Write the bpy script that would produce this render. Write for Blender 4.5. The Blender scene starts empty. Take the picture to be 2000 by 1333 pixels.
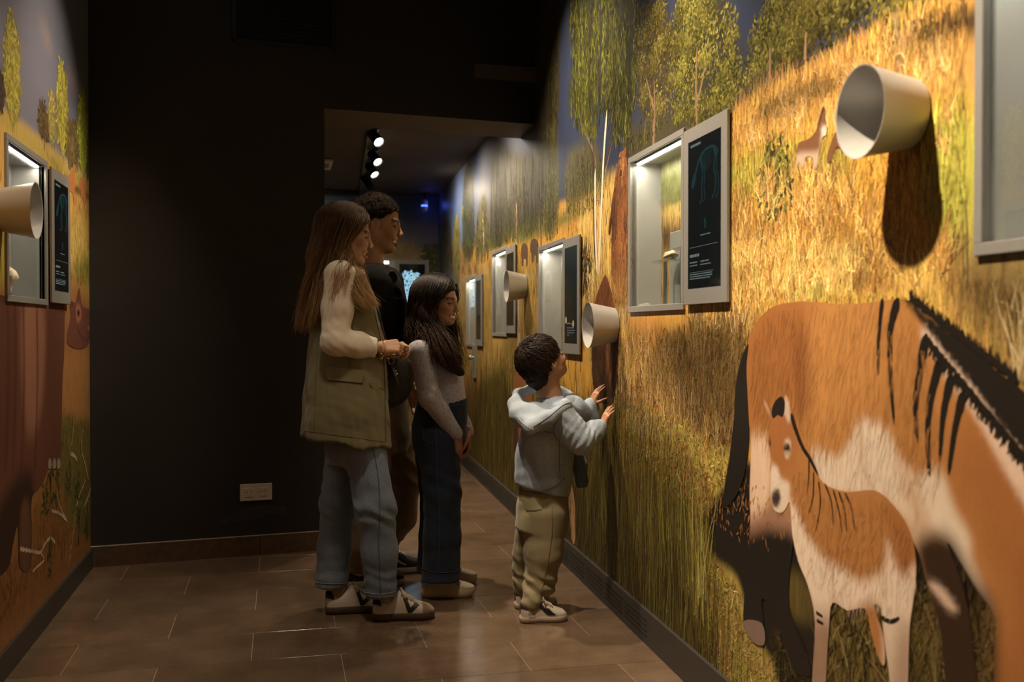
import bpy, bmesh, math, random
import numpy as np
from mathutils import Vector, Matrix, geometry as mgeo

SC = bpy.context.scene
COL = SC.collection
PI = math.pi
rng = np.random.default_rng(7)
random.seed(7)

# ---------------------------------------------------------------- camera (35 mm lens, eye 1.18 m above the floor)
TH, PH, FPX = math.radians(13.17), math.radians(0.69), 1944.0
CAM = np.array([0.0, 0.0, 1.18])
FW = np.array([math.sin(TH)*math.cos(PH), math.cos(TH)*math.cos(PH), -math.sin(PH)])
RT = np.array([math.cos(TH), -math.sin(TH), 0.0])
UPV = np.cross(RT, FW)
cd = bpy.data.cameras.new('camera'); cam = bpy.data.objects.new('camera', cd); COL.objects.link(cam)
cd.sensor_width = 36.0; cd.lens = 36.0*FPX/2000.0; cd.clip_start = 0.05; cd.clip_end = 60
cam.location = CAM
cam.rotation_euler = Matrix(((RT[0], UPV[0], -FW[0]), (RT[1], UPV[1], -FW[1]), (RT[2], UPV[2], -FW[2]))).to_euler()
cd.dof.use_dof = True; cd.dof.focus_distance = 4.15; cd.dof.aperture_fstop = 3.2
SC.camera = cam

# ---------------------------------------------------------------- world and exposure
w = bpy.data.worlds.new('World'); SC.world = w; w.use_nodes = True
w.node_tree.nodes['Background'].inputs[0].default_value = (1.0, 0.72, 0.5, 1)
w.node_tree.nodes['Background'].inputs[1].default_value = 0.006
SC.view_settings.view_transform = 'Standard'; SC.view_settings.look = 'None'
SC.view_settings.exposure = 0.7; SC.view_settings.gamma = 1.0
SC.view_settings.use_curve_mapping = False

# ---------------------------------------------------------------- spotlights of the two rooms (their housings are built further down)
WARM = (1.0, 0.825, 0.60)
SPOTS = []   # (position, target, watts, cone degrees, blend)
def spot(pos, target, watts, cone, blend=0.8, color=WARM, size=0.03):
    ld = bpy.data.lights.new('spot_beam', 'SPOT'); ld.energy = watts; ld.color = color
    ld.spot_size = math.radians(cone); ld.spot_blend = blend; ld.shadow_soft_size = size
    o = bpy.data.objects.new('spot_beam', ld); COL.objects.link(o); o.location = pos
    d = Vector(target)-Vector(pos); o.rotation_euler = d.to_track_quat('-Z', 'Y').to_euler()
    SPOTS.append((pos, target, o))
    return o

# ---------------------------------------------------------------- the two mural walls: frames (s along, d out of the wall, z up)
RA = np.array([1.32736, 3.09006, 0.0]); RANG = math.radians(2.42)
RU = np.array([math.sin(RANG), math.cos(RANG), 0.0]); RN = np.array([-math.cos(RANG), math.sin(RANG), 0.0])
XL = -0.912
def RW(s, d=0.0, z=0.0):
    s, d, z = np.asarray(s, float), np.asarray(d, float), np.asarray(z, float)
    return RA + RU*(s-RA[1])[..., None] + RN*d[..., None] + np.array([0, 0, 1.0])*z[..., None]
def LW(s, d=0.0, z=0.0):
    s, d, z = np.broadcast_arrays(np.asarray(s, float), np.asarray(d, float), np.asarray(z, float))
    return np.stack([XL+d, s, z], -1)
def on_plane(px, py, p, n):
    px = np.asarray(px, float); py = np.asarray(py, float)
    d = FW + RT*((px-1000)/FPX)[..., None] + UPV*((666.5-py)/FPX)[..., None]
    t = np.dot(np.asarray(p)-CAM, n)/(d@n)
    return CAM + d*t[..., None]
def rw(pts):                       # image point of the print -> (s, z) on the right wall
    pts = np.asarray(pts, float); q = on_plane(pts[:, 0], pts[:, 1], RA, RN)
    return np.stack([(q-RA)@RU+RA[1], q[:, 2]], 1)
def lw(pts):
    pts = np.asarray(pts, float); q = on_plane(pts[:, 0], pts[:, 1], (XL, 0, 0), np.array([1.0, 0, 0]))
    return np.stack([q[:, 1], q[:, 2]], 1)

# light positions: warm track spots near the left wall wash the right wall and the other way round
def wash_r(s, z, watts, cone, dist=0.95, h=3.12, ds=0.0, **k):
    spot(tuple(RW(s+ds, dist, h)), tuple(RW(s, 0, z)), watts, cone, **k)
def wash_l(s, z, watts, cone, dist=1.0, h=3.12, ds=0.0, **k):
    spot(tuple(LW(s+ds, dist, h)), tuple(LW(s, 0, z)), watts, cone, **k)
wash_r(1.82, 1.50, 330, 66, blend=1.0)
wash_r(3.10, 1.50, 250, 64, blend=1.0)
wash_r(4.45, 1.50, 200, 92, blend=1.0)
wash_r(0.50, 1.2, 120, 66, blend=1.0)
wash_l(4.35, 1.50, 100, 74, blend=1.0)
wash_l(4.90, 1.50, 60, 30, dist=.7, blend=1.0)
wash_l(3.10, 1.40, 60, 80, blend=1.0)
wash_l(1.9, 1.35, 70, 60, blend=1.0)
SC.cycles.adaptive_threshold = 0.02; SC.cycles.max_bounces = 5; SC.cycles.diffuse_bounces = 3; SC.cycles.glossy_bounces = 3; SC.cycles.transparent_max_bounces = 12
SC.cycles.caustics_reflective = False; SC.cycles.caustics_refractive = False; SC.cycles.sample_clamp_indirect = 4.0

# ---------------------------------------------------------------- helpers: objects and meshes
def tag(o, label=None, cat=None, group=None, kind=None):
    if label: o['label'] = label
    if cat: o['category'] = cat
    if group: o['group'] = group
    if kind: o['kind'] = kind
    return o
def empty(name, loc=(0, 0, 0), rz=0.0, parent=None):
    o = bpy.data.objects.new(name, None); COL.objects.link(o); o.location = loc; o.rotation_euler = (0, 0, rz)
    if parent: o.parent = parent
    return o
def mobj(name, me, m, parent=None, smooth=False, auto=None):
    o = bpy.data.objects.new(name, me); COL.objects.link(o)
    if m is not None:
        if not isinstance(m, (list, tuple)): m = [m]
        for x in m: me.materials.append(x)
    if smooth: me.shade_smooth()
    if auto:
        me.shade_smooth()
        me.set_sharp_from_angle(angle=math.radians(auto))
    if parent: o.parent = parent
    return o
def pyd(name, v, f, m, parent=None, smooth=False, auto=None, col=None, mats=None):
    me = bpy.data.meshes.new(name)
    me.from_pydata([tuple(map(float, x)) for x in v], [], [tuple(map(int, x)) for x in f]); me.update()
    if col is not None: set_col(me, col)
    o = mobj(name, me, m, parent, smooth, auto)
    if mats is not None: me.polygons.foreach_set('material_index', np.asarray(mats, np.int32))
    return o
def npmesh(name, V, Q):            # fast mesh from arrays (tris or quads)
    me = bpy.data.meshes.new(name); V = np.ascontiguousarray(V, np.float32); Q = np.ascontiguousarray(Q, np.int32)
    k = Q.shape[1]; me.vertices.add(len(V)); me.vertices.foreach_set('co', V.ravel())
    me.loops.add(Q.size); me.loops.foreach_set('vertex_index', Q.ravel())
    me.polygons.add(len(Q)); me.polygons.foreach_set('loop_start', np.arange(0, Q.size, k, dtype=np.int32))
    me.update(calc_edges=True); me.validate(); return me
def set_col(me, col):
    c = np.ones((len(me.vertices), 4), np.float32); col = np.asarray(col, np.float32); c[:, :col.shape[1]] = col
    at = me.color_attributes.new('Col', 'FLOAT_COLOR', 'POINT'); at.data.foreach_set('color', c.ravel())

class MB:                          # collects simple solids into one mesh
    def __init__(s): s.v = []; s.f = []; s.m = []
    def add(s, v, f, mi=0):
        b = len(s.v); s.v += [tuple(map(float, x)) for x in v]; s.f += [tuple(b+i for i in q) for q in f]; s.m += [mi]*len(f); return s
    def box(s, x0, x1, y0, y1, z0, z1, mi=0):
        v = [(x0, y0, z0), (x1, y0, z0), (x1, y1, z0), (x0, y1, z0), (x0, y0, z1), (x1, y0, z1), (x1, y1, z1), (x0, y1, z1)]
        return s.add(v, [(0, 3, 2, 1), (4, 5, 6, 7), (0, 1, 5, 4), (1, 2, 6, 5), (2, 3, 7, 6), (3, 0, 4, 7)], mi)
    def bbox(s, x0, x1, y0, y1, z0, z1, b=0.002, mi=0):      # box with chamfered edges
        bm = bmesh.new(); bmesh.ops.create_cube(bm, size=1)
        for v in bm.verts: v.co = Vector(((x0+x1)/2+v.co.x*(x1-x0), (y0+y1)/2+v.co.y*(y1-y0), (z0+z1)/2+v.co.z*(z1-z0)))
        bmesh.ops.bevel(bm, geom=bm.edges[:], offset=b, segments=1, affect='EDGES')
        bm.verts.index_update(); r = s.add([v.co for v in bm.verts], [[q.index for q in f.verts] for f in bm.faces], mi); bm.free(); return r
    def lathe(s, prof, n=32, M=None, mi=0, caps=True):       # profile (r, h) turned about the local Z axis
        M = M or Matrix(); v = []; f = []
        for r, h in prof:
            for k in range(n):
                a = 2*PI*k/n; v.append(M @ Vector((r*math.cos(a), r*math.sin(a), h)))
        for i in range(len(prof)-1):
            for k in range(n): f.append((i*n+k, i*n+(k+1) % n, (i+1)*n+(k+1) % n, (i+1)*n+k))
        if caps: f.append(tuple(range(n))[::-1]); f.append(tuple((len(prof)-1)*n+k for k in range(n)))
        return s.add(v, f, mi)
    def tube(s, pts, r, n=6, mi=0, closed=False, flat=1.0):
        P = [Vector(p) for p in pts]; rr = r if hasattr(r, '__len__') else [r]*len(P); v = []; f = []; up = None
        for i, p in enumerate(P):
            a, b = (P[i-1], P[(i+1) % len(P)]) if closed else (P[max(i-1, 0)], P[min(i+1, len(P)-1)])
            t = (b-a).normalized()
            if up is None: up = t.orthogonal().normalized()
            up = (up-t*up.dot(t)).normalized() if (up-t*up.dot(t)).length > 1e-6 else t.orthogonal().normalized()
            sd = t.cross(up)
            for k in range(n):
                an = 2*PI*k/n; v.append(p+up*math.cos(an)*rr[i]+sd*math.sin(an)*rr[i]*flat)
        L = len(P)
        for i in range(L if closed else L-1):
            j = (i+1) % L
            for k in range(n): f.append((i*n+k, i*n+(k+1) % n, j*n+(k+1) % n, j*n+k))
        if not closed: f.append(tuple(range(n))[::-1]); f.append(tuple((L-1)*n+k for k in range(n)))
        return s.add(v, f, mi)
    def prism(s, poly, y0, y1, mi=0):                         # outline in (x, z), thickness along y
        n = len(poly); v = [(x, y0, z) for x, z in poly]+[(x, y1, z) for x, z in poly]
        f = [tuple(range(n)), tuple(range(2*n-1, n-1, -1))]+[(i, n+i, n+(i+1) % n, (i+1) % n) for i in range(n)]
        return s.add(v, f, mi)
    def build(s, name, m, parent=None, smooth=False, auto=None):
        return pyd(name, s.v, s.f, m, parent, smooth, auto, mats=s.m if isinstance(m, (list, tuple)) else None)

# ---------------------------------------------------------------- materials
def nodes(name):
    m = bpy.data.materials.new(name); m.use_nodes = True; nt = m.node_tree
    return m, nt, nt.nodes['Principled BSDF']
def mat(name, c, rough=0.5, metal=0.0, var=0.0, scale=20.0, bump=0.0, bscale=None, spec=0.5, emit=None, es=0.0, stretch=None, c2=None, rvar=0.0, sheen=0.0):
    m, nt, b = nodes(name); N, L = nt.nodes, nt.links
    b.inputs['Base Color'].default_value = (*c, 1); b.inputs['Roughness'].default_value = rough; b.inputs['Metallic'].default_value = metal
    b.inputs['Specular IOR Level'].default_value = spec
    if sheen: b.inputs['Sheen Weight'].default_value = sheen; b.inputs['Sheen Roughness'].default_value = 0.4
    tc = N.new('ShaderNodeTexCoord'); mp = N.new('ShaderNodeMapping'); L.new(tc.outputs['Object'], mp.inputs[0])
    if stretch: mp.inputs['Scale'].default_value = stretch
    if var or c2 or rvar:
        nz = N.new('ShaderNodeTexNoise'); nz.inputs['Scale'].default_value = scale; nz.inputs['Detail'].default_value = 5; L.new(mp.outputs[0], nz.inputs['Vector'])
        r = N.new('ShaderNodeValToRGB'); r.color_ramp.elements[0].position = 0.3; r.color_ramp.elements[1].position = 0.7
        a = tuple(max(0, x*(1-var)) for x in c); z = c2 if c2 else tuple(min(1, x*(1+var)) for x in c)
        r.color_ramp.elements[0].color = (*a, 1); r.color_ramp.elements[1].color = (*z, 1)
        L.new(nz.outputs['Fac'], r.inputs[0])
        if var or c2: L.new(r.outputs[0], b.inputs['Base Color'])
        if rvar:
            mr = N.new('ShaderNodeMapRange'); mr.inputs['To Min'].default_value = rough-rvar; mr.inputs['To Max'].default_value = rough+rvar
            L.new(nz.outputs['Fac'], mr.inputs['Value']); L.new(mr.outputs[0], b.inputs['Roughness'])
    if bump:
        n2 = N.new('ShaderNodeTexNoise'); n2.inputs['Scale'].default_value = bscale or scale*4; n2.inputs['Detail'].default_value = 3; L.new(mp.outputs[0], n2.inputs['Vector'])
        bp = N.new('ShaderNodeBump'); bp.inputs['Strength'].default_value = bump; bp.inputs['Distance'].default_value = 0.004
        L.new(n2.outputs['Fac'], bp.inputs['Height']); L.new(bp.outputs[0], b.inputs['Normal'])
    if emit: b.inputs['Emission Color'].default_value = (*emit, 1); b.inputs['Emission Strength'].default_value = es
    return m
def glass_mat(name, tint=(1, 1, 1), refl=1.5):
    m, nt, b = nodes(name); N, L = nt.nodes, nt.links; N.remove(b)
    tr = N.new('ShaderNodeBsdfTransparent'); tr.inputs[0].default_value = (*tint, 1)
    gl = N.new('ShaderNodeBsdfGlossy'); gl.inputs['Roughness'].default_value = 0.0; lw_ = N.new('ShaderNodeLayerWeight'); lw_.inputs[0].default_value = 0.5
    pw = N.new('ShaderNodeMath'); pw.operation = 'POWER'; pw.inputs[1].default_value = 5.0; L.new(lw_.outputs['Facing'], pw.inputs[0])
    f0 = ((refl-1)/(refl+1))**2; fr = N.new('ShaderNodeMapRange'); fr.inputs['To Min'].default_value = f0; L.new(pw.outputs[0], fr.inputs['Value'])
    mx = N.new('ShaderNodeMixShader'); L.new(fr.outputs[0], mx.inputs[0]); L.new(tr.outputs[0], mx.inputs[1]); L.new(gl.outputs[0], mx.inputs[2])
    L.new(mx.outputs[0], N['Material Output'].inputs[0]); return m
def print_mat(name, rough=0.42, amp=0.5, sy=60.0, sz=7.0, spec=0.5, fine=240.0, famp=0.25, emit=0.0):
    # printed wallpaper: colour attribute of the picture times a fine procedural ink texture
    m, nt, b = nodes(name); N, L = nt.nodes, nt.links
    at = N.new('ShaderNodeVertexColor'); at.layer_name = 'Col'; ge = N.new('ShaderNodeNewGeometry')
    def noise(scale, vec, det=4):
        mp = N.new('ShaderNodeMapping'); mp.inputs['Scale'].default_value = vec; L.new(ge.outputs['Position'], mp.inputs[0])
        n = N.new('ShaderNodeTexNoise'); n.inputs['Scale'].default_value = scale; n.inputs['Detail'].default_value = det; n.inputs['Roughness'].default_value = 0.65
        L.new(mp.outputs[0], n.inputs['Vector']); return n
    n1 = noise(1.0, (sy*0.3, sy, sz)); n2 = noise(1.0, (fine*0.3, fine, fine*0.5), 2)
    def fac(n, a):
        mr = N.new('ShaderNodeMapRange'); mr.inputs['From Min'].default_value = 0.25; mr.inputs['From Max'].default_value = 0.75
        mr.inputs['To Min'].default_value = 1-a; mr.inputs['To Max'].default_value = 1+a; L.new(n.outputs['Fac'], mr.inputs['Value']); return mr
    f1, f2 = fac(n1, amp), fac(n2, famp)
    # the alpha of the picture says how much of the texture a zone carries
    mu = N.new('ShaderNodeMath'); mu.operation = 'MULTIPLY'; L.new(f1.outputs[0], mu.inputs[0]); L.new(f2.outputs[0], mu.inputs[1])
    mx = N.new('ShaderNodeMix'); mx.data_type = 'FLOAT'; mx.inputs['A'].default_value = 1.0; L.new(at.outputs['Alpha'], mx.inputs['Factor']); L.new(mu.outputs[0], mx.inputs['B'])
    vm = N.new('ShaderNodeVectorMath'); vm.operation = 'SCALE'; L.new(at.outputs['Color'], vm.inputs[0]); L.new(mx.outputs['Result'], vm.inputs['Scale'])
    L.new(vm.outputs[0], b.inputs['Base Color']); b.inputs['Roughness'].default_value = rough; b.inputs['Specular IOR Level'].default_value = spec
    if emit: L.new(vm.outputs[0], b.inputs['Emission Color']); b.inputs['Emission Strength'].default_value = emit
    return m

M = {}
M['dark_wall'] = mat('dark_wall_paint', (0.017, 0.0132, 0.0104), 0.8, var=0.12, scale=3, bump=0.15, bscale=300)
M['ceiling'] = mat('dark_ceiling_paint', (0.030, 0.025, 0.022), 0.85, var=0.1, scale=3)
M['far_ceiling'] = mat('far_ceiling_print', (0.050, 0.036, 0.026), 0.7, c2=(0.10, 0.062, 0.035), scale=1.1)
M['wood_header'] = mat('brown_soffit_board', (0.085, 0.048, 0.022), 0.6, var=0.12, scale=6, stretch=(1, 6, 6))
M['skirting_stone'] = mat('brown_stone_skirting', (0.105, 0.060, 0.036), 0.4, var=0.25, scale=30, bump=0.1)
M['skirting_black'] = mat('black_skirting', (0.036, 0.031, 0.027), 0.45, var=0.1, scale=20)
M['slot'] = mat('slot_black', (0.004, 0.004, 0.004), 0.8)
M['grout'] = mat('pale_grout', (0.30, 0.235, 0.175), 0.9, var=0.2, scale=40)
M['satin'] = mat('satin_silver_paint', (0.27, 0.258, 0.245), 0.42, metal=0.25, var=0.03, scale=60, bump=0.03, bscale=900)
M['cone'] = mat('brushed_aluminium_cone', (0.41, 0.395, 0.375), 0.42, metal=0.20, var=0.03, scale=90, stretch=(1, 1, 12))
M['case_grey'] = mat('case_lining_grey', (0.42, 0.405, 0.385), 0.6, var=0.03, scale=10)
M['led'] = mat('led_strip', (1, 1, 1), 0.5, emit=(1.0, 0.90, 0.74), es=5.0)
M['black_metal'] = mat('black_track_metal', (0.012, 0.012, 0.012), 0.4)
M['lens'] = mat('lit_spot_lens', (1, 1, 1), 0.3, emit=(1.0, 0.94, 0.85), es=5.0)
M['screen_black'] = mat('screen_black_glass', (0.006, 0.008, 0.010), 0.06, spec=0.55)
M['glass'] = glass_mat('clear_pane', (0.95, 0.975, 0.965), 1.75)
M['acrylic'] = glass_mat('clear_acrylic', (0.95, 0.97, 0.97), 1.5)
M['white_plastic'] = mat('white_plastic', (0.62, 0.55, 0.48), 0.4)
M['steel'] = mat('steel', (0.45, 0.44, 0.42), 0.3, metal=0.9)
def floor_mat():
    m, nt, b = nodes('polished_brown_stone'); N, L = nt.nodes, nt.links
    oi = N.new('ShaderNodeObjectInfo'); ge = N.new('ShaderNodeNewGeometry')
    def nz(sc, det, ro=0.6):
        n = N.new('ShaderNodeTexNoise'); n.inputs['Scale'].default_value = sc; n.inputs['Detail'].default_value = det; n.inputs['Roughness'].default_value = ro; L.new(ge.outputs['Position'], n.inputs['Vector']); return n
    a, g = nz(5, 6), nz(420, 2)
    r = N.new('ShaderNodeValToRGB'); r.color_ramp.elements[0].position = 0.3; r.color_ramp.elements[1].position = 0.72
    r.color_ramp.elements[0].color = (0.105, 0.066, 0.041, 1); r.color_ramp.elements[1].color = (0.165, 0.107, 0.068, 1); L.new(a.outputs['Fac'], r.inputs[0])
    mr = N.new('ShaderNodeMapRange'); mr.inputs['From Min'].default_value = 0.3; mr.inputs['From Max'].default_value = 0.7; mr.inputs['To Min'].default_value = 0.72; mr.inputs['To Max'].default_value = 1.3; L.new(g.outputs['Fac'], mr.inputs['Value'])
    m2 = N.new('ShaderNodeMapRange'); m2.inputs['To Min'].default_value = 0.86; m2.inputs['To Max'].default_value = 1.14; L.new(oi.outputs['Random'], m2.inputs['Value'])
    mm = N.new('ShaderNodeMath'); mm.operation = 'MULTIPLY'; L.new(mr.outputs[0], mm.inputs[0]); L.new(m2.outputs[0], mm.inputs[1])
    vm = N.new('ShaderNodeVectorMath'); vm.operation = 'SCALE'; L.new(r.outputs[0], vm.inputs[0]); L.new(mm.outputs[0], vm.inputs['Scale'])
    # pale scratches and scuffs
    sp = N.new('ShaderNodeMapping'); sp.inputs['Scale'].default_value = (3, 9, 1); L.new(ge.outputs['Position'], sp.inputs[0])
    s = N.new('ShaderNodeTexNoise'); s.inputs['Scale'].default_value = 2.2; s.inputs['Detail'].default_value = 9; s.inputs['Roughness'].default_value = 0.8; L.new(sp.outputs[0], s.inputs['Vector'])
    sr = N.new('ShaderNodeValToRGB'); sr.color_ramp.elements[0].position = 0.68; sr.color_ramp.elements[1].position = 0.80; sr.color_ramp.elements[1].color = (0.4, 0.4, 0.4, 1); L.new(s.outputs['Fac'], sr.inputs[0])
    mx = N.new('ShaderNodeMix'); mx.data_type = 'RGBA'; L.new(sr.outputs[0], mx.inputs['Factor']); L.new(vm.outputs[0], mx.inputs['A']); mx.inputs['B'].default_value = (0.32, 0.24, 0.18, 1)
    L.new(mx.outputs['Result'], b.inputs['Base Color'])
    rr = N.new('ShaderNodeMapRange'); rr.inputs['To Min'].default_value = 0.07; rr.inputs['To Max'].default_value = 0.22; L.new(a.outputs['Fac'], rr.inputs['Value']); L.new(rr.outputs[0], b.inputs['Roughness'])
    bp = N.new('ShaderNodeBump'); bp.inputs['Strength'].default_value = 0.04; bp.inputs['Distance'].default_value = 0.002; L.new(g.outputs['Fac'], bp.inputs['Height']); L.new(bp.outputs[0], b.inputs['Normal'])
    b.inputs['Specular IOR Level'].default_value = 0.55
    return m
M['floor'] = floor_mat()
# ================================================================ STRUCTURE
def struct(name, o_label, o):
    return tag(o, o_label, None, None, 'structure')
CEIL, FCEIL, HDR = 3.35, 2.59, 2.355
YB0, YBS = 5.265, 0.1185                    # dark cross wall: y at the left wall and how it recedes to the right
def yb(x): return YB0+(x-XL)*YBS
JX, HT = 0.238, 0.43                         # jamb of the passage, depth of the header
# floor: grout bed and one object per stone slab
b = MB(); b.box(-3.2, 2.2, -1.2, 10.7, -0.06, -0.0015)
fl = struct('floor', 'polished brown stone slab floor with pale thin joints', b.build('floor', M['grout']))
tb = MB(); tb.bbox(-0.3138, 0.3138, -0.1638, 0.1638, -0.012, 0.0, 0.0005); tile_me = None
for k in range(-4, 21):
    y = 3.644+0.165+0.33*k; off = -0.415 if k % 2 == 0 else -0.73+0.0
    for j in range(-5, 5):
        x = off+0.63*j
        xl, xr = (-1.15, 1.75) if y < 5.4 else (-2.6, 2.15)
        if x < xl or x > xr or (y > 5.4 and x < -0.9 and y < 6.2): continue
        if tile_me is None:
            t = tb.build('tile', M['floor'], fl); tile_me = t.data
        else:
            t = bpy.data.objects.new('tile', tile_me); COL.objects.link(t); t.parent = fl
        t.location = (x, y, random.uniform(-0.0004, 0.0004))
# near ceiling, far ceiling
b = MB(); b.box(-1.2, 2.0, -1.2, 6.1, CEIL, CEIL+0.1); struct('', 'dark painted ceiling above the near gallery', b.build('ceiling', M['ceiling']))
b = MB(); b.box(-3.2, 2.2, 5.5, 10.7, FCEIL, FCEIL+0.08); struct('', 'low dark ceiling with printed clouds beyond the passage', b.build('ceiling', M['far_ceiling']))
# dark cross wall with the passage on its right: pillar side, jamb and header
def slab(name, pts, z0, z1, m, label, soff=None):
    n = len(pts); v = [(x, y, z0) for x, y in pts]+[(x, y, z1) for x, y in pts]
    f = [tuple(range(n))[::-1], tuple(range(n, 2*n))]+[(i, (i+1) % n, n+(i+1) % n, n+i) for i in range(n)]
    mi = [1 if soff else 0]+[0]*(n+1)
    o = pyd(name, v, f, [m, soff] if soff else m, mats=mi if soff else None); return struct(name, label, o)
slab('wall_back', [(XL-0.3, yb(XL-0.3)), (JX, yb(JX)), (JX, yb(JX)+HT), (XL-0.3, yb(XL-0.3)+HT)], 0.0, CEIL, M['dark_wall'], 'matt dark brown-grey cross wall left of the passage')
xr = 1.47
slab('trim_1', [(JX, yb(JX)), (xr, yb(xr)), (xr, yb(xr)+HT), (JX, yb(JX)+HT)], HDR, CEIL, M['dark_wall'], 'dark header over the passage with a brown underside', M['wood_header'])
# far room: end wall is printed below; its left side wall and the wall behind the camera close the place
b = MB(); b.box(-3.25, -3.15, 5.5, 10.7, 0, FCEIL); struct('', 'dark side wall of the far room', b.build('wall_far_left', M['dark_wall']))
b = MB(); b.box(-1.2, 1.9, -1.2, -1.1, 0, CEIL); struct('', 'dark wall behind the viewer', b.build('wall_near', M['dark_wall']))
# skirtings
def strip_r(name, m, s0, s1, d, z0, z1, label):
    v = []
    for s in (s0, s1):
        for dd, z in ((0, z0), (d, z0), (d, z1), (0, z1)): v.append(RW(s, dd, z))
    o = pyd(name, v, [(0, 1, 5, 4), (1, 2, 6, 5), (2, 3, 7, 6), (3, 0, 4, 7), (0, 3, 2, 1), (4, 5, 6, 7)], m); return struct(name, label, o)
BBH = 0.128
br = strip_r('baseboard_right', M['skirting_black'], -1.0, 10.4, 0.014, 0, BBH, 'black vented skirting along the right mural wall')
# vent slots: groups of four louvres set proud over dark slots
slot_me = None
for g in range(22):
    s0 = 3.62+g*0.30
    if s0 > 9.8: break
    for q in range(4):
        b = MB(); zc = 0.034+q*0.0195; Lh = 0.135
        v = [(-Lh, 0, -0.005), (Lh, 0, -0.005), (Lh, 0, 0.005), (-Lh, 0, 0.005), (-Lh, 0.004, -0.0065), (Lh, 0.004, -0.0065), (Lh, 0.0015, 0.005), (-Lh, 0.0015, 0.005)]
        if slot_me is None:
            o = pyd('vent_slot', [(-Lh, 0, -0.0048), (Lh, 0, -0.0048), (Lh, 0, 0.0048), (-Lh, 0, 0.0048), (-Lh, .0012, -0.0048), (Lh, .0012, -0.0048), (Lh, .0012, 0.0048), (-Lh, .0012, 0.0048)],
                    [(0, 1, 2, 3), (4, 7, 6, 5), (0, 4, 5, 1), (1, 5, 6, 2), (2, 6, 7, 3), (3, 7, 4, 0)], M['slot'], br); slot_me = o.data
        else:
            o = bpy.data.objects.new('vent_slot', slot_me); COL.objects.link(o); o.parent = br
        o.location = RW(s0, 0.0138, zc); o.rotation_euler = (0, 0, math.atan2(RU[1], RU[0]))
b = MB(); b.box(XL, XL+0.014, -1.0, yb(XL), 0, 0.095); struct('', 'black skirting along the left mural wall', b.build('baseboard_left', M['skirting_black']))
n_b = 0
x0 = XL
for x1 in (-0.10, JX):
    v = [(x0+0.001, yb(x0)-0.018, 0), (x1-0.001, yb(x1)-0.018, 0), (x1-0.001, yb(x1), 0), (x0+0.001, yb(x0), 0)]
    v += [(x, y, 0.10) for x, y, z in v]
    pf = [(0, 3, 2, 1), (4, 5, 6, 7), (0, 1, 5, 4), (1, 2, 6, 5), (2, 3, 7, 6), (3, 0, 4, 7)]
    if n_b == 0:
        bb = struct('', 'brown stone skirting at the foot of the dark wall', pyd('baseboard_back', v, pf, M['skirting_stone']))
    else: pyd('stone_piece', v, pf, M['skirting_stone'], bb)
    n_b += 1; x0 = x1
b = MB(); b.add([(XL, yb(XL)-0.019, 0.10), (JX, yb(JX)-0.019, 0.10), (JX, yb(JX), 0.10), (XL, yb(XL), 0.10), (XL, yb(XL)-0.019, 0.103), (JX, yb(JX)-0.019, 0.103), (JX, yb(JX), 0.103), (XL, yb(XL), 0.103)], pf)
b.build('top_joint', M['grout'], bb)

# ================================================================ FIXTURES ON THE WALLS
ROT_R = math.atan2(RU[1], RU[0]); ROT_L = -PI/2
CASES_R = [(3.122, 3.735, 1.245, 1.855), (4.81, 5.42, 1.03, 1.64), (6.395, 6.985, 1.13, 1.73), (7.755, 8.30, 1.035, 1.61), (0.99, 1.605, 1.315, 1.925)]
CASES_L = [(3.71, 4.325, 1.275, 1.853)]
CD = 0.12
def display_case(cs, side, label, depth=CD, back=None, led=True):
    s0, s1, z0, z1 = cs; sm, hw, h = (s0+s1)/2, (s1-s0)/2, z1-z0
    base = RW(sm, 0, z0) if side == 'R' else LW(sm, 0, z0)
    e = empty('display_case', tuple(base), ROT_R if side == 'R' else ROT_L)
    tag(e, label, 'display case', 'recessed display cases')
    fw = 0.023
    for nm, (a, bq, c, d) in dict(t=(-hw, hw, h-fw, h), b=(-hw, hw, 0, fw), l=(-hw, -hw+fw, fw, h-fw), r=(hw-fw, hw, fw, h-fw)).items():
        m = MB(); m.bbox(a, bq, -0.02, 0.009, c, d, 0.0012); m.build('frame_bar', M['satin'], e)
    i = hw-fw
    m = MB(); T = 0.004
    m.box(-i-T, -i, -depth, 0.0, fw, h-fw); m.build('side_panel', M['case_grey'], e)
    m = MB(); m.box(i, i+T, -depth, 0.0, fw, h-fw); m.build('side_panel', M['case_grey'], e)
    m = MB(); m.box(-i, i, -depth, 0.0, fw-T, fw); m.build('bottom_panel', M['case_grey'], e)
    m = MB(); m.box(-i, i, -depth, 0.0, h-fw, h-fw+T); m.build('top_panel', M['case_grey'], e)
    m = MB(); m.box(-i, i, -depth-T, -depth, fw, h-fw); bo = m.build('back_panel', back or M['case_grey'], e)
    m = MB(); m.box(-i+0.004, i-0.004, -0.034, -0.018, h-fw-0.007, h-fw-0.0005); m.build('led_strip', M['led'], e)
    m = MB(); m.box(-i, i, -0.012, -0.009, fw, h-fw); m.build('glass_pane', M['glass'], e)
    return e
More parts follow.
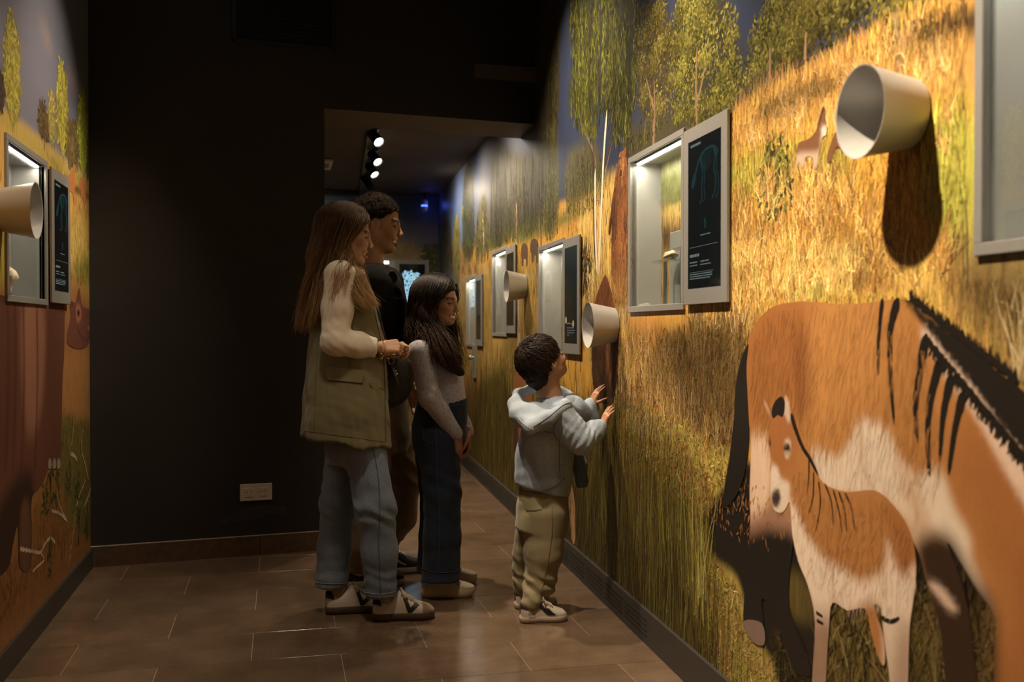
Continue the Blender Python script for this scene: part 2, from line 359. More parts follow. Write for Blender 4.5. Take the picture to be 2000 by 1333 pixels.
def info_screen(s0, s1, z0, z1, side, label, draw=None, d=0.016):
    sm, hw, h = (s0+s1)/2, (s1-s0)/2, z1-z0
    base = RW(sm, 0, z0) if side == 'R' else (LW(sm, 0, z0) if side == 'L' else side[0])
    e = empty('info_screen', tuple(base), ROT_R if side == 'R' else (ROT_L if side == 'L' else side[1]))
    tag(e, label, 'screen', 'framed info screens')
    m = MB(); ix, iz0, iz1 = hw-0.045, 0.052, h-0.045
    m.bbox(-hw, hw, 0.006, d, 0, h, 0.0012); m.build('housing', M['satin'], e)
    m = MB(); m.box(-hw+0.01, hw-0.01, 0.0, 0.007, 0.01, h-0.01); m.build('back_box', M['slot'], e)
    m = MB(); m.box(-ix, ix, d-0.0005, d+0.0008, iz0, iz1); scr = m.build('screen_glass', M['screen_black'], e)
    if draw: draw(e, scr, ix, iz0, iz1, d+0.0011)
    return e
def cone_viewer(s, z, side, label, Rf=0.0945, Rb=0.071, Lc=0.118):
    base = RW(s, 0, z) if side == 'R' else LW(s, 0, z)
    e = empty('cone_viewer', tuple(base), ROT_R if side == 'R' else ROT_L); tag(e, label, 'viewing cone', 'conical metal viewers')
    MX = Matrix.Rotation(-PI/2, 4, 'X')           # local z -> wall normal (+y)
    t = 0.0022
    m = MB(); m.lathe([(Rb, 0.004), (Rf, Lc), (Rf+0.0005, Lc+0.0008), (Rf-t, Lc), (Rb-t, 0.006)], 64, MX, caps=False); m.build('cone_shell', M['cone'], e, auto=40)
    m = MB(); m.lathe([(Rb-0.004, 0.0), (Rb-0.004, 0.0045), (Rb-0.02, 0.0045)], 48, MX, caps=False); m.build('gasket', M['slot'], e)
    m = MB(); m.lathe([(0.0001, 0.010), (Rb-0.003, 0.010), (Rb-0.003, 0.013), (0.0001, 0.013)], 48, MX, caps=False); m.build('peep_glass', M['screen_black'], e)
    return e
# ================================================================ MURALS (flat prints on the walls, drawn as vector pictures)
def smooth_poly(p, closed=True, per=5):
    p = np.asarray(p, float); n = len(p); out = []
    for i in range(n if closed else n-1):
        if closed: a, b, c, d = p[i-1], p[i], p[(i+1) % n], p[(i+2) % n]
        else: a, b, c, d = p[max(i-1, 0)], p[i], p[i+1], p[min(i+2, n-1)]
        for t in np.linspace(0, 1, per, endpoint=False):
            out.append(0.5*((2*b)+(c-a)*t+(2*a-5*b+4*c-d)*t*t+(3*b-a-3*c+d)*t**3))
    if not closed: out.append(p[-1])
    return np.array(out)
def seg_dist(P, a, b):
    ab = b-a; t = np.clip(((P-a)@ab)/max(ab@ab, 1e-12), 0, 1); return np.linalg.norm(P-(a+t[:, None]*ab), axis=1), t
def poly_sd(P, poly):              # signed distance, negative inside
    d = np.full(len(P), 1e9); ins = np.zeros(len(P), bool); n = len(poly)
    for i in range(n):
        a, b = poly[i-1], poly[i]; dd, _ = seg_dist(P, a, b); d = np.minimum(d, dd)
        if a[1] != b[1]:
            c = ((a[1] > P[:, 1]) != (b[1] > P[:, 1])) & (P[:, 0] < (b[0]-a[0])*(P[:, 1]-a[1])/(b[1]-a[1])+a[0]); ins ^= c
    return np.where(ins, -d, d)
class Picture:
    def __init__(s, to_wall): s.to = to_wall; s.layers = []; s.bg = (0.2, 0.2, 0.2, 0.3)
    def area(s, pts, col, soft=0.02, alpha=None, op=1.0, smooth=True):
        q = s.to(pts); q = smooth_poly(q, True, 4) if smooth else q
        s.layers.append(('a', q, np.array(col), soft, alpha, op)); return s
    def line(s, pts, col, w0, w1=None, soft=0.004, alpha=None, op=1.0):
        q = smooth_poly(s.to(pts), False, 5); s.layers.append(('l', q, np.array(col), soft, alpha, op, w0, w0 if w1 is None else w1)); return s
    def color(s, P):
        C = np.tile(np.array(s.bg, float), (len(P), 1))
        for L in s.layers:
            q, col, soft, al, op = L[1], L[2], L[3], L[4], L[5]; m = 3*soft+(max(L[6], L[7]) if L[0] == 'l' else 0)
            k = np.nonzero((P[:, 0] > q[:, 0].min()-m) & (P[:, 0] < q[:, 0].max()+m) & (P[:, 1] > q[:, 1].min()-m) & (P[:, 1] < q[:, 1].max()+m))[0]
            if not len(k): continue
            Q = P[k]
            if L[0] == 'a': d = poly_sd(Q, q)
            else:
                d = np.full(len(Q), 1e9); n = len(q)-1
                for i in range(n):
                    dd, t = seg_dist(Q, q[i], q[i+1]); d = np.minimum(d, dd-(L[6]+(L[7]-L[6])*(i+t)/n))
            f = np.clip(0.5-d/(2*soft), 0, 1); f = (f*f*(3-2*f)*op)[:, None]
            C[k, :3] = C[k, :3]*(1-f)+col*f
            if al is not None: C[k, 3:] = C[k, 3:]*(1-f)+al*f
        return C
def wall_grid(name, S, Z, holes, W, pic, m, label):
    for a, b, c, d in holes: S = np.append(S, (a, b)); Z = np.append(Z, (c, d))
    S = np.unique(np.round(S, 4)); Z = np.unique(np.round(Z, 4)); ns, nz = len(S), len(Z)
    A, B = np.meshgrid(S, Z, indexing='ij'); P = np.stack([A.ravel(), B.ravel()], 1)
    i, j = np.meshgrid(np.arange(ns-1), np.arange(nz-1), indexing='ij'); sc = (S[:-1]+S[1:])/2; zc = (Z[:-1]+Z[1:])/2
    keep = np.ones((ns-1, nz-1), bool)
    for a, b, c, d in holes: keep &= ~(((sc > a) & (sc < b))[:, None] & ((zc > c) & (zc < d))[None, :])
    q = np.stack([i*nz+j, (i+1)*nz+j, (i+1)*nz+j+1, i*nz+j+1], -1)[keep]
    me = npmesh(name, W(P[:, 0], 0.0, P[:, 1]), q)
    set_col(me, pic.color(P)) if len(me.vertices) == len(P) else None
    return tag(mobj(name, me, m), label, None, None, 'structure')
def printed(name, W, pic, outline, d, m, parent, step=0.011, per=5, label=None, smooth=True):
    q = pic.to(outline); q = smooth_poly(q, True, per) if smooth else q
    lo, hi = q.min(0), q.max(0); g = np.stack(np.meshgrid(np.arange(lo[0], hi[0], step), np.arange(lo[1], hi[1], step), indexing='ij'), -1).reshape(-1, 2)
    g = g+rng.uniform(-.15, .15, g.shape)*step; g = g[poly_sd(g, q) < -step*0.5]
    pts = [Vector(x) for x in q]+[Vector(x) for x in g]; n = len(q)
    v, _, f, *_r = mgeo.delaunay_2d_cdt(pts, [(i, (i+1) % n) for i in range(n)], [], 1, 1e-6)
    V = np.array([tuple(x) for x in v]); me = npmesh(name, W(V[:, 0], d, V[:, 1]), np.array(f))
    set_col(me, pic.color(V)); o = mobj(name, me, m, parent)
    if label: o['label'] = label
    return o
def strokes(name, W, base, length, ang, width, col, d, m, parent, curve=None, nseg=2, label=None, leaf=False):
    n = len(base); length, ang, width = [np.broadcast_to(np.asarray(x, float), (n,)) for x in (length, ang, width)]
    curve = np.zeros(n) if curve is None else np.broadcast_to(np.asarray(curve, float), (n,))
    p = base.copy(); V = []; a = ang.copy()
    for k in range(nseg+1):
        t = k/nseg; w_ = width*(np.sin(PI*min(max(t, 0.06), 0.94)) if leaf else (1-0.8*t)); nx, ny = np.cos(a), np.sin(a)   # a: angle from vertical
        V.append(np.stack([p[:, 0]-nx*w_/2, p[:, 1]+ny*w_/2], 1)); V.append(np.stack([p[:, 0]+nx*w_/2, p[:, 1]-ny*w_/2], 1))
        p = p+np.stack([np.sin(a), np.cos(a)], 1)*(length/nseg)[:, None]; a = a+curve/nseg
    m2 = 2*(nseg+1); V = np.stack(V, 1).reshape(-1, 2); b = np.arange(n)[:, None]*m2
    q = np.concatenate([b+np.array([[2*k, 2*k+1, 2*k+3, 2*k+2]]) for k in range(nseg)], 0)
    dz = d+np.repeat(rng.uniform(0, 0.0004, n), m2)
    me = npmesh(name, W(V[:, 0], dz, V[:, 1]), q); c = np.repeat(col, m2, 0)
    if len(me.vertices) == len(c): set_col(me, c)
    o = mobj(name, me, m, parent); o['kind'] = 'stuff'
    if label: o['label'] = label
    return o
def scatter(pic, poly, n, smooth=True):
    q = pic.to(poly); q = smooth_poly(q, True, 4) if smooth else q; lo, hi = q.min(0), q.max(0); out = []
    while sum(map(len, out)) < n:
        g = rng.uniform(lo, hi, (n*2, 2)); out.append(g[poly_sd(g, q) < 0])
    return np.concatenate(out)[:n]
def outside(P, holes, pad=0.012):
    k = np.ones(len(P), bool)
    for a, b, c, d in holes: k &= ~((P[:, 0] > a-pad) & (P[:, 0] < b+pad) & (P[:, 1] > c-pad) & (P[:, 1] < d+pad))
    return k
MP = print_mat('printed_wallpaper', 0.42, 0.42, 55, 8, 0.3, 260, 0.22)
MI = print_mat('printed_ink', 0.44, 0.12, 30, 14, 0.28, 200, 0.12)
GOLD, GOLD2, STRAW = (0.60, 0.32, 0.062), (0.50, 0.25, 0.045), (0.74, 0.47, 0.15)
GREEN, OLIVE, DARK, BLK = (0.30, 0.30, 0.045), (0.20, 0.19, 0.04), (0.055, 0.040, 0.018), (0.014, 0.011, 0.009)
BROWN, RUST, CREAM, TAN = (0.22, 0.105, 0.045), (0.33, 0.12, 0.04), (0.66, 0.52, 0.40), (0.405, 0.178, 0.054)

# ---------------------------------------------------------------- right wall: background picture
R = Picture(rw); R.bg = (0.030, 0.038, 0.075, 0.12)
hill = [(1800, 0), (1700, 62), (1600, 118), (1480, 186), (1430, 216), (1338, 262), (1240, 325), (1180, 362), (1080, 402), (1010, 440), (950, 470), (900, 490), (862, 505)]
R.area([(1012, -60), (1012, 600), (830, 600), (830, 200), (960, 230)], (0.115, 0.125, 0.165), 0.35)
R.area([(1040, -60), (1125, -60), (1100, 60), (1075, 260), (1040, 330)], (0.055, 0.07, 0.10), 0.15)
R.area([(905, 300), (900, 500), (858, 520), (858, 420), (880, 380)], (0.07, 0.10, 0.20), 0.10)
R.area([(935, 300), (922, 500), (900, 520), (905, 330)], (0.10, 0.14, 0.27), 0.10)
R.area(hill+[(862, 900), (1345, 1500), (2150, 2200), (2300, 300), (2300, -400)], GOLD, 0.03, 0.9, smooth=False)
# slopes, bands of shade in the landscape, meadow tones
R.area([(1700, 80), (1900, -20), (2200, -120), (2300, 200), (1950, 190), (1700, 190), (1560, 250), (1430, 300), (1430, 230)], (0.47, 0.26, 0.07), 0.06, 0.8)
R.area([(1480, 228), (1530, 190), (1590, 172), (1650, 160), (1640, 180), (1580, 205), (1510, 232)], (0.075, 0.045, 0.018), 0.03, 0.5)
R.area([(1775, 95), (1790, 66), (1840, 40), (1900, 10), (1980, -30), (2100, -40), (2100, 40), (1900, 72), (1830, 96)], (0.050, 0.030, 0.012), 0.03, 0.5)
R.area([(1430, 322), (1500, 300), (1580, 285), (1650, 300), (1650, 370), (1560, 360), (1430, 400)], (0.40, 0.33, 0.06), 0.05)
R.area([(1840, 220), (1990, 240), (1990, 470), (1840, 500), (1800, 350)], (0.42, 0.38, 0.07), 0.06)
R.area([(1430, 470), (1560, 470), (1700, 490), (1850, 540), (1960, 600), (1960, 660), (1780, 600), (1640, 590), (1500, 580), (1430, 585)], (0.66, 0.42, 0.11), 0.06, 0.8)
R.area([(1580, 545), (1660, 540), (1740, 560), (1660, 566)], (0.16, 0.075, 0.02), 0.02)
R.area([(1880, 470), (2100, 430), (2200, 900), (2010, 780), (1930, 690), (1860, 600)], (0.24, 0.17, 0.06), 0.08, 1.0)
R.area([(1232, 650), (1330, 640), (1450, 650), (1470, 760), (1440, 930), (1370, 870), (1300, 800), (1235, 760)], (0.20, 0.105, 0.035), 0.08, 1.0)
R.area([(1300, 690), (1345, 660), (1450, 690), (1450, 840), (1380, 830), (1330, 780)], (0.085, 0.045, 0.018), 0.06, 1.0)
R.area([(1230, 620), (1290, 640), (1260, 760), (1215, 800), (1205, 680)], (0.40, 0.19, 0.05), 0.06)
R.area([(1300, 800), (1370, 870), (1440, 900), (1420, 975), (1370, 950), (1290, 870)], (0.42, 0.33, 0.07), 0.04)
R.area([(905, 700), (1010, 700), (1110, 800), (1220, 790), (1300, 860), (1400, 990), (1450, 1140), (1560, 1340), (1700, 1700), (1300, 1700), (860, 900)], (0.150, 0.118, 0.022), 0.07, 1.0)
R.area([(1215, 790), (1300, 850), (1390, 960), (1360, 1010), (1280, 940), (1205, 880)], (0.30, 0.19, 0.045), 0.05, 1.0)
R.area([(1050, 905), (1180, 1010), (1330, 1160), (1450, 1290), (1500, 1500), (1300, 1400), (1040, 1120)], (0.10, 0.075, 0.018), 0.07, 1.0)
R.area([(1390, 1095), (1450, 1130), (1520, 1230), (1580, 1333), (1660, 1600), (1480, 1600), (1400, 1290), (1340, 1160)], (0.36, 0.26, 0.06), 0.04, 0.9)
R.area([(1225, 580), (1225, 700), (1160, 740), (1155, 640), (1190, 560)], (0.40, 0.22, 0.055), 0.04)
R.area([(1135, 400), (1235, 340), (1235, 560), (1190, 570), (1140, 560)], (0.72, 0.46, 0.13), 0.05)
R.area([(1010, 455), (1090, 425), (1135, 410), (1130, 425), (1010, 480)], (0.15, 0.155, 0.035), 0.03)
R.area([(940, 470), (1055, 415), (1055, 440), (940, 500)], (0.13, 0.135, 0.032), 0.03)
R.area([(862, 505), (905, 490), (905, 560), (880, 700), (862, 800)], (0.20, 0.14, 0.055), 0.10)
R.area([(900, 690), (935, 690), (935, 760), (915, 880), (900, 860)], (0.40, 0.15, 0.045), 0.06)
R.area([(1432, 480), (1560, 490), (1660, 500), (1640, 575), (1520, 580), (1432, 582)], (0.70, 0.46, 0.13), 0.04, 0.6)
for k in range(26):
    x, y = rng.uniform(1435, 1700), rng.uniform(490, 590); R.area([(x-30, y), (x, y-4), (x+34, y+1), (x, y+5)], [(0.34, 0.30, 0.06), (0.80, 0.56, 0.2), (0.40, 0.19, 0.05)][k % 3], 0.012)
for x, y, w_, h_ in [(1590, 440, 60, 26), (1480, 470, 40, 40), (1660, 480, 40, 22), (1440, 410, 26, 30), (1720, 540, 50, 20), (1870, 560, 40, 40), (1930, 600, 60, 50)]:
    R.area([(x-w_, y), (x, y-h_*.6), (x+w_, y), (x, y+h_*.5)], (0.22, 0.10, 0.03), 0.06, op=.7)
R.area([(1880, 560), (1960, 520), (2060, 560), (2060, 760), (1960, 700), (1900, 640)], (0.11, 0.07, 0.025), 0.08, 1.0, op=.8)
R.area([(862, 540), (940, 520), (1060, 520), (1055, 640), (1000, 700), (862, 760)], (0.43, 0.275, 0.075), 0.10, 0.9)
R.area([(985, 640), (1060, 640), (1100, 760), (1100, 860), (1000, 790)], (0.30, 0.19, 0.05), 0.08, 0.9)
# dark wood of trees behind the leaves
TREES = [  # outline, mass colour, leaf colours, leaf count, leaf length, leaf width, hanging?
 ([(1118, -40), (1240, -40), (1246, 60), (1240, 150), (1228, 240), (1205, 262), (1180, 200), (1160, 250), (1130, 230), (1110, 190), (1120, 100)], (0.040, 0.038, 0.020), [(0.26, 0.27, 0.028), (0.14, 0.15, 0.02), (0.36, 0.34, 0.05), (0.07, 0.065, 0.02)], 3000, 0.040, 0.0075, True),
 ([(1262, 8), (1300, 20), (1322, 90), (1310, 170), (1300, 230), (1275, 240), (1255, 210), (1242, 130), (1246, 60)], (0.060, 0.045, 0.022), [(0.34, 0.28, 0.06), (0.24, 0.19, 0.045)], 2200, 0.016, 0.0085, False),
 ([(1330, -40), (1400, -40), (1430, 40), (1446, 110), (1438, 190), (1400, 232), (1345, 252), (1318, 236), (1312, 160), (1322, 60)], (0.045, 0.040, 0.020), [(0.36, 0.31, 0.06), (0.24, 0.22, 0.045)], 3600, 0.017, 0.009, False),
 ([(1492, 20), (1520, 5), (1538, 60), (1530, 130), (1505, 160), (1470, 180), (1452, 150), (1465, 100)], (0.055, 0.048, 0.022), [(0.28, 0.25, 0.05), (0.20, 0.17, 0.04)], 1600, 0.015, 0.009, False),
 ([(1545, -30), (1600, -40), (1612, 40), (1600, 90), (1560, 120), (1530, 120), (1530, 40)], (0.055, 0.045, 0.02), [(0.26, 0.22, 0.045), (0.17, 0.14, 0.035)], 1400, 0.015, 0.008, False),
 ([(1620, -60), (1740, -60), (1720, 0), (1690, 50), (1650, 78), (1612, 70)], (0.040, 0.034, 0.018), [(0.20, 0.17, 0.04), (0.13, 0.11, 0.03)], 700, 0.020, 0.011, False),
 ([(1700, 30), (1745, -30), (1810, -30), (1806, 40), (1800, 80), (1770, 90), (1740, 70), (1720, 105), (1702, 90)], None, [(0.42, 0.36, 0.06), (0.34, 0.27, 0.05)], 420, 0.018, 0.012, False),
 ([(1046, -40), (1090, -40), (1092, 120), (1088, 250), (1075, 300), (1046, 260)], (0.055, 0.045, 0.025), [(0.20, 0.16, 0.035), (0.13, 0.10, 0.03)], 900, 0.06, 0.010, True),
 ([(1070, 240), (1086, 250), (1091, 350), (1088, 440), (1068, 450), (1062, 350)], (0.10, 0.10, 0.04), [(0.30, 0.28, 0.07), (0.22, 0.20, 0.06)], 900, 0.022, 0.010, True),
 ([(1048, 300), (1062, 300), (1058, 420), (1010, 450), (960, 470), (960, 330), (975, 280), (1010, 300)], (0.075, 0.068, 0.035), [(0.16, 0.14, 0.05), (0.10, 0.09, 0.04)], 1400, 0.035, 0.014, True),
 ([(1110, 300), (1160, 280), (1180, 340), (1170, 380), (1110, 400)], (0.10, 0.09, 0.04), [(0.28, 0.25, 0.06), (0.20, 0.17, 0.05)], 900, 0.022, 0.010, True),
 ([(1225, 250), (1340, 210), (1430, 205), (1338, 262), (1240, 325), (1225, 300)], (0.07, 0.058, 0.025), [(0.24, 0.20, 0.05), (0.16, 0.13, 0.04)], 900, 0.018, 0.010, True),
 ([(912, 315), (922, 330), (926, 400), (924, 500), (906, 505), (903, 400)], (0.055, 0.060, 0.02), [(0.26, 0.28, 0.05), (0.18, 0.18, 0.04)], 1000, 0.03, 0.018, False),
 ([(892, 425), (898, 470), (897, 560), (884, 570), (884, 470)], (0.18, 0.16, 0.04), [(0.40, 0.34, 0.07), (0.30, 0.24, 0.05)], 700, 0.035, 0.02, False),
 ([(862, 450), (880, 440), (884, 560), (880, 620), (860, 640)], (0.05, 0.045, 0.025), [(0.12, 0.11, 0.04), (0.08, 0.07, 0.03)], 500, 0.05, 0.03, False),
 ([(935, 400), (950, 380), (955, 480), (940, 500), (928, 495)], (0.12, 0.11, 0.05), [(0.30, 0.26, 0.08), (0.22, 0.18, 0.06)], 700, 0.04, 0.02, True),
]
for o_, mc, lc, n_, ll, wl, hg in TREES:
    if mc: R.area(o_, tuple(np.array(mc)*.8), 0.06, 0.6, op=.9)
# trunks
for pts, c, a_, b_ in [([(1162, 250), (1161, 360), (1166, 540)], (0.16, 0.10, 0.06), .004, .006),
                       ([(1135, 240), (1160, 300), (1163, 340)], (0.20, 0.14, 0.09), .006, .006), ([(1208, 205), (1195, 270), (1182, 335)], (0.42, 0.30, 0.20), .004, .005),
                       ([(1282, 180), (1278, 235), (1277, 290)], (0.34, 0.24, 0.15), .006, .012), ([(1300, 195), (1284, 215), (1278, 232)], (0.30, 0.2, 0.12), .003, .005),
                       ([(1362, 110), (1360, 180), (1362, 245)], (0.20, 0.12, 0.07), .007, .012), ([(1745, -10), (1752, 60), (1758, 130)], (0.27, 0.17, 0.09), .008, .018),
                       ([(1725, 70), (1745, 88), (1757, 118)], (0.32, 0.2, 0.1), .003, .008), ([(1800, 40), (1775, 75), (1760, 110)], (0.32, 0.2, 0.1), .003, .007),
                       ([(1009, 400), (1007, 480), (1008, 560)], (0.42, 0.26, 0.17), .02, .026), ([(1058, 330), (1057, 420), (1057, 500)], (0.34, 0.24, 0.15), .008, .012),
                       ([(1079, 330), (1080, 400), (1080, 440)], (0.36, 0.32, 0.18), .004, .005), ([(1012, 560), (1014, 700)], (0.55, 0.38, 0.28), .045, .05),
                       ([(943, 420), (945, 500), (947, 540)], (0.45, 0.36, 0.2), .02, .03), ([(1100, 420), (1136, 400), (1136, 470)], (0.30, 0.2, 0.1), .003, .006)]:
    R.line(pts, c, a_, b_, 0.008, 0.4)
# painted ground shadows of the big horse (part of the picture)
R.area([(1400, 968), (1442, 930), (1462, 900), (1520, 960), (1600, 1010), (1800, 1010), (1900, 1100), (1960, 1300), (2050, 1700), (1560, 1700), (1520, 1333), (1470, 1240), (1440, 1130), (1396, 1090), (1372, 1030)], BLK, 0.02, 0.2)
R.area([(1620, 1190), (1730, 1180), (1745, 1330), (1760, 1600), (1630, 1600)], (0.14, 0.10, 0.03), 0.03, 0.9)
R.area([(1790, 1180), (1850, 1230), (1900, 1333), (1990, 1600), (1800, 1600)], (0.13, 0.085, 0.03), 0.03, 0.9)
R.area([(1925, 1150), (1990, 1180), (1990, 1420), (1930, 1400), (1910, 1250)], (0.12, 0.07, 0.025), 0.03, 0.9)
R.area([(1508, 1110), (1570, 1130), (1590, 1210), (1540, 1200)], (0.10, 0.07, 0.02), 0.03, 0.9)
HOLES_R = [(a+0.012, b-0.012, c+0.012, d-0.012) for a, b, c, d in CASES_R]
S = np.concatenate([np.arange(-1.0, 1.4, 0.06), np.arange(1.4, 4.6, 0.0115), np.arange(4.6, 10.43, 0.019), [10.43]])
wr = wall_grid('wall_right', S, np.concatenate([np.arange(0, 2.9, 0.0125), np.linspace(2.9, 3.35, 12)]), HOLES_R, RW, R, MP, 'wallpapered right wall printed with a prehistoric grassland of animals and trees')
# beyond the header the wall stops at the lower ceiling, which covers its top

# ---------------------------------------------------------------- right wall: leaves, grass blades and reeds of the print
def ribbon(name, W, to, pts, w0, w1, col, d, parent, per=8):
    q = smooth_poly(to(pts), False, per); n = len(q); t = np.gradient(q, axis=0); t /= np.linalg.norm(t, axis=1)[:, None]+1e-9
    k = np.linspace(0, 1, n); w_ = (w0+(w1-w0)*k)*np.clip(np.minimum(k, 1-k)*9+0.15, 0, 1)*(1+rng.uniform(-.09, .09, n)); nr = np.stack([-t[:, 1], t[:, 0]], 1)*w_[:, None]
    V = np.concatenate([q-nr, q+nr]); i = np.arange(n-1); f = np.stack([i, i+1, n+i+1, n+i], 1)
    me = npmesh(name, W(V[:, 0], d, V[:, 1]), f); set_col(me, np.tile([*col, .1], (2*n, 1))); return mobj(name, me, MI, parent)
def pick(cols, n, j=0.35):
    c = np.array(cols)[rng.integers(0, len(cols), n)]*rng.uniform(1-j, 1+j, (n, 1)); return np.concatenate([c, np.full((n, 1), 0.3)], 1)
for o_, mc, lc, n_, ll, wl, hg in TREES:
    q_ = smooth_poly(rw(o_), True, 4)
    if hg:                                            # leaves strung on hanging twigs
        nst = n_//9; A = scatter(R, o_, nst); Ls = rng.uniform(.10, .34, nst)*min(1.0, ll/.05+.35); k_ = 12
        P = (A[:, None]+np.stack([rng.normal(0, .006, (nst, k_)), -np.linspace(0, 1, k_)[None]*Ls[:, None]], -1)).reshape(-1, 2); tone = np.repeat(rng.uniform(.25, 1.25, nst)**1.3, k_)
    else:                                             # leaves gathered in tufts
        ncl = max(8, n_//30); A = scatter(R, o_, ncl); k_ = 38; P = (A[:, None]+rng.normal(0, 1, (ncl, k_, 2))*np.array([.032, .026])*max(1.0, ll/.022)**.5).reshape(-1, 2)
        tone = np.repeat(rng.uniform(.22, 1.2, ncl), k_)*(1+.45*np.clip((P[:, 1]-np.repeat(A[:, 1], k_))/.03, -1, 1))
    kk = outside(P, CASES_R, 0.03) & (poly_sd(P, q_) < .035) & (P[:, 1] < 3.3); P, tone = P[kk], tone[kk]; n = len(P)
    ang = PI+rng.normal(0, .45, n) if hg else rng.uniform(0, 2*PI, n)
    cl = pick(lc, n, .3); cl[:, :3] *= (np.clip(tone, .15, 1.6)*.52)[:, None]
    strokes('printed_foliage', RW, P, (min(ll, .04) if hg else ll)*rng.uniform(0.6, 1.3, n), ang, wl*rng.uniform(0.6, 1.2, n), cl, 0.0005, MI, wr, leaf=True, nseg=2)
KEEP = rw([(1376, 990), (1432, 905), (1470, 890), (1520, 1000), (1510, 1260), (1478, 1250), (1446, 1140), (1400, 1088)])      # the big horse's printed shadow stays clear of grass
def under(C): return np.clip(.10+.90*(C[:, :3]@np.array([.4, .5, .1]))/.33, .10, 1.35)[:, None]      # the picture's light and dark zones carry through
def blades(poly, n, l0, l1, wd, cols=None, jit=0.45, lean=0.16, curve=0.5, d=0.0010, nseg=3, smooth=True, nm='printed_grass'):
    P = scatter(R, poly, n, smooth); P = P[outside(P, CASES_R, 0.02)]; n = len(P)
    L_ = rng.uniform(l0, l1, n)
    for a, b, c, e in CASES_R:                        # shorten what would grow over a case
        k = (P[:, 0] > a-0.03) & (P[:, 0] < b+0.03) & (P[:, 1] < c); L_[k] = np.minimum(L_[k], np.maximum(c-P[k, 1]-0.01, 0.005))
    tip = P+np.stack([np.zeros(n), L_], 1); kk = outside(tip, CASES_R, .035)
    for f_ in (.35, .7, 1.0): kk &= (poly_sd(P+np.stack([np.zeros(n), L_*f_], 1), KEEP) > 0) | (rng.random(n) < .06)
    P, L_ = P[kk], L_[kk]; n = len(P)
    C = R.color(P)
    if cols is not None: C = np.concatenate([pick(cols, n, 0.0)[:, :3]*under(C), C[:, 3:]], 1)
    C[:, :3] *= np.clip(rng.normal(1.0, jit, (n, 1)), 0.25, 2.2); C[:, 3] = 0.3
    C[:, 1] *= rng.uniform(0.85, 1.15, n)
    strokes(nm, RW, P, L_, rng.normal(0, lean, n), wd*rng.uniform(0.6, 1.4, n), np.clip(C, 0, 0.9), d, MI, wr, rng.normal(0, curve, n), nseg)
# all-over tufts in the colour of the meadow below them
blades([(1430, 225), (1600, 130), (1800, 20), (1900, 0), (1900, 500), (1700, 600), (1430, 600)], 9000, 0.02, 0.06, 0.0035, jit=0.42)
MIXG = [(0.80, 0.56, 0.20), (0.66, 0.40, 0.10), (0.30, 0.14, 0.04), (0.50, 0.24, 0.06), (0.16, 0.075, 0.025)]
def tufts(poly, nt, per, l0, l1, wd, cols):          # fans of blades from one root
    A = scatter(R, poly, nt); A = A[outside(A, CASES_R, .08)]; A = A[outside(A+np.array([0, l1*.8]), CASES_R, .06)]; nt = len(A); P = np.repeat(A, per, 0)+rng.normal(0, .007, (nt*per, 2)); n = len(P); c = pick(cols, n, .3); c[:, :3] *= np.repeat(rng.uniform(.6, 1.25, (nt, 1))*under(R.color(A)), per, 0)
    strokes('printed_grass', RW, P, rng.uniform(l0, l1, n), rng.normal(0, .42, n), wd*rng.uniform(.6, 1.3, n), np.clip(c, 0, .9), .0012, MI, wr, rng.normal(0, .9, n), 3)
tufts([(1430, 380), (1560, 330), (1640, 330), (1700, 420), (1850, 480), (1850, 560), (1560, 575), (1440, 590)], 210, 16, .03, .10, .0034, MIXG)
tufts([(1500, 200), (1700, 100), (1890, 110), (1890, 300), (1660, 250), (1440, 300)], 130, 14, .02, .06, .003, [(0.60, 0.36, 0.11), (0.44, 0.24, 0.07), (0.30, 0.15, 0.05), (0.70, 0.48, 0.2)])
tufts([(1215, 640), (1460, 600), (1460, 860), (1230, 790)], 170, 16, .05, .15, .0036, MIXG)
tufts([(1880, 500), (2000, 480), (2000, 740), (1900, 660)], 60, 16, .08, .2, .006, [(0.56, 0.42, 0.2), (0.36, 0.25, 0.09), (0.66, 0.5, 0.28)])
blades([(862, 520), (1010, 450), (1130, 400), (1230, 350), (1230, 660), (1010, 700), (862, 760)], 9000, 0.03, 0.09, 0.0055, jit=0.5)
blades([(862, 560), (1000, 500), (1060, 520), (1130, 560), (1120, 800), (1000, 800), (880, 760)], 2600, 0.05, 0.14, 0.006, [(0.20, 0.10, 0.03), (0.60, 0.42, 0.14), (0.34, 0.27, 0.05), (0.12, 0.06, 0.02)], 0.35, 0.1, 0.4)
blades([(1450, 560), (1700, 520), (1880, 520), (2000, 700), (1900, 690), (1780, 590), (1560, 590)], 2500, 0.02, 0.07, 0.004, jit=0.35)
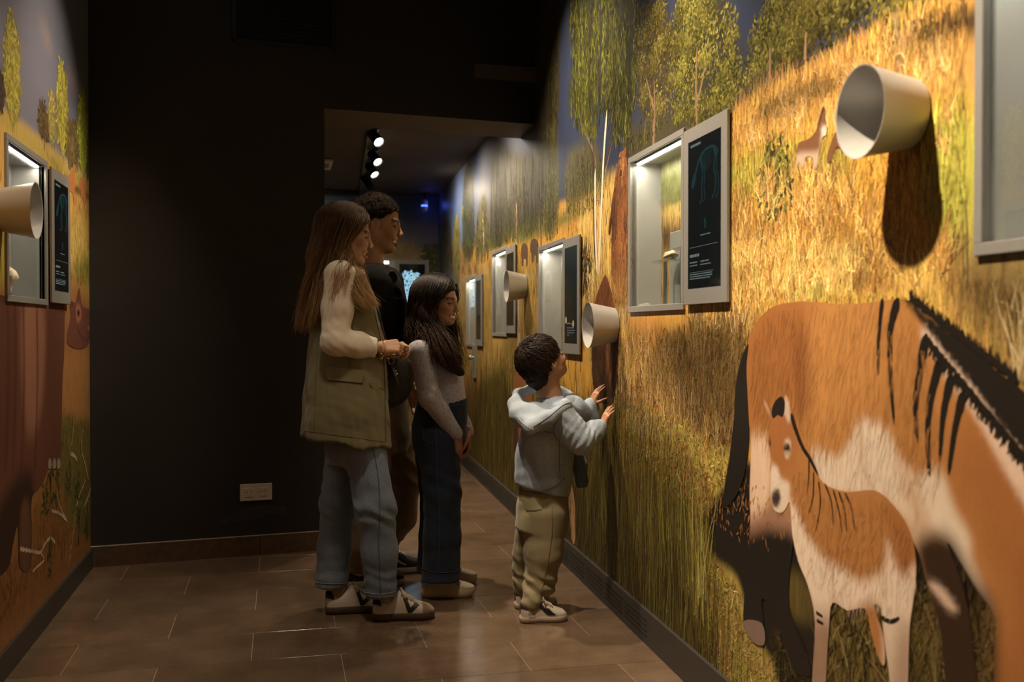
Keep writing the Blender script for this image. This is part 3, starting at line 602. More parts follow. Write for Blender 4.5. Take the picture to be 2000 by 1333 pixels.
# dry stalks between the first bear and the horse
blades([(1215, 720), (1260, 620), (1460, 600), (1460, 760), (1440, 860), (1380, 850), (1300, 800)], 1500, 0.07, 0.20, 0.0042, [(0.62, 0.40, 0.14), (0.50, 0.30, 0.09), (0.70, 0.50, 0.22), (0.34, 0.17, 0.05)], 0.3, 0.2, 0.7)
blades([(1220, 640), (1460, 640), (1440, 900), (1220, 800)], 1800, 0.02, 0.07, 0.004, [(0.45, 0.20, 0.05), (0.55, 0.36, 0.12), (0.06, 0.03, 0.012)], 0.4, 0.7, 0.9)
blades([(1140, 540), (1230, 610), (1230, 780), (1160, 730), (1135, 600)], 1500, 0.05, 0.16, 0.0045, [(0.62, 0.40, 0.12), (0.40, 0.24, 0.07), (0.20, 0.09, 0.03), (0.66, 0.48, 0.2)], 0.3, 0.15, 0.5)
blades([(1125, 505), (1155, 490), (1160, 580), (1128, 590)], 420, 0.03, 0.08, 0.006, [(0.05, 0.03, 0.015), (0.10, 0.05, 0.02), (0.6, 0.4, 0.14)], 0.3, 0.4, 0.5)
# mossy and mixed undergrowth
blades([(1100, 790), (1230, 780), (1380, 950), (1450, 1140), (1380, 1100), (1200, 900)], 3200, 0.02, 0.08, 0.0045, [(0.45, 0.26, 0.06), (0.30, 0.24, 0.05), (0.22, 0.11, 0.03), (0.52, 0.42, 0.12)], 0.4, 0.8, 0.9)
blades([(1390, 1095), (1450, 1130), (1580, 1333), (1640, 1500), (1480, 1500), (1340, 1160)], 2400, 0.015, 0.06, 0.004, [(0.40, 0.34, 0.09), (0.36, 0.18, 0.05), (0.50, 0.40, 0.16), (0.20, 0.15, 0.03)], 0.4, 1.0, 0.9)
blades([(1620, 1190), (1990, 1180), (1990, 1500), (1630, 1500)], 1500, 0.03, 0.12, 0.005, [(0.36, 0.24, 0.06), (0.20, 0.13, 0.03), (0.42, 0.32, 0.12), (0.05, 0.03, 0.015)], 0.4, 0.5, 0.8, 0.0008)
blades([(1300, 790), (1370, 860), (1440, 900), (1420, 975), (1290, 870)], 900, 0.015, 0.05, 0.004, [(0.5, 0.42, 0.10), (0.32, 0.28, 0.05), (0.5, 0.28, 0.08)], 0.35, 0.9, 0.8)
for pts in ([(1163, 330), (1163, 400), (1164, 470), (1167, 536)], [(1186, 215), (1180, 300), (1177, 360), (1174, 430), (1170, 536)]): ribbon('printed_trunk', RW, rw, pts, .012, .016, (0.80, 0.68, 0.50), .0014, wr)
for pts in ([(1160, 262), (1160, 330), (1160, 420), (1163, 520)], [(1150, 280), (1158, 310), (1161, 340)], [(1208, 200), (1196, 262), (1181, 330)], [(1009, 300), (1007, 400), (1008, 470)], [(1058, 320), (1057, 420), (1057, 500)], [(1040, 300), (1038, 400), (1040, 450)], [(1022, 320), (1022, 440)], [(985, 300), (984, 460)], [(970, 330), (970, 470)]): ribbon('printed_trunk', RW, rw, pts, .006, .010, (0.070, 0.045, 0.025), .0013, wr)
for pts in ([(1278, 150), (1279, 220), (1277, 300)], [(1262, 150), (1272, 190), (1278, 215)], [(1362, 90), (1360, 170), (1362, 248)], [(1380, 120), (1370, 170), (1362, 200)], [(1505, 90), (1504, 165)], [(1575, 60), (1573, 118)]): ribbon('printed_trunk', RW, rw, pts, .004, .009, (0.20, 0.125, 0.07), .0013, wr)
# tall green reeds along the floor
REED = [(0.30, 0.25, 0.040), (0.20, 0.155, 0.028), (0.13, 0.088, 0.018), (0.33, 0.21, 0.050), (0.060, 0.038, 0.012), (0.24, 0.11, 0.03)]
blades([(905, 800), (1010, 790), (1110, 930), (1110, 1080), (1000, 990), (905, 895)], 2600, 0.14, 0.42, 0.0065, REED, 0.3, 0.05, 0.2, 0.0012)
blades([(1030, 960), (1110, 870), (1230, 900), (1330, 1040), (1385, 1160), (1450, 1330), (1440, 1380), (1388, 1325), (1200, 1155), (1090, 1050)], 3100, 0.12, 0.38, 0.0045, REED, 0.3, 0.08, 0.3, 0.0014)
blades([(1150, 980), (1330, 1050), (1470, 1230), (1500, 1400), (1388, 1325), (1150, 1100)], 200, 0.25, 0.50, 0.0045, [(0.42, 0.40, 0.10), (0.50, 0.46, 0.16), (0.36, 0.33, 0.05)], 0.2, 0.13, 0.45, 0.0017)
# pale reeds in the upper right corner of the print
blades([(1870, 640), (1930, 560), (2000, 500), (2160, 480), (2200, 900), (2010, 770), (1920, 690)], 800, 0.10, 0.30, 0.007, [(0.50, 0.37, 0.17), (0.36, 0.25, 0.09), (0.62, 0.48, 0.26), (0.2, 0.13, 0.05)], 0.25, 0.18, 0.8, 0.0006)
# seed heads of the rushes
P = scatter(R, [(1310, 900), (1500, 960), (1530, 1080), (1440, 1060), (1330, 960)], 260)
strokes('printed_grass', RW, P, 0.02*rng.uniform(.6, 1.5, len(P)), rng.uniform(-1, 1, len(P)), 0.006, pick([(0.20, 0.08, 0.03), (0.30, 0.13, 0.04)], len(P)), 0.0019, MI, wr, leaf=True)
# dark bush on the slope
P = scatter(R, [(1510, 262), (1535, 285), (1545, 330), (1550, 385), (1530, 425), (1495, 420), (1482, 370), (1490, 300)], 330)
strokes('printed_foliage', RW, P, 0.022*rng.uniform(.6, 1.3, len(P)), rng.uniform(0, 6.28, len(P)), 0.014, pick([(0.035, 0.034, 0.014), (0.09, 0.085, 0.02), (0.15, 0.14, 0.03)], len(P)), 0.0012, MI, wr, leaf=True)
P = scatter(R, [(1121, 500), (1140, 490), (1155, 530), (1145, 575), (1121, 580)], 300)
strokes('printed_foliage', RW, P, 0.04*rng.uniform(.6, 1.3, len(P)), rng.normal(0, 0.6, len(P)), 0.014, pick([(0.03, 0.022, 0.012), (0.07, 0.045, 0.02)], len(P)), 0.0012, MI, wr, leaf=True)

# ---------------------------------------------------------------- right wall: the printed animals
def Z2(l): return [(1400+x/1.681, 540+y/1.681) for x, y in l]        # points measured on an enlarged view
H = Picture(rw); H.bg = (*TAN, 0.5)
H.area(Z2([(100, 60), (300, 60), (330, 300), (260, 420), (140, 480), (90, 500)]), (0.31, 0.120, 0.036), 0.10)
H.area(Z2([(340, 90), (560, 80), (560, 330), (440, 480), (330, 520), (300, 300)]), (0.47, 0.215, 0.066), 0.08)
H.area(Z2([(250, 200), (290, 200), (300, 420), (270, 430)]), (0.24, 0.088, 0.028), 0.05)
H.area(Z2([(820, 420), (1100, 700), (1300, 1200), (1250, 1500), (900, 1400), (930, 1100), (850, 800), (760, 640)]), (0.31, 0.118, 0.036), 0.08)
for i in range(9): H.line(Z2([(770+i*18, 660+i*38), (850+i*16, 640+i*40), (960+i*10, 700+i*40)]), (0.30, 0.11, 0.035), 0.004, 0.003, 0.012, op=0.55)
H.area(Z2([(316, 570), (400, 590), (440, 540), (465, 480), (500, 470), (560, 505), (600, 590), (640, 640), (670, 650), (735, 640), (780, 760), (830, 850), (840, 930), (900, 1090), (860, 1060), (790, 940), (720, 850), (660, 880), (640, 820), (560, 740), (500, 720), (380, 710), (340, 680)]), CREAM, 0.022)
H.area(Z2([(600, 640), (640, 650), (700, 800), (690, 880), (650, 880), (640, 800)]), (0.55, 0.36, 0.24), 0.03)
H.line(Z2([(475, 490), (480, 620), (510, 690)]), (0.45, 0.28, 0.17), 0.004, 0.003, 0.012)
H.line(Z2([(640, 690), (660, 780), (650, 840)]), (0.40, 0.26, 0.18), 0.003, 0.003, 0.008)
H.area(Z2([(110, 560), (150, 520), (175, 560), (180, 700), (150, 800), (110, 830)]), (0.66, 0.46, 0.33), 0.03)
H.area(Z2([(90, 820), (160, 770), (200, 740), (250, 800), (250, 900), (220, 1000), (90, 1000)]), (0.30, 0.16, 0.10), 0.03)
H.area(Z2([(60, 900), (290, 880), (320, 1400), (40, 1400)]), BLK, 0.03, 0.1)
H.area(Z2([(660, 880), (760, 850), (840, 980), (920, 1120), (900, 1500), (740, 1500), (700, 1100)]), (0.035, 0.018, 0.010), 0.03, 0.1)
H.area(Z2([(700, 1010), (740, 1020), (790, 1090), (760, 1090)]), (0.60, 0.42, 0.32), 0.012)
for pts, w0, w1 in [([(548, 70), (535, 200), (533, 325)], .007, .003), ([(600, 70), (573, 180), (574, 330), (586, 490)], .011, .003), ([(692, 190), (672, 300), (656, 430), (663, 545)], .012, .004),
                    ([(742, 262), (706, 400), (696, 520), (702, 660)], .012, .004), ([(776, 322), (748, 450), (735, 615)], .011, .003), ([(815, 380), (786, 500), (764, 655)], .011, .003)]:
    ribbon('printed_stripe', RW, rw, Z2(pts), w0*1.35, w1*1.5, BLK, 0.0025, wr)
fr = [(690, 190), (730, 240), (760, 290), (800, 340), (850, 400), (900, 470), (950, 560), (1000, 640), (1100, 800)]
H.line(Z2(fr), (0.60, 0.42, 0.32), 0.018, 0.035, 0.012)
H.area(Z2([(610, 60), (650, 80), (700, 130), (800, 180), (880, 250), (1010, 340), (1150, 500), (1250, 800), (1150, 820), (1060, 660), (1000, 570), (920, 470), (850, 370), (760, 262), (700, 182), (640, 110)]), BLK, 0.006, 0.1)
horse_o = Z2([(100, 300), (104, 215), (125, 165), (150, 128), (195, 97), (270, 83), (350, 86), (420, 92), (520, 84), (600, 74), (650, 88), (700, 132), (760, 160), (800, 188), (835, 220), (870, 258), (930, 318), (1000, 368), (1120, 500), (1200, 760), (1230, 1100), (1220, 1500), (940, 1500), (912, 1280), (920, 1170), (908, 1100), (860, 1035), (800, 935), (760, 880), (830, 1100), (860, 1500), (770, 1500), (740, 1180), (690, 1000), (655, 885), (560, 760), (400, 720), (270, 800), (250, 900), (240, 1080), (300, 1250), (310, 1312), (262, 1300), (235, 1240), (190, 1120), (150, 1060), (160, 1205), (130, 1205), (92, 1150), (92, 1060), (105, 900), (112, 800), (110, 700), (114, 560), (104, 420)])
printed('printed_horse', RW, H, horse_o, 0.0021, MI, wr, 0.012, 4, 'large tan wild horse with dark stripes and black mane printed on the wall')
T = Picture(rw); T.bg = (*BLK, 0.2)
printed('printed_horse_tail', RW, T, Z2([(106, 222), (80, 280), (64, 360), (58, 470), (44, 590), (28, 690), (22, 760), (60, 730), (90, 660), (108, 540), (104, 400), (100, 300)]), 0.0023, MI, wr, 0.02, 4)
# mane fringe and stripes get ragged hairs
base = rw(Z2([(690+i*5.2, 190+i*6.3+random.uniform(-6, 6)) for i in np.linspace(0, 70, 240)])); n = len(base)
strokes('printed_hair', RW, base, 0.026*rng.uniform(.5, 1.3, n), PI*0.86+rng.normal(0, .18, n), 0.006, np.tile([*BLK, .1], (n, 1)), 0.0026, MI, wr)
base = rw(Z2([(640+i*7, 80+i*5.4+random.uniform(-6, 6)) for i in np.linspace(0, 50, 190)])); n = len(base)
strokes('printed_hair', RW, base, 0.022*rng.uniform(.5, 1.3, n), 0.25+rng.normal(0, .25, n), 0.007, np.tile([*BLK, .1], (n, 1)), 0.0026, MI, wr)
hf = Picture(rw); hf.bg = (0.20, 0.13, 0.10, 0.3)
printed('printed_hoof', RW, hf, Z2([(95, 1130), (150, 1140), (160, 1205), (130, 1208), (92, 1160)]), 0.0024, MI, wr, 0.02, 4)
# foal
Fp = Picture(rw); Fp.bg = (0.385, 0.165, 0.052, 0.5)
Fp.area(Z2([(140, 380), (260, 380), (260, 620), (180, 620)]), (0.33, 0.125, 0.040), 0.05)
Fp.area(Z2([(560, 740), (670, 840), (670, 1000), (600, 960), (580, 860)]), (0.31, 0.122, 0.038), 0.05)
Fp.area(Z2([(176, 630), (200, 625), (215, 665), (240, 680), (242, 720), (235, 765), (215, 780), (186, 770), (176, 720)]), (0.66, 0.52, 0.42), 0.012)
Fp.area(Z2([(240, 740), (262, 760), (290, 830), (320, 880), (360, 930), (395, 950), (415, 960), (470, 1000), (520, 985), (558, 950), (566, 880), (585, 940), (620, 985), (656, 960), (656, 1100), (640, 1200), (640, 1500), (560, 1500), (540, 1090), (430, 1110), (380, 1090), (370, 1500), (300, 1500), (320, 1120), (290, 1010), (255, 900), (238, 800)]), (0.72, 0.56, 0.44), 0.022)
Fp.area(Z2([(300, 1150), (390, 1150), (390, 1500), (290, 1500)]), (0.30, 0.18, 0.12), 0.05)
Fp.area(Z2([(590, 1180), (650, 1180), (650, 1500), (560, 1500)]), (0.40, 0.26, 0.19), 0.05)
Fp.line(Z2([(384, 960), (388, 1080)]), (0.52, 0.36, 0.26), 0.003, 0.003, 0.008)
Fp.line(Z2([(566, 890), (560, 1000), (545, 1080)]), (0.56, 0.38, 0.26), 0.002, 0.002, 0.01)
ribbon('printed_stripe', RW, rw, Z2([(247, 450), (262, 500), (285, 560), (310, 600), (338, 655)]), .010, .005, BLK, .0034, wr)
for pts in [[(306, 600), (306, 660), (299, 715)], [(322, 640), (320, 720), (306, 780)], [(338, 670), (344, 750), (328, 840)], [(358, 680), (380, 740), (387, 820)], [(386, 700), (405, 770), (416, 845)], [(404, 706), (424, 770), (431, 845)], [(424, 710), (446, 760), (457, 835)]]:
    ribbon('printed_stripe', RW, rw, Z2(pts), .0042, .002, BLK, 0.0034, wr)
ribbon('printed_stripe', RW, rw, Z2([(330, 1104), (352, 1118)]), 0.005, 0.003, BLK, .0034, wr); ribbon('printed_stripe', RW, rw, Z2([(332, 1130), (354, 1142)]), 0.005, 0.003, BLK, .0034, wr)
ribbon('printed_stripe', RW, rw, Z2([(545, 1120), (575, 1134), (605, 1122)]), 0.006, 0.004, BLK, .0034, wr)
Fp.area(Z2([(226, 540), (244, 535), (246, 575), (234, 600), (226, 580)]), (0.55, 0.40, 0.30), 0.006)
Fp.area(Z2([(223, 556), (232, 551), (243, 555), (245, 570), (234, 578), (225, 572)]), BLK, 0.004)
Fp.area(Z2([(196, 700), (208, 702), (213, 735), (200, 760), (184, 745), (184, 715)]), (0.05, 0.03, 0.025), 0.008)
Fp.area(Z2([(170, 540), (180, 540), (178, 556)]), BLK, 0.003)
Fp.area(Z2([(156, 405), (170, 425), (178, 460), (166, 440)]), (0.40, 0.28, 0.22), 0.004)
Fp.area(Z2([(228, 392), (240, 410), (246, 470), (236, 478), (226, 450)]), (0.52, 0.38, 0.30), 0.004)
foal_o = Z2([(155, 402), (166, 412), (180, 445), (188, 466), (196, 440), (205, 405), (214, 395), (222, 410), (226, 392), (231, 388), (243, 415), (250, 450), (268, 490), (285, 525), (308, 580), (330, 640), (348, 672), (370, 690), (430, 708), (510, 702), (545, 715), (575, 742), (620, 800), (648, 868), (659, 955), (650, 1060), (637, 1160), (632, 1333), (630, 1500), (572, 1500), (572, 1333), (552, 1180), (542, 1090), (520, 1085), (550, 1180), (556, 1270), (540, 1265), (510, 1170), (490, 1092), (432, 1098), (384, 1072), (372, 1150), (362, 1333), (360, 1500), (312, 1500), (316, 1333), (326, 1140), (304, 1020), (272, 940), (252, 850), (246, 760), (240, 742), (230, 762), (214, 778), (190, 764), (180, 712), (182, 620), (174, 540), (180, 480), (164, 440)])
printed('printed_foal', RW, Fp, foal_o, 0.0030, MI, wr, 0.010, 3, 'tan and white striped foal printed in front of the large horse')
tf = Picture(rw); tf.bg = (*BLK, 0.1)
printed('printed_mane_tuft', RW, tf, Z2([(188, 466), (184, 440), (196, 410), (214, 395), (226, 408), (226, 440), (218, 462), (204, 455)]), 0.0034, MI, wr, 0.01, 4)
# bears, deer, bison, wild asses further along the wall
def C4(l): return [(840+x/2.9625, 250+y/2.9625) for x, y in l]
Bp = Picture(rw); Bp.bg = (0.19, 0.072, 0.026, 0.9)
Bp.area(C4([(1040, 560), (1062, 380), (1085, 420), (1078, 560), (1048, 640)]), (0.10, 0.036, 0.015), 0.02)
Bp.area(C4([(1090, 560), (1115, 430), (1150, 440), (1150, 640), (1105, 800)]), (0.28, 0.11, 0.036), 0.03)
Bp.area(C4([(1125, 480), (1145, 470), (1146, 600), (1130, 600)]), (0.12, 0.045, 0.02), 0.02)
Bp.area(C4([(1100, 150), (1125, 150), (1122, 250), (1104, 270)]), (0.44, 0.19, 0.075), 0.02)
Bp.area(C4([(1102, 225), (1112, 225), (1112, 262), (1104, 262)]), (0.12, 0.06, 0.035), 0.008)
Bp.line(C4([(1075, 320), (1105, 335), (1135, 320)]), (0.18, 0.07, 0.03), 0.008, 0.008, 0.008); Bp.line(C4([(1072, 345), (1105, 360), (1140, 345)]), (0.18, 0.07, 0.03), 0.006, 0.006, 0.008)
Bp.area(C4([(1050, 820), (1165, 820), (1165, 980), (1050, 980)]), (0.30, 0.15, 0.05), 0.06)
printed('printed_bear', RW, Bp, C4([(1120, 132), (1130, 110), (1140, 120), (1138, 160), (1143, 200), (1140, 260), (1150, 330), (1153, 360), (1155, 520), (1156, 700), (1157, 930), (1140, 950), (1120, 925), (1100, 945), (1075, 925), (1056, 940), (1052, 800), (1056, 640), (1058, 520), (1044, 600), (1036, 622), (1034, 580), (1046, 500), (1058, 400), (1068, 350), (1078, 315), (1090, 280), (1100, 250), (1098, 200), (1096, 160), (1104, 140)]), 0.0020, MI, wr, 0.012, 3, 'brown bear standing upright printed beside the near display case')
B2 = Picture(rw); B2.bg = (0.15, 0.052, 0.020, 0.9)
B2.area(C4([(1000, 900), (1020, 880), (1030, 1000), (1010, 1050)]), (0.14, 0.05, 0.022), 0.02)
B2.area(C4([(930, 1230), (1090, 1230), (1090, 1650), (930, 1650)]), (0.055, 0.026, 0.014), 0.05)
B2.area(C4([(1030, 1240), (1055, 1250), (1062, 1330), (1050, 1440), (1028, 1400), (1022, 1300)]), (0.22, 0.085, 0.034), 0.02)
B2.area(C4([(1038, 1290), (1050, 1290), (1050, 1380), (1040, 1390)]), (0.06, 0.03, 0.02), 0.012)
printed('printed_bear', RW, B2, C4([(1015, 853), (1028, 870), (1040, 910), (1055, 960), (1066, 1020), (1088, 1090), (1095, 1200), (1085, 1400), (1075, 1520), (1050, 1600), (1000, 1590), (960, 1560), (942, 1450), (938, 1260), (945, 1100), (958, 1000), (980, 930), (1000, 880)]), 0.0020, MI, wr, 0.013, 3, 'dark brown bear printed behind the low cone')
def fur(pic, outline, n, l, wd, d, ang=PI, sp=.35, lo=.45, hi=1.7, parent=None):
    P = scatter(pic, outline, n); C = pic.color(P); C[:, :3] *= rng.uniform(lo, hi, (n, 1)); C[:, 3] = .2
    strokes('printed_fur', RW, P, l*rng.uniform(.5, 1.3, n), ang+rng.normal(0, sp, n), wd, C, d, MI, parent or wr, rng.normal(0, .3, n), 2)
fur(Bp, C4([(1100, 160), (1138, 160), (1150, 360), (1152, 900), (1060, 900), (1060, 420)]), 1300, .07, .006, .0024)
for pts, w_ in [([(1058, 470), (1046, 560), (1038, 618)], .008), ([(1128, 480), (1128, 560), (1136, 605)], .010), ([(1075, 470), (1078, 700), (1074, 900)], .006), ([(1105, 470), (1112, 640), (1102, 800)], .006), ([(1145, 640), (1140, 800), (1142, 920)], .006), ([(1098, 178), (1112, 172), (1124, 180)], .005)]: ribbon('printed_shading', RW, rw, C4(pts), w_, w_*.5, (0.060, 0.022, 0.010), .0026, wr)
for pts in [[(1112, 170), (1113, 215), (1110, 240)], [(1092, 430), (1092, 700)], [(1122, 640), (1120, 880)]]: ribbon('printed_shading', RW, rw, C4(pts), .008, .005, (0.36, 0.16, 0.06), .0025, wr)
ribbon('printed_shading', RW, rw, C4([(1103, 258), (1108, 262), (1113, 258)]), .012, .012, (0.03, 0.014, 0.01), .0027, wr)
fur(B2, C4([(1015, 870), (1055, 980), (1088, 1200), (1070, 1500), (960, 1500), (945, 1200), (970, 970)]), 900, .06, .006, .0024)
fur(H, Z2([(130, 180), (280, 100), (600, 100), (700, 300), (740, 640), (640, 700), (330, 640), (140, 540)]), 1500, .05, .0022, .00235, PI*.95, .2, .86, 1.12)
fur(Fp, Z2([(260, 620), (360, 720), (520, 720), (640, 860), (640, 1080), (420, 1080), (270, 900)]), 700, .03, .002, .0033, PI*.95, .25, .86, 1.12)
BD = Picture(rw); BD.bg = (0.10, 0.055, 0.032, 0.8)
printed('printed_bison', RW, BD, C4([(528, 700), (531, 682), (537, 671), (548, 667), (558, 673), (564, 690), (567, 715), (566, 750), (564, 797), (557, 799), (556, 765), (549, 758), (541, 764), (540, 798), (532, 798), (531, 760), (527, 735)]), 0.0016, MI, wr, 0.012, 3)
printed('printed_bison', RW, BD, C4([(579, 690), (584, 662), (590, 648), (602, 641), (616, 646), (624, 660), (629, 690), (628, 725), (624, 778), (616, 779), (614, 742), (608, 736), (600, 740), (597, 776), (589, 776), (587, 735), (582, 715)]), 0.0016, MI, wr, 0.012, 3)
DR = Picture(rw); DR.bg = (0.27, 0.105, 0.035, 0.8)
DR.area([(1005, 780), (1012, 800), (1012, 890), (1002, 880)], (0.06, 0.03, 0.015), 0.04)
printed('printed_deer', RW, DR, [(1012, 700), (1030, 704), (1040, 760), (1038, 860), (1030, 895), (1020, 870), (1014, 890), (1006, 890), (1001, 860), (1005, 800), (1004, 740)], 0.0016, MI, wr, 0.02, 3)
DR.layers = []; DR.bg = (0.50, 0.28, 0.14, 0.6); printed('printed_deer_leg', RW, DR, [(1108, 955), (1118, 950), (1124, 1000), (1124, 1055), (1118, 1060), (1114, 1010)], 0.0016, MI, wr, 0.02, 3)
A = Picture(rw); A.bg = (0.17, 0.075, 0.035, 0.5)
A.area([(1560, 300), (1600, 295), (1604, 270), (1612, 260), (1612, 290), (1596, 330), (1560, 326)], (0.46, 0.33, 0.24), 0.012)
A.area([(1606, 250), (1616, 246), (1616, 264), (1608, 268)], (0.62, 0.50, 0.42), 0.008)
A.line([(1608, 214), (1603, 230), (1596, 248)], BLK, 0.006, 0.004, 0.004)
printed('printed_wild_ass', RW, A, [(1609, 208), (1614, 214), (1614, 232), (1617, 248), (1615, 264), (1608, 268), (1604, 285), (1600, 305), (1597, 330), (1591, 330), (1589, 308), (1575, 308), (1572, 326), (1566, 328), (1562, 315), (1560, 330), (1557, 318), (1558, 290), (1563, 278), (1580, 272), (1594, 258), (1602, 232)], 0.0024, MI, wr, 0.008, 3)
printed('printed_wild_ass', RW, A, [(1632, 262), (1650, 250), (1660, 270), (1650, 300), (1636, 286), (1626, 312), (1618, 318), (1618, 300)], 0.0024, MI, wr, 0.01, 3)
BB_ = Picture(rw); BB_.bg = (0.22, 0.085, 0.035, 0.8)
for x in (902, 915, 927): printed('printed_deer', RW, BB_, [(x, 524), (x+2, 516), (x+4, 522), (x+5, 530), (x+4.5, 541), (x+3, 533), (x+1, 533), (x, 542), (x-.5, 530)], 0.0016, MI, wr, 0.04, 3)
# paper seams of the hung lengths
for s in (5.62, 7.55, 2.05):
    b = MB(); v = [RW(s, 0.0004, BBH), RW(s+0.002, 0.0004, BBH), RW(s+0.002, 0.0004, 2.5), RW(s, 0.0004, 2.5)]; pyd('paper_seam', v, [(0, 1, 2, 3)], M['wood_header'], wr)

# ---------------------------------------------------------------- left wall
Lp = Picture(lw); Lp.bg = (0.165, 0.16, 0.21, 0.10)
Lp.area([(60, -20), (178, 40), (178, 330), (150, 260), (100, 120)], (0.115, 0.12, 0.155), 0.25)
Lp.area([(78, 40), (92, 60), (100, 95), (88, 80)], (0.22, 0.165, 0.165), 0.08); Lp.area([(134, 140), (146, 150), (150, 175), (140, 165)], (0.22, 0.165, 0.165), 0.08)
Lp.area([(-200, 60), (-60, 165), (0, 205), (40, 240), (90, 280), (130, 318), (180, 350), (180, 700), (180, 1100), (-200, 1500), (-500, 1700), (-500, 0)], (0.56, 0.33, 0.095), 0.03, 0.8, smooth=False)
Lp.area([(0, 215), (60, 258), (130, 315), (180, 352), (180, 375), (120, 345), (60, 300), (0, 240)], (0.40, 0.30, 0.08), 0.04)
Lp.area([(110, 335), (140, 358), (178, 385), (178, 392), (135, 368)], (0.10, 0.05, 0.02), 0.02)
Lp.area([(130, 440), (180, 440), (180, 560), (130, 560)], (0.60, 0.42, 0.12), 0.06)
Lp.area([(150, 510), (180, 510), (180, 560), (150, 560)], (0.28, 0.26, 0.05), 0.06)
Lp.area([(-200, 560), (10, 540), (180, 590), (180, 1100), (-200, 1500)], (0.30, 0.135, 0.045), 0.10, 0.8)
Lp.area([(120, 700), (180, 700), (180, 830), (125, 810)], (0.36, 0.17, 0.06), 0.05)
Lp.area([(122, 815), (150, 822), (180, 840), (180, 1050), (120, 1000), (110, 900)], (0.17, 0.135, 0.035), 0.06, 0.9)
Lp.area([(40, 970), (110, 930), (130, 1060), (60, 1140)], (0.26, 0.12, 0.04), 0.08)
Lp.area([(-200, 1100), (60, 1110), (180, 1060), (0, 1270), (-200, 1500)], (0.20, 0.085, 0.028), 0.08)
Lp.area([(0, 470), (8, 470), (8, 540), (0, 545)], (0.40, 0.36, 0.06), 0.04)
LT = [([(18, 35), (28, 50), (36, 100), (37, 180), (34, 225), (22, 225), (12, 190), (10, 100)], [(0.36, 0.31, 0.06), (0.25, 0.21, 0.045)], 900, .03),
      ([(117, 130), (124, 140), (130, 190), (131, 250), (126, 290), (116, 280), (112, 200)], [(0.38, 0.34, 0.06), (0.25, 0.22, 0.045)], 800, .035), ([(100, 185), (106, 200), (108, 260), (104, 275), (97, 265), (96, 210)], [(0.34, 0.29, 0.08), (0.24, 0.19, 0.06)], 400, .03),
      ([(82, 205), (90, 220), (95, 250), (92, 268), (80, 258), (75, 235)], [(0.14, 0.09, 0.035), (0.08, 0.05, 0.03)], 300, .03), ([(158, 182), (165, 195), (169, 260), (168, 320), (158, 320), (153, 250)], [(0.34, 0.36, 0.05), (0.22, 0.24, 0.035)], 800, .04),
      ([(128, 245), (150, 255), (153, 310), (145, 320), (130, 300)], [(0.10, 0.07, 0.03), (0.16, 0.11, 0.04)], 400, .04), ([(172, 275), (180, 280), (180, 330), (170, 330)], [(0.08, 0.07, 0.03)], 200, .05), ([(-6, 130), (4, 150), (8, 190), (0, 205), (-12, 190)], [(0.06, 0.04, 0.03)], 200, .03)]
for o_, lc, n_, ll in LT: Lp.area(o_, tuple(np.array(lc[-1])*0.45), 0.05, 0.5)
for pts in [[(25, 205), (26, 245)], [(86, 250), (87, 290)], [(123, 270), (125, 315)], [(163, 300), (163, 345)]]: Lp.line(pts, (0.22, 0.14, 0.08), 0.008, 0.010, 0.006)
HOLES_L = [(a+0.012, b-0.012, c+0.012, d-0.012) for a, b, c, d in CASES_L]
wl_ = wall_grid('wall_left', np.concatenate([np.arange(-1.0, 3.2, 0.08), np.arange(3.2, yb(XL), 0.014), [yb(XL)]]), np.concatenate([np.arange(0, 3.0, 0.014), np.linspace(3.0, 3.35, 8)]), HOLES_L, lambda s, d, z: LW(s, d, z), Lp, MP, 'wallpapered left wall printed with poplars, grassland and a large brown animal')
wl_.data.flip_normals()
for o_, lc, n_, ll in LT:
    P = scatter(Lp, o_, n_); P += rng.normal(0, 0.012, P.shape); n = len(P)
    strokes('printed_foliage', LW, P, ll*rng.uniform(.6, 1.3, n), rng.uniform(0, 6.28, n), ll*0.5, pick(lc, n), 0.0005, MI, wl_, leaf=True)
P = scatter(Lp, [(0, 235), (178, 370), (178, 560), (0, 540)], 2200, False); P = P[outside(P, CASES_L, 0.04)]; n = len(P); C = Lp.color(P); C[:, :3] *= rng.uniform(.65, 1.35, (n, 1)); C[:, 3] = .3
strokes('printed_grass', LW, P, rng.uniform(.02, .05, n), rng.normal(0, .2, n), 0.005, C, 0.0006, MI, wl_)
P = scatter(Lp, [(122, 815), (180, 840), (180, 1050), (60, 1140), (0, 1230), (0, 1130), (110, 930)], 2200, False); n = len(P); C = Lp.color(P); C[:, :3] *= rng.uniform(.5, 1.6, (n, 1)); C[:, 3] = .3
strokes('printed_grass', LW, P, rng.uniform(.02, .07, n), rng.normal(0, .4, n), 0.005, C, 0.0006, MI, wl_)
def C5(l): return [(x/2.106, 700+y/2.106) for x, y in l]
E_ = Picture(lw); E_.bg = (0.125, 0.048, 0.030, 0.5)
E_.area(C5([(-60, -250), (60, -250), (60, 300), (-60, 500)]), (0.10, 0.038, 0.022), 0.08); E_.area(C5([(90, -200), (180, -200), (170, 200), (110, 300)]), (0.27, 0.12, 0.075), 0.06)
E_.area(C5([(200, -200), (262, -200), (256, 400), (205, 350)]), (0.115, 0.045, 0.028), 0.04)
E_.area(C5([(20, 560), (130, 480), (130, 900), (-100, 950)]), (0.035, 0.018, 0.012), 0.06); E_.area(C5([(85, 620), (120, 600), (122, 860), (84, 860)]), (0.12, 0.055, 0.032), 0.03)
for x in (30, 60, 95, 150): E_.line(C5([(x, -220), (x+3, 100), (x-8, 450)]), (0.055, 0.02, 0.012), .010, .006, .02)
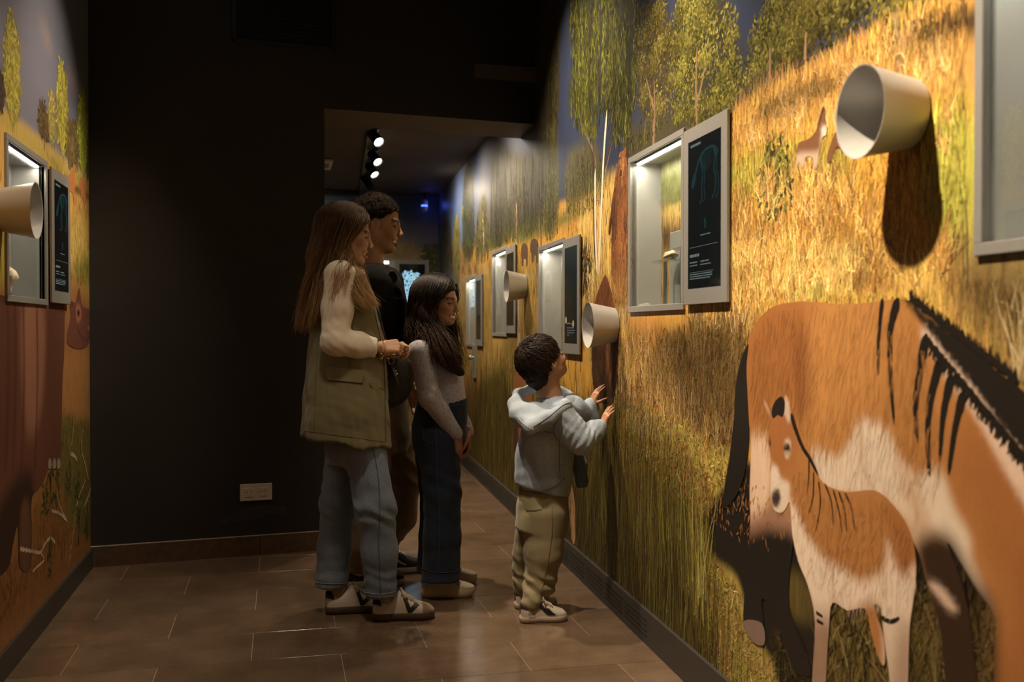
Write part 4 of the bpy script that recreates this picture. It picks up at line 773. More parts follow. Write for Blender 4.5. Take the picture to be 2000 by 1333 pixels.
printed('printed_elephant', LW, E_, C5([(-560, -330), (0, -260), (150, -240), (256, -235), (264, -100), (262, 0), (256, 100), (252, 300), (249, 430), (243, 455), (204, 456), (202, 420), (208, 350), (195, 460), (165, 530), (130, 576), (128, 720), (124, 862), (78, 862), (72, 690), (50, 780), (20, 880), (-160, 980), (-560, 1150)]), 0.0012, MI, wl_, 0.016, 3, 'huge dark brown animal body and legs printed below the left display case')
TN = Picture(lw); TN.bg = (0.30, 0.22, 0.18, 0.2)
for x in (203, 222, 240): printed('printed_toenail', LW, TN, C5([(x-7, 430), (x, 410), (x+7, 428), (x+5, 452), (x-5, 454)]), 0.0018, MI, wl_, 0.03, 3)
RH = Picture(lw); RH.bg = (0.15, 0.055, 0.038, 0.9)
RH.area([(148, 600), (155, 596), (158, 620), (150, 630)], (0.36, 0.13, 0.085), 0.014); RH.area([(150, 608), (154, 606), (155, 616), (151, 618)], BLK, 0.008); RH.line([(150, 640), (160, 660), (170, 665), (176, 645)], (0.07, 0.03, 0.02), .006, .006, .008)
RH.area([(136, 592), (140, 588), (142, 600)], (0.05, 0.025, 0.02), 0.01)
printed('printed_rhino', LW, RH, [(132, 672), (131, 650), (138, 618), (136, 600), (139, 588), (146, 592), (150, 580), (154, 562), (157, 580), (160, 596), (166, 602), (175, 606), (176, 630), (170, 640), (175, 648), (177, 660), (168, 678), (150, 682)], 0.0014, MI, wl_, 0.012, 3, 'brown rhino-like head printed right of the left info screen')
DL = Picture(lw); DL.bg = (0.42, 0.16, 0.055, 0.5)
for pts in [[(131, 345), (140, 338), (143, 320), (147, 326), (146, 345), (146, 375), (144, 402), (142, 378), (136, 376), (134, 400), (131, 380)], [(156, 355), (160, 345), (165, 360), (167, 385), (165, 405), (162, 388), (158, 384)]]: printed('printed_deer', LW, DL, pts, 0.0012, MI, wl_, 0.02, 3)
TW = Picture(lw); TW.bg = (0.52, 0.38, 0.28, 0.4)
def twig(pts, w):
    q = smooth_poly(lw(C5(pts)), False, 4); n = len(q)-1; a = q[:-1]; dv = q[1:]-q[:-1]
    strokes('printed_twig', LW, a, np.linalg.norm(dv, axis=1)*1.25, np.arctan2(dv[:, 0], dv[:, 1]), w, np.tile([0.52, 0.38, 0.28, .4], (n, 1))*rng.uniform(.7, 1.1, (n, 1)), 0.0013, MI, wl_, nseg=1)
for pts, w_ in [([(82, 785), (130, 795), (165, 800), (180, 770), (205, 740), (225, 760)], .02), ([(165, 800), (180, 830), (150, 860), (132, 880)], .014), ([(210, 628), (245, 640), (275, 670)], .02), ([(232, 560), (245, 610), (270, 660)], .012), ([(303, 258), (298, 320), (292, 358)], .012), ([(338, 295), (335, 380), (350, 440), (362, 500)], .016), ([(350, 500), (310, 620), (298, 740), (278, 860)], .013), ([(380, 500), (365, 560), (345, 610)], .022), ([(288, 395), (305, 402), (315, 420)], .025)]: twig(pts, w_)
for cx, cy in [(185, 590), (215, 515), (235, 535), (283, 525), (318, 560), (322, 685), (358, 700), (205, 830)]:
    q = lw(C5([(cx, cy)]))[0]; n = 16; P = q+np.stack([rng.normal(0, .018, n), rng.normal(0, .045, n)], 1)
    strokes('printed_foliage', LW, P, .055*rng.uniform(.6, 1.2, n), rng.normal(0, 1.2, n), .016, pick([(0.045, 0.045, 0.016), (0.09, 0.085, 0.025)], n), 0.0014, MI, wl_, leaf=True)

# ---------------------------------------------------------------- end wall of the far room
YE = 10.42
def ew(pts):
    pts = np.asarray(pts, float); q = on_plane(pts[:, 0], pts[:, 1], (0, YE, 0), np.array([0, -1.0, 0])); return q[:, [0, 2]]
def EW(s, d=0.0, z=0.0):
    s, d, z = np.broadcast_arrays(np.asarray(s, float), np.asarray(d, float), np.asarray(z, float)); return np.stack([s, YE-d, z], -1)
Ep = Picture(ew); Ep.bg = (0.07, 0.12, 0.16, 0.1)
Ep.area([(740, 430), (860, 430), (860, 500), (740, 500)], (0.15, 0.17, 0.19), 0.3); Ep.area([(790, 440), (830, 436), (850, 446), (810, 456)], (0.24, 0.20, 0.19), 0.15)
Ep.area([(600, 505), (770, 498), (815, 492), (860, 488), (860, 560), (600, 560)], (0.05, 0.075, 0.12), 0.04); Ep.area([(600, 515), (860, 508), (860, 900), (600, 900)], (0.28, 0.20, 0.09), 0.06, 0.8)
wall_grid('wall_end', np.arange(-3.2, 1.75, 0.06), np.append(np.arange(0, 2.59, 0.06), 2.6), [], EW, Ep, MP, 'far end wall printed with a dusky sky, hills and a tree')
we = bpy.data.objects['wall_end']
P = scatter(Ep, [(838, 480), (850, 486), (858, 510), (855, 560), (838, 560), (830, 520)], 500); n = len(P)
strokes('printed_foliage', EW, P, .07*rng.uniform(.6, 1.2, n), rng.uniform(0, 6.28, n), .03, pick([(0.05, 0.055, 0.02), (0.10, 0.10, 0.03)], n), 0.001, MI, we, leaf=True)
# ================================================================ DISPLAY CASES, SCREENS, CONES
M['screen_text'] = mat('screen_text', (0.02, 0.02, 0.02), 0.4, emit=(0.55, 0.75, 0.78), es=0.12)
M['screen_dim'] = mat('screen_picture', (0.004, 0.005, 0.005), 0.08, emit=(0.10, 0.40, 0.42), es=0.045, var=0.0)
def glow_cells():
    m, nt, b = nodes('glowing_cells'); N, L = nt.nodes, nt.links; tc = N.new('ShaderNodeTexCoord')
    v = N.new('ShaderNodeTexVoronoi'); v.feature = 'DISTANCE_TO_EDGE'; v.inputs['Scale'].default_value = 30; L.new(tc.outputs['Object'], v.inputs['Vector'])
    r = N.new('ShaderNodeValToRGB'); e = r.color_ramp.elements; e[0].position = 0.0; e[0].color = (0.75, 0.95, 1, 1); e[1].position = 0.35; e[1].color = (0.02, 0.12, 0.22, 1)
    k = r.color_ramp.elements.new(0.13); k.color = (0.25, 0.6, 0.85, 1)
    L.new(v.outputs['Distance'], r.inputs[0]); L.new(r.outputs[0], b.inputs['Emission Color']); b.inputs['Emission Strength'].default_value = 0.5; b.inputs['Base Color'].default_value = (0, 0, 0, 1)
    return m
M['cells'] = glow_cells()
def bar(e, x0, x1, z0, z1, y, m='screen_text', name='text_line', slant=0.0):
    b = MB(); b.add([(x0, y, z0), (x0, y, z1), (x1, y, z1), (x1, y, z0)], [(0, 3, 2, 1)]); return b.build(name, M[m], e)
def words_row(scr, x0, x1, z, h, y, seed):
    r = random.Random(seed); b = MB(); x = x0                    # short dashes: writing too small to read
    while x < x1:
        w_ = r.uniform(0.006, 0.018); b.add([(x, y, z), (x, y, z+h), (min(x+w_, x1), y, z+h), (min(x+w_, x1), y, z)], [(0, 3, 2, 1)]); x += w_+0.003
    o = b.build('text_line', M['screen_text'], scr); o['kind'] = 'stuff'; return o
def bones(scr, pts_list, y):
    b = MB()
    for pts, w_ in pts_list:
        q = smooth_poly(pts, False, 5)
        for i in range(len(q)-1):
            d = q[i+1]-q[i]; n = np.array([-d[1], d[0]])/max(np.linalg.norm(d), 1e-9)*w_*.55
            a, c = q[i]-d*0.1, q[i+1]+d*0.1
            b.add([(*(a-n),), (*(a+n),), (*(c+n),), (*(c-n),)] and [((a-n)[0], y, (a-n)[1]), ((a+n)[0], y, (a+n)[1]), ((c+n)[0], y, (c+n)[1]), ((c-n)[0], y, (c-n)[1])], [(0, 3, 2, 1)])
    o = b.build('skeleton_picture', M['screen_dim'], scr); o['kind'] = 'stuff'; return o
def draw_skeleton(mirror):
    def f(e, scr, ix, z0, z1, y):
        # u: 0 at the far (left in view) edge .. 1 ; v: 0 top .. 1 bottom of the lit panel
        def q(u, v): return ((ix-2*ix*u)*(1 if mirror else -1), z1-(z1-z0)*v)
        def Q(l): return [q(*p) for p in l]
        rib = [(Q([(x, .115), (x-.035, .18), (x+.01, .245-.02*abs(k-3))]), .003) for k, x in enumerate(np.linspace(.46, .72, 7))]
        bones(scr, [(Q([(.13, .315), (.17, .275), (.23, .235)]), .017), (Q([(.14, .325), (.20, .30), (.25, .25)]), .008), (Q([(.24, .235), (.31, .175), (.42, .12)]), .011), (Q([(.40, .125), (.55, .10), (.72, .095), (.86, .115), (.92, .15)]), .009), (Q([(.80, .11), (.86, .16), (.90, .13)]), .014), (Q([(.40, .13), (.44, .20)]), .012),
                    (Q([(.42, .17), (.47, .25), (.43, .33), (.45, .41), (.38, .44)]), .007), (Q([(.47, .18), (.53, .25), (.51, .34), (.54, .41), (.48, .435)]), .005), (Q([(.85, .16), (.80, .24), (.86, .31), (.82, .40), (.75, .43)]), .007), (Q([(.88, .16), (.88, .25), (.94, .32), (.92, .41), (.86, .435)]), .005), (Q([(.52, .55), (.56, .585), (.53, .61)]), .011)]+rib, y)
        a, b_ = q(.08, .045), q(.40, .045); words_row(scr, min(a[0], b_[0]), max(a[0], b_[0]), a[1], .008, y, 1)
        for i, (u0, u1, v, h) in enumerate([(.40, .70, .655, .003), (.06, .92, .725, .0012), (.06, .36, .79, .009), (.06, .30, .83, .004), (.40, .66, .83, .004), (.06, .30, .85, .003), (.40, .72, .85, .003), (.06, .80, .895, .001), (.06, .76, .91, .003), (.06, .76, .925, .003), (.06, .70, .94, .003)]):
            a, b_ = q(u0, v), q(u1, v)
            if h < 0.0015: bar(scr, min(a[0], b_[0]), max(a[0], b_[0]), a[1], a[1]+h, y)
            else: words_row(scr, min(a[0], b_[0]), max(a[0], b_[0]), a[1], h, y, 5+i)
    return f
def draw_text(e, scr, ix, z0, z1, y):
    def q(u, v): return (ix-2*ix*u, z1-(z1-z0)*v)
    for i, (u0, u1, v, h) in enumerate([(.2, .5, .80, .006), (.55, .8, .81, .006), (.2, .75, .845, .004), (.2, .85, .87, .003), (.2, .8, .895, .003), (.2, .4, .92, .003)]):
        a, b_ = q(u0, v), q(u1, v); words_row(scr, min(a[0], b_[0]), max(a[0], b_[0]), a[1], h, y, 30+i)
    b = MB()
    for u, v, r in ((.12, .76, .016), (.72, .80, .016)):
        c = q(u, v); b.add([(c[0]+r*math.cos(t), y, c[1]+r*1.1*math.sin(t)) for t in np.linspace(0, 2*PI, 16, endpoint=False)], [tuple(range(16))])
    o = b.build('fossil_picture', mat('fossil_picture', (0.3, 0.2, 0.1), 0.5, emit=(0.85, 0.6, 0.3), es=0.12, var=0.4, scale=80), scr); o['kind'] = 'stuff'
def draw_cells(e, scr, ix, z0, z1, y):
    w_, h = ix, z1-z0
    pts = [(-.75, .15), (-.6, .06), (-.3, .05), (-.1, .12), (.1, .06), (.35, .12), (.55, .25), (.72, .42), (.7, .55), (.55, .68), (.6, .80), (.35, .82), (.1, .8), (-.05, .88), (-.2, .83), (-.55, .86), (-.8, .8), (-.7, .7), (-.9, .66), (-.75, .5), (-.85, .35), (-.72, .28)]
    b = MB(); P = [(-x*w_, y, z0+h*z) for x, z in pts]; b.add(P, [tuple(range(len(P)))[::-1]]); o = b.build('cell_picture', M['cells'], scr)
    n = o.data.polygons[0].normal
    if n.y < 0: o.data.flip_normals()
def back_print(cs):                  # printed panel at the back of a case continues the meadow
    return mat('case_back_print', (0.50, 0.36, 0.12), 0.6, c2=(0.70, 0.50, 0.20), scale=9, stretch=(6, 6, 1.5))
BP = back_print(None)
BP2 = mat('case_back_dusk', (0.40, 0.38, 0.34), 0.6, c2=(0.46, 0.43, 0.38), scale=4)
CP = Picture(lambda q: np.asarray(q, float)); CP.bg = (0.66, 0.42, 0.13, 0.8)     # printed meadow on the back panels, in case coordinates
CP.area([(-.3, .62), (.3, .62), (.3, .50), (-.3, .47)], (0.50, 0.50, 0.24), .05); CP.area([(-.3, .50), (.3, .52), (.3, .42), (-.3, .40)], (0.30, 0.30, 0.10), .04); CP.area([(-.3, .30), (.3, .33), (.3, .24), (-.3, .22)], (0.20, 0.10, 0.035), .03); CP.area([(-.3, .12), (.3, .12), (.3, 0), (-.3, 0)], (0.44, 0.26, 0.08), .04)
CP2 = Picture(lambda q: np.asarray(q, float)); CP2.bg = (0.46, 0.44, 0.38, 0.4)
CP2.area([(-.3, .36), (.3, .38), (.3, 0), (-.3, 0)], (0.52, 0.40, 0.17), .03); CP2.area([(-.25, .40), (-.12, .47), (-.02, .42), (.08, .46), (.22, .40), (.25, .34), (-.25, .33)], (0.20, 0.20, 0.09), .03); CP2.area([(-.3, .2), (.3, .2), (.3, 0), (-.3, 0)], (0.34, 0.24, 0.12), .06)
CWm = lambda s, d, z: np.stack(np.broadcast_arrays(np.asarray(s, float), -CD+.0006+np.asarray(d, float), np.asarray(z, float)), -1)
def print_back(dc, cp, cs):
    hw = (cs[1]-cs[0])/2-.024; ht = cs[3]-cs[2]-.024
    printed('back_print', CWm, cp, [(-hw, .024), (hw, .024), (hw, ht), (-hw, ht)], 0.0, MP, dc, .02, smooth=False)
    n = 1200; P = np.stack([rng.uniform(-hw, hw, n), rng.uniform(.03, ht-.08, n)], 1); C = cp.color(P); C[:, :3] *= rng.uniform(.5, 1.5, (n, 1)); C[:, 3] = .3
    strokes('printed_grass', CWm, P, rng.uniform(.02, .05, n), rng.normal(0, .15, n), .004, C, .0006, MI, dc)
for k_, lb in enumerate(['lit display case with fossils on clear stands, beside the bear', 'lit display case above the boy\'s head', 'lit display case half hidden by the small cone above the boy', 'farthest lit display case, beside the girl\'s face']):
    print_back(display_case(CASES_R[k_], 'R', lb, back=M['case_grey']), CP if k_ == 0 else CP2, CASES_R[k_])
display_case(CASES_R[4], 'R', 'display case cut by the right picture edge, nearest on the right wall', back=M['case_grey'])
display_case(CASES_L[0], 'L', 'display case on the left wall holding a pale rock', back=M['case_grey'])
info_screen(2.738, 3.10, 1.26, 1.835, 'R', 'black info screen showing a faint animal skeleton, right of the bear', draw_skeleton(True))
info_screen(4.47, 4.80, 1.059, 1.624, 'R', 'info screen with small lines of text, left of the low cone', draw_text)
info_screen(6.06, 6.395, 1.152, 1.712, 'R', 'narrow info screen behind the small cone above the boy', None)
info_screen(7.40, 7.705, 1.05, 1.60, 'R', 'farthest info screen on the right wall, beside the girl\'s face', None)
info_screen(4.365, 4.724, 1.288, 1.84, 'L', 'info screen with a faint skeleton on the left wall', draw_skeleton(True))
q = ew([(775, 507.5), (834, 507.5)]); zt = q[0, 1]
info_screen(-0.18, 0.18, 0, 0.575, ((q[:, 0].mean(), YE, zt-0.575), PI), 'info screen on the far end wall glowing with blue cells', draw_cells)
cone_viewer(1.818, 1.624, 'R', 'large blurred aluminium cone casting a long shadow, nearest on the right wall')
cone_viewer(3.94, 1.196, 'R', 'low aluminium cone on the right wall just ahead of the boy')
cone_viewer(5.80, 1.436, 'R', 'small distant aluminium cone above the boy\'s head')
cone_viewer(3.63, 1.578, 'L', 'aluminium cone on the left wall at the picture edge')
# case on the far wall, left of the blue screen
e = empty('display_case', (float(ew([(755, 520)])[0, 0]), YE, zt-0.60), PI); tag(e, 'bright case on the far end wall behind the man\'s shoulder', 'display case', 'recessed display cases')
b = MB(); b.bbox(-.12, .12, 0, .012, 0, .61, .0015); b.build('frame', M['satin'], e)
b = MB(); b.box(-.10, .10, .012, .0135, .03, .585); b.build('back_panel', M['case_grey'], e)
b = MB(); b.box(-.02, .095, .0135, .016, .555, .58); b.build('led_strip', M['led'], e)
# fossils on acrylic stands in the near case
s0, s1, z0, z1 = CASES_R[0]
M['bone'] = mat('fossil_bone', (0.62, 0.47, 0.32), 0.7, var=0.25, scale=60, bump=0.4, bscale=90)
def lump(seed, r, sq=(1, 1, 1)):
    bm = bmesh.new(); bmesh.ops.create_icosphere(bm, subdivisions=3, radius=1)
    rr = random.Random(seed); ph = [rr.uniform(0, 6) for _ in range(9)]
    for v in bm.verts:
        c = v.co; k = 1+.22*math.sin(3*c.x+ph[0])*math.sin(3*c.y+ph[1])+.16*math.sin(6*c.z+ph[2]+2*c.x)+.10*math.sin(11*c.x+ph[3])*math.sin(9*c.z+ph[4])+.07*math.sin(17*c.y+ph[5]+5*c.z)
        v.co = Vector((c.x*sq[0], c.y*sq[1], c.z*sq[2]))*r*k
    me = bpy.data.meshes.new('rock'); bm.to_mesh(me); bm.free(); return me
for i, (s, dd, h) in enumerate([(3.41, -.052, .160), (3.215, -.045, .190)]):
    e = empty('acrylic_stand', tuple(RW(s, dd, z0+.023)), ROT_R); tag(e, ['clear stand on two rods under the farther fossil in the lit case', 'clear stand under the fossil nearest the case frame'][i], 'stand', 'clear fossil stands')
    b = MB(); b.bbox(-.085, .14-.06*i, -.028, .028, h, h+.008, .001); b.build('platform', M['acrylic'], e)
    for sx in (-.06, .06): b = MB(); b.lathe([(.0075, 0), (.0075, h)], 16, Matrix.Translation((sx, 0, 0))); b.build('rod', M['steel'] if sx > 0 else M['acrylic'], e, auto=40)
    me = lump(i+3, .026, (2.0, .75, .6)); o = mobj('fossil_bone', me, M['bone'], None, True); o.location = RW(s, dd, z0+.023+h+.008+.013); o.rotation_euler = (0, 0, ROT_R)
    tag(o, ['pale fossil bone on the farther clear stand', 'pale fossil bone on the clear stand by the case frame'][i], 'fossil', 'fossils in the near case')
b = MB(); b.bbox(-.185, .185, -.012, .012, 0, .275, .002); o = b.build('plinth', mat('plinth_grey', (.26, .25, .235), .6)); o.location = RW(3.345, -.103, z0+.0235); o.rotation_euler = (0, 0, ROT_R)
tag(o, 'grey plinth standing behind the fossil stands in the lit case', 'plinth')
me = lump(11, .066, (.95, .62, 1.05)); o = mobj('rock_specimen', me, mat('pale_rock', (0.62, 0.52, 0.38), 0.8, c2=(0.80, 0.72, 0.60), var=.3, scale=45, bump=.5, bscale=70), None, True); o.location = LW(3.815, -.062, 1.275+.023+.064)
tag(o, 'pale lumpy rock resting in the left display case', 'rock')
# lock plate under the farthest case
e = empty('lock_plate', tuple(RW(7.83, 0, 0.79)), ROT_R); tag(e, 'small grey steel plate with a knob below the farthest case', 'lock plate')
b = MB(); b.bbox(-.08, .08, 0, .012, 0, .26, .002); b.build('plate', M['satin'], e)
b = MB(); b.lathe([(.012, .012), (.012, .03), (.02, .034), (.02, .05), (.012, .056)], 20, Matrix.Rotation(-PI/2, 4, 'X') @ Matrix.Translation((0, -.16, 0))); b.build('knob', M['steel'], e, auto=40)
# ---------------------------------------------------------------- double socket, air grille
def on_back(x, z): return (x, yb(x), z)
RB = math.atan2(YBS, 1.0)
e = empty('double_socket', on_back(-0.12, 0.285), RB); tag(e, 'pale double power socket low on the dark wall', 'socket')
b = MB(); b.bbox(-.081, .081, -.009, 0, 0, .087, .0015); b.build('cover_plate', M['white_plastic'], e)
M['socket_inner'] = mat('socket_inner', (0.50, 0.43, 0.36), 0.45)
for sx in (-.036, .036):
    MX = Matrix.Translation((sx, 0, .0435)) @ Matrix.Rotation(PI/2, 4, 'X')
    b = MB(); b.bbox(sx-.0235, sx+.0235, -.0112, -.008, .020, .067, .0008); o = b.build('socket_insert', M['white_plastic'], e)
    b = MB(); b.lathe([(.0195, .0114), (.0185, .0118), (.0170, .0116), (.0165, .0100), (.0001, .0098)], 28, MX, caps=False); k = b.build('socket_well', M['socket_inner'], o, auto=50)
    for hx in (-.0095, .0095):
        b = MB(); b.lathe([(.0026, .0100), (.0026, .0119)], 12, Matrix.Translation((sx+hx, 0, .0455)) @ Matrix.Rotation(PI/2, 4, 'X')); b.build('pin_hole', M['slot'], o)
pts = [(-.30, .19), (-.24, .215), (-.18, .245), (-.14, .262), (-.05, .255), (.04, .235), (.02, .20), (-.06, .205), (-.12, .185), (-.20, .175), (-.27, .165)]
sc_ = MB(); sc_.add([(x, yb(x)-.0008, z) for x, z in pts], [tuple(range(len(pts)))]); o = sc_.build('paint_patch', mat('scuffed_paint', (.019, .015, .012), .7, c2=(.036, .030, .025), scale=14, var=.2), bpy.data.objects['wall_back'])
e = empty('air_grille', on_back(0.03, 2.665), RB); tag(e, 'black louvred air grille high on the dark wall', 'grille')
b = MB(); b.box(-.255, .255, -.006, 0, 0, .42); b.build('backing', M['slot'], e)
for a in ((-.265, .265, 0, .018), (-.265, .265, .402, .42), (-.265, -.245, 0, .42), (.245, .265, 0, .42)): b = MB(); b.bbox(a[0], a[1], -.016, 0, a[2], a[3], .001); b.build('frame_bar', M['black_metal'], e)
sl = None
for k in range(19):
    if sl is None:
        b = MB(); b.add([(-.246, -.003, -.006), (.246, -.003, -.006), (.246, -.014, -.010), (-.246, -.014, -.010), (-.246, -.003, -.004), (.246, -.003, -.004), (.246, -.014, -.008), (-.246, -.014, -.008)], pf); o = b.build('louvre', M['black_metal'], e); sl = o.data
    else: o = bpy.data.objects.new('louvre', sl); COL.objects.link(o); o.parent = e
    o.location = (0, 0, .035+k*.0202)
# ---------------------------------------------------------------- track spots
def track_head(pos, target, z_c, label, group, lit=True, r=.034, L_=.11):
    e = empty('track_spot', pos); tag(e, label, 'spotlight', group)
    d = (Vector(target)-Vector(pos)).normalized(); Q = d.to_track_quat('Z', 'Y').to_matrix().to_4x4()
    b = MB(); b.lathe([(r*.7, -L_-.012), (r, -L_-.004), (r, -.004), (r*.94, -.012), (r*.9, -.014)], 28, Q, caps=False); b.lathe([(.0001, -L_-.012), (r*.7, -L_-.012)], 28, Q, caps=False); b.build('housing', M['black_metal'], e, auto=35)
    b = MB(); b.lathe([(.0001, -.012), (r*.9, -.014), (r*.9, -.016), (.0001, -.016)], 28, Q, caps=False); b.build('lens', M['lens'] if lit else M['screen_black'], e)
    hz = z_c-pos[2]; m = d*(-L_*.5)
    b = MB(); b.tube([m, (m.x, m.y, hz-.02)], .007, 8); b.build('stem', M['black_metal'], e)
    b = MB(); b.bbox(m.x-.02, m.x+.02, m.y-.05, m.y+.05, hz-.028, hz-.002, .002); b.build('adapter', M['black_metal'], e)
    return e
for i, (p, t, lo) in enumerate(SPOTS[:8]):
    near = 'right' if t[0] > 0 else 'left'
    pv = Vector(p); dv = (Vector(t)-pv).normalized(); lo.location = pv+dv*0.0
    rank = sorted([q_[0][1] for q_ in SPOTS[:8] if (q_[1][0] > 0) == (t[0] > 0)], reverse=True).index(p[1])
    track_head(tuple(pv-dv*0.004), t, CEIL-.03, 'black ceiling spot aimed at the %s mural, %s from the dark wall' % (near, ['first', 'second', 'third', 'fourth'][rank]), 'ceiling spots of the near gallery')
for x, nm in ((0.09, 'left'), (0.34, 'right')):
    b = MB(); b.bbox(x-.017, x+.017, 0.3, 5.1, CEIL-.032, CEIL-.001, .002); tag(b.build('lighting_track', M['black_metal']), 'black lighting track along the %s side of the near ceiling' % nm, 'track')
# far room: ceiling track seen through the passage
def on_ceil(px, py, z): 
    d = FW+RT*(px-1000)/FPX+UPV*(666.5-py)/FPX; t = (z-CAM[2])/d[2]; return CAM+d*t
HZ = FCEIL-.13
FARH = [(741, 279), (739, 318), (733, 343), (724, 367)]
a0 = on_ceil(722, 262, FCEIL-.02); a1 = on_ceil(704, 378, FCEIL-.02)
b = MB(); dv = (a1-a0)/np.linalg.norm(a1-a0); sd = np.array([dv[1], -dv[0], 0])*.017
v = [a0-sd, a0+sd, a1+sd, a1-sd]; v = [x+np.array([0, 0, h]) for h in (-.012, .018) for x in v]; b.add(v, pf); tag(b.build('lighting_track', M['black_metal']), 'black ceiling track carrying the spots seen through the passage', 'track')
for i, (px, py) in enumerate(FARH):
    p = on_ceil(px, py, HZ); t = (1.5, p[1]+.5-.2*i, 1.35); lit = i < 3
    nmz = ['nearest and brightest spot on the track seen through the passage', 'second spot on the track seen through the passage', 'third lit spot on the track seen through the passage', 'unlit last spot on the track above the man\'s head'][i]
    dv_ = (np.array(t)-p); dv_ /= np.linalg.norm(dv_)
    track_head(tuple(p), (p[0]+.30, p[1]-.62+.1*i, p[2]-.55), FCEIL-.012, nmz, 'track spots in the far room', lit, .036, .12)
a0 = on_ceil(560, 372, FCEIL-.02); a1 = on_ceil(706, 376, FCEIL-.02)
b = MB(); b.bbox(a0[0], a1[0], a0[1]-.02, a0[1]+.02, FCEIL-.05, FCEIL-.005, .003); tag(b.build('lighting_track', M['black_metal']), 'black cross track at the far left of the far ceiling', 'track')
# alarm beacon with blue light, near the far corner
p = on_plane(829, 389, (0, 10.25, 0), np.array([0, 1.0, 0])); e = empty('alarm_beacon', tuple(p)); e.scale = (.62, .62, .62); tag(e, 'small white ceiling beacon with a blue light over the girl', 'beacon')
b = MB(); b.lathe([(.018, (FCEIL-p[2])/.62), (.018, 0)], 12); b.build('stem', M['black_metal'], e, auto=40)
b = MB(); b.lathe([(.03, 0), (.035, -.02), (.055, -.03), (.055, -.10)], 24); b.build('base', M['white_plastic'], e, auto=40)
b = MB(); b.lathe([(.054, -.10), (.054, -.13)], 24); b.build('blue_light', mat('blue_led', (0, 0, .1), .3, emit=(0.10, 0.2, 1.0), es=1.5), e, auto=40)
b = MB(); b.lathe([(.055, -.13), (.055, -.17), (.045, -.20), (.02, -.21)], 24); b.build('cap', M['white_plastic'], e, auto=40)
pl = bpy.data.lights.new('beacon_glow', 'POINT'); pl.energy = 0.10; pl.color = (.08, .14, 1); pl.shadow_soft_size = .04; o = bpy.data.objects.new('beacon_glow', pl); COL.objects.link(o); o.location = (p[0]+.06, p[1]-.06, p[2]-.07)
# slotted white ceiling plate left of the track
p = on_ceil(634, 320, FCEIL-.005); e = empty('ceiling_vent_plate', tuple(p)); tag(e, 'white slotted plate on the far ceiling by the dark jamb', 'vent plate')
b = MB(); b.bbox(-.22, .06, -.22, .22, -.02, .004, .003); b.build('plate', M['white_plastic'], e)
for k in range(4): b = MB(); b.box(-.10, .035, -.12+k*.06, -.095+k*.06, -.0215, -.0195); b.build('slot', M['slot'], e)
# far room spots wash the right wall beyond the passage and the end wall
spot(tuple(RW(6.15, 0.66, 2.44)), tuple(RW(6.15, 0, 1.35)), 62, 150, 1.0)
spot(tuple(RW(7.45, 0.55, 2.44)), tuple(RW(7.45, 0, 1.5)), 50, 155, 1.0)
spot(tuple(RW(8.75, 0.45, 2.44)), tuple(RW(8.75, 0, 1.85)), 34, 168, 1.0, size=.05)
spot((0.0, 9.2, 2.44), (0.2, 10.42, 1.3), 26, 110)
spot((0.55, 7.4, 2.44), (0.75, 6.9, 0.0), 60, 70)
# a downlight on the near floor, from the ceiling track
spot((0.16, 2.9, 3.2), (0.28, 3.55, 0.0), 60, 40, 0.5, size=.12)
# light of the case strips
def case_light(cs, side, watts):
    s0, s1, z0, z1 = cs; f = RW if side == 'R' else LW
    ld = bpy.data.lights.new('case_light', 'AREA'); ld.energy = watts; ld.color = (1, .9, .74); ld.shape = 'RECTANGLE'; ld.size = s1-s0-.06; ld.size_y = .012
    o = bpy.data.objects.new('case_light', ld); COL.objects.link(o); o.location = f((s0+s1)/2, -.028, z1-.034); o.rotation_euler = (0, 0, ROT_R if side == 'R' else ROT_L)
for i, c in enumerate(CASES_R): case_light(c, 'R', 1.6 if i < 4 else 0.9)
case_light(CASES_L[0], 'L', 1.0)
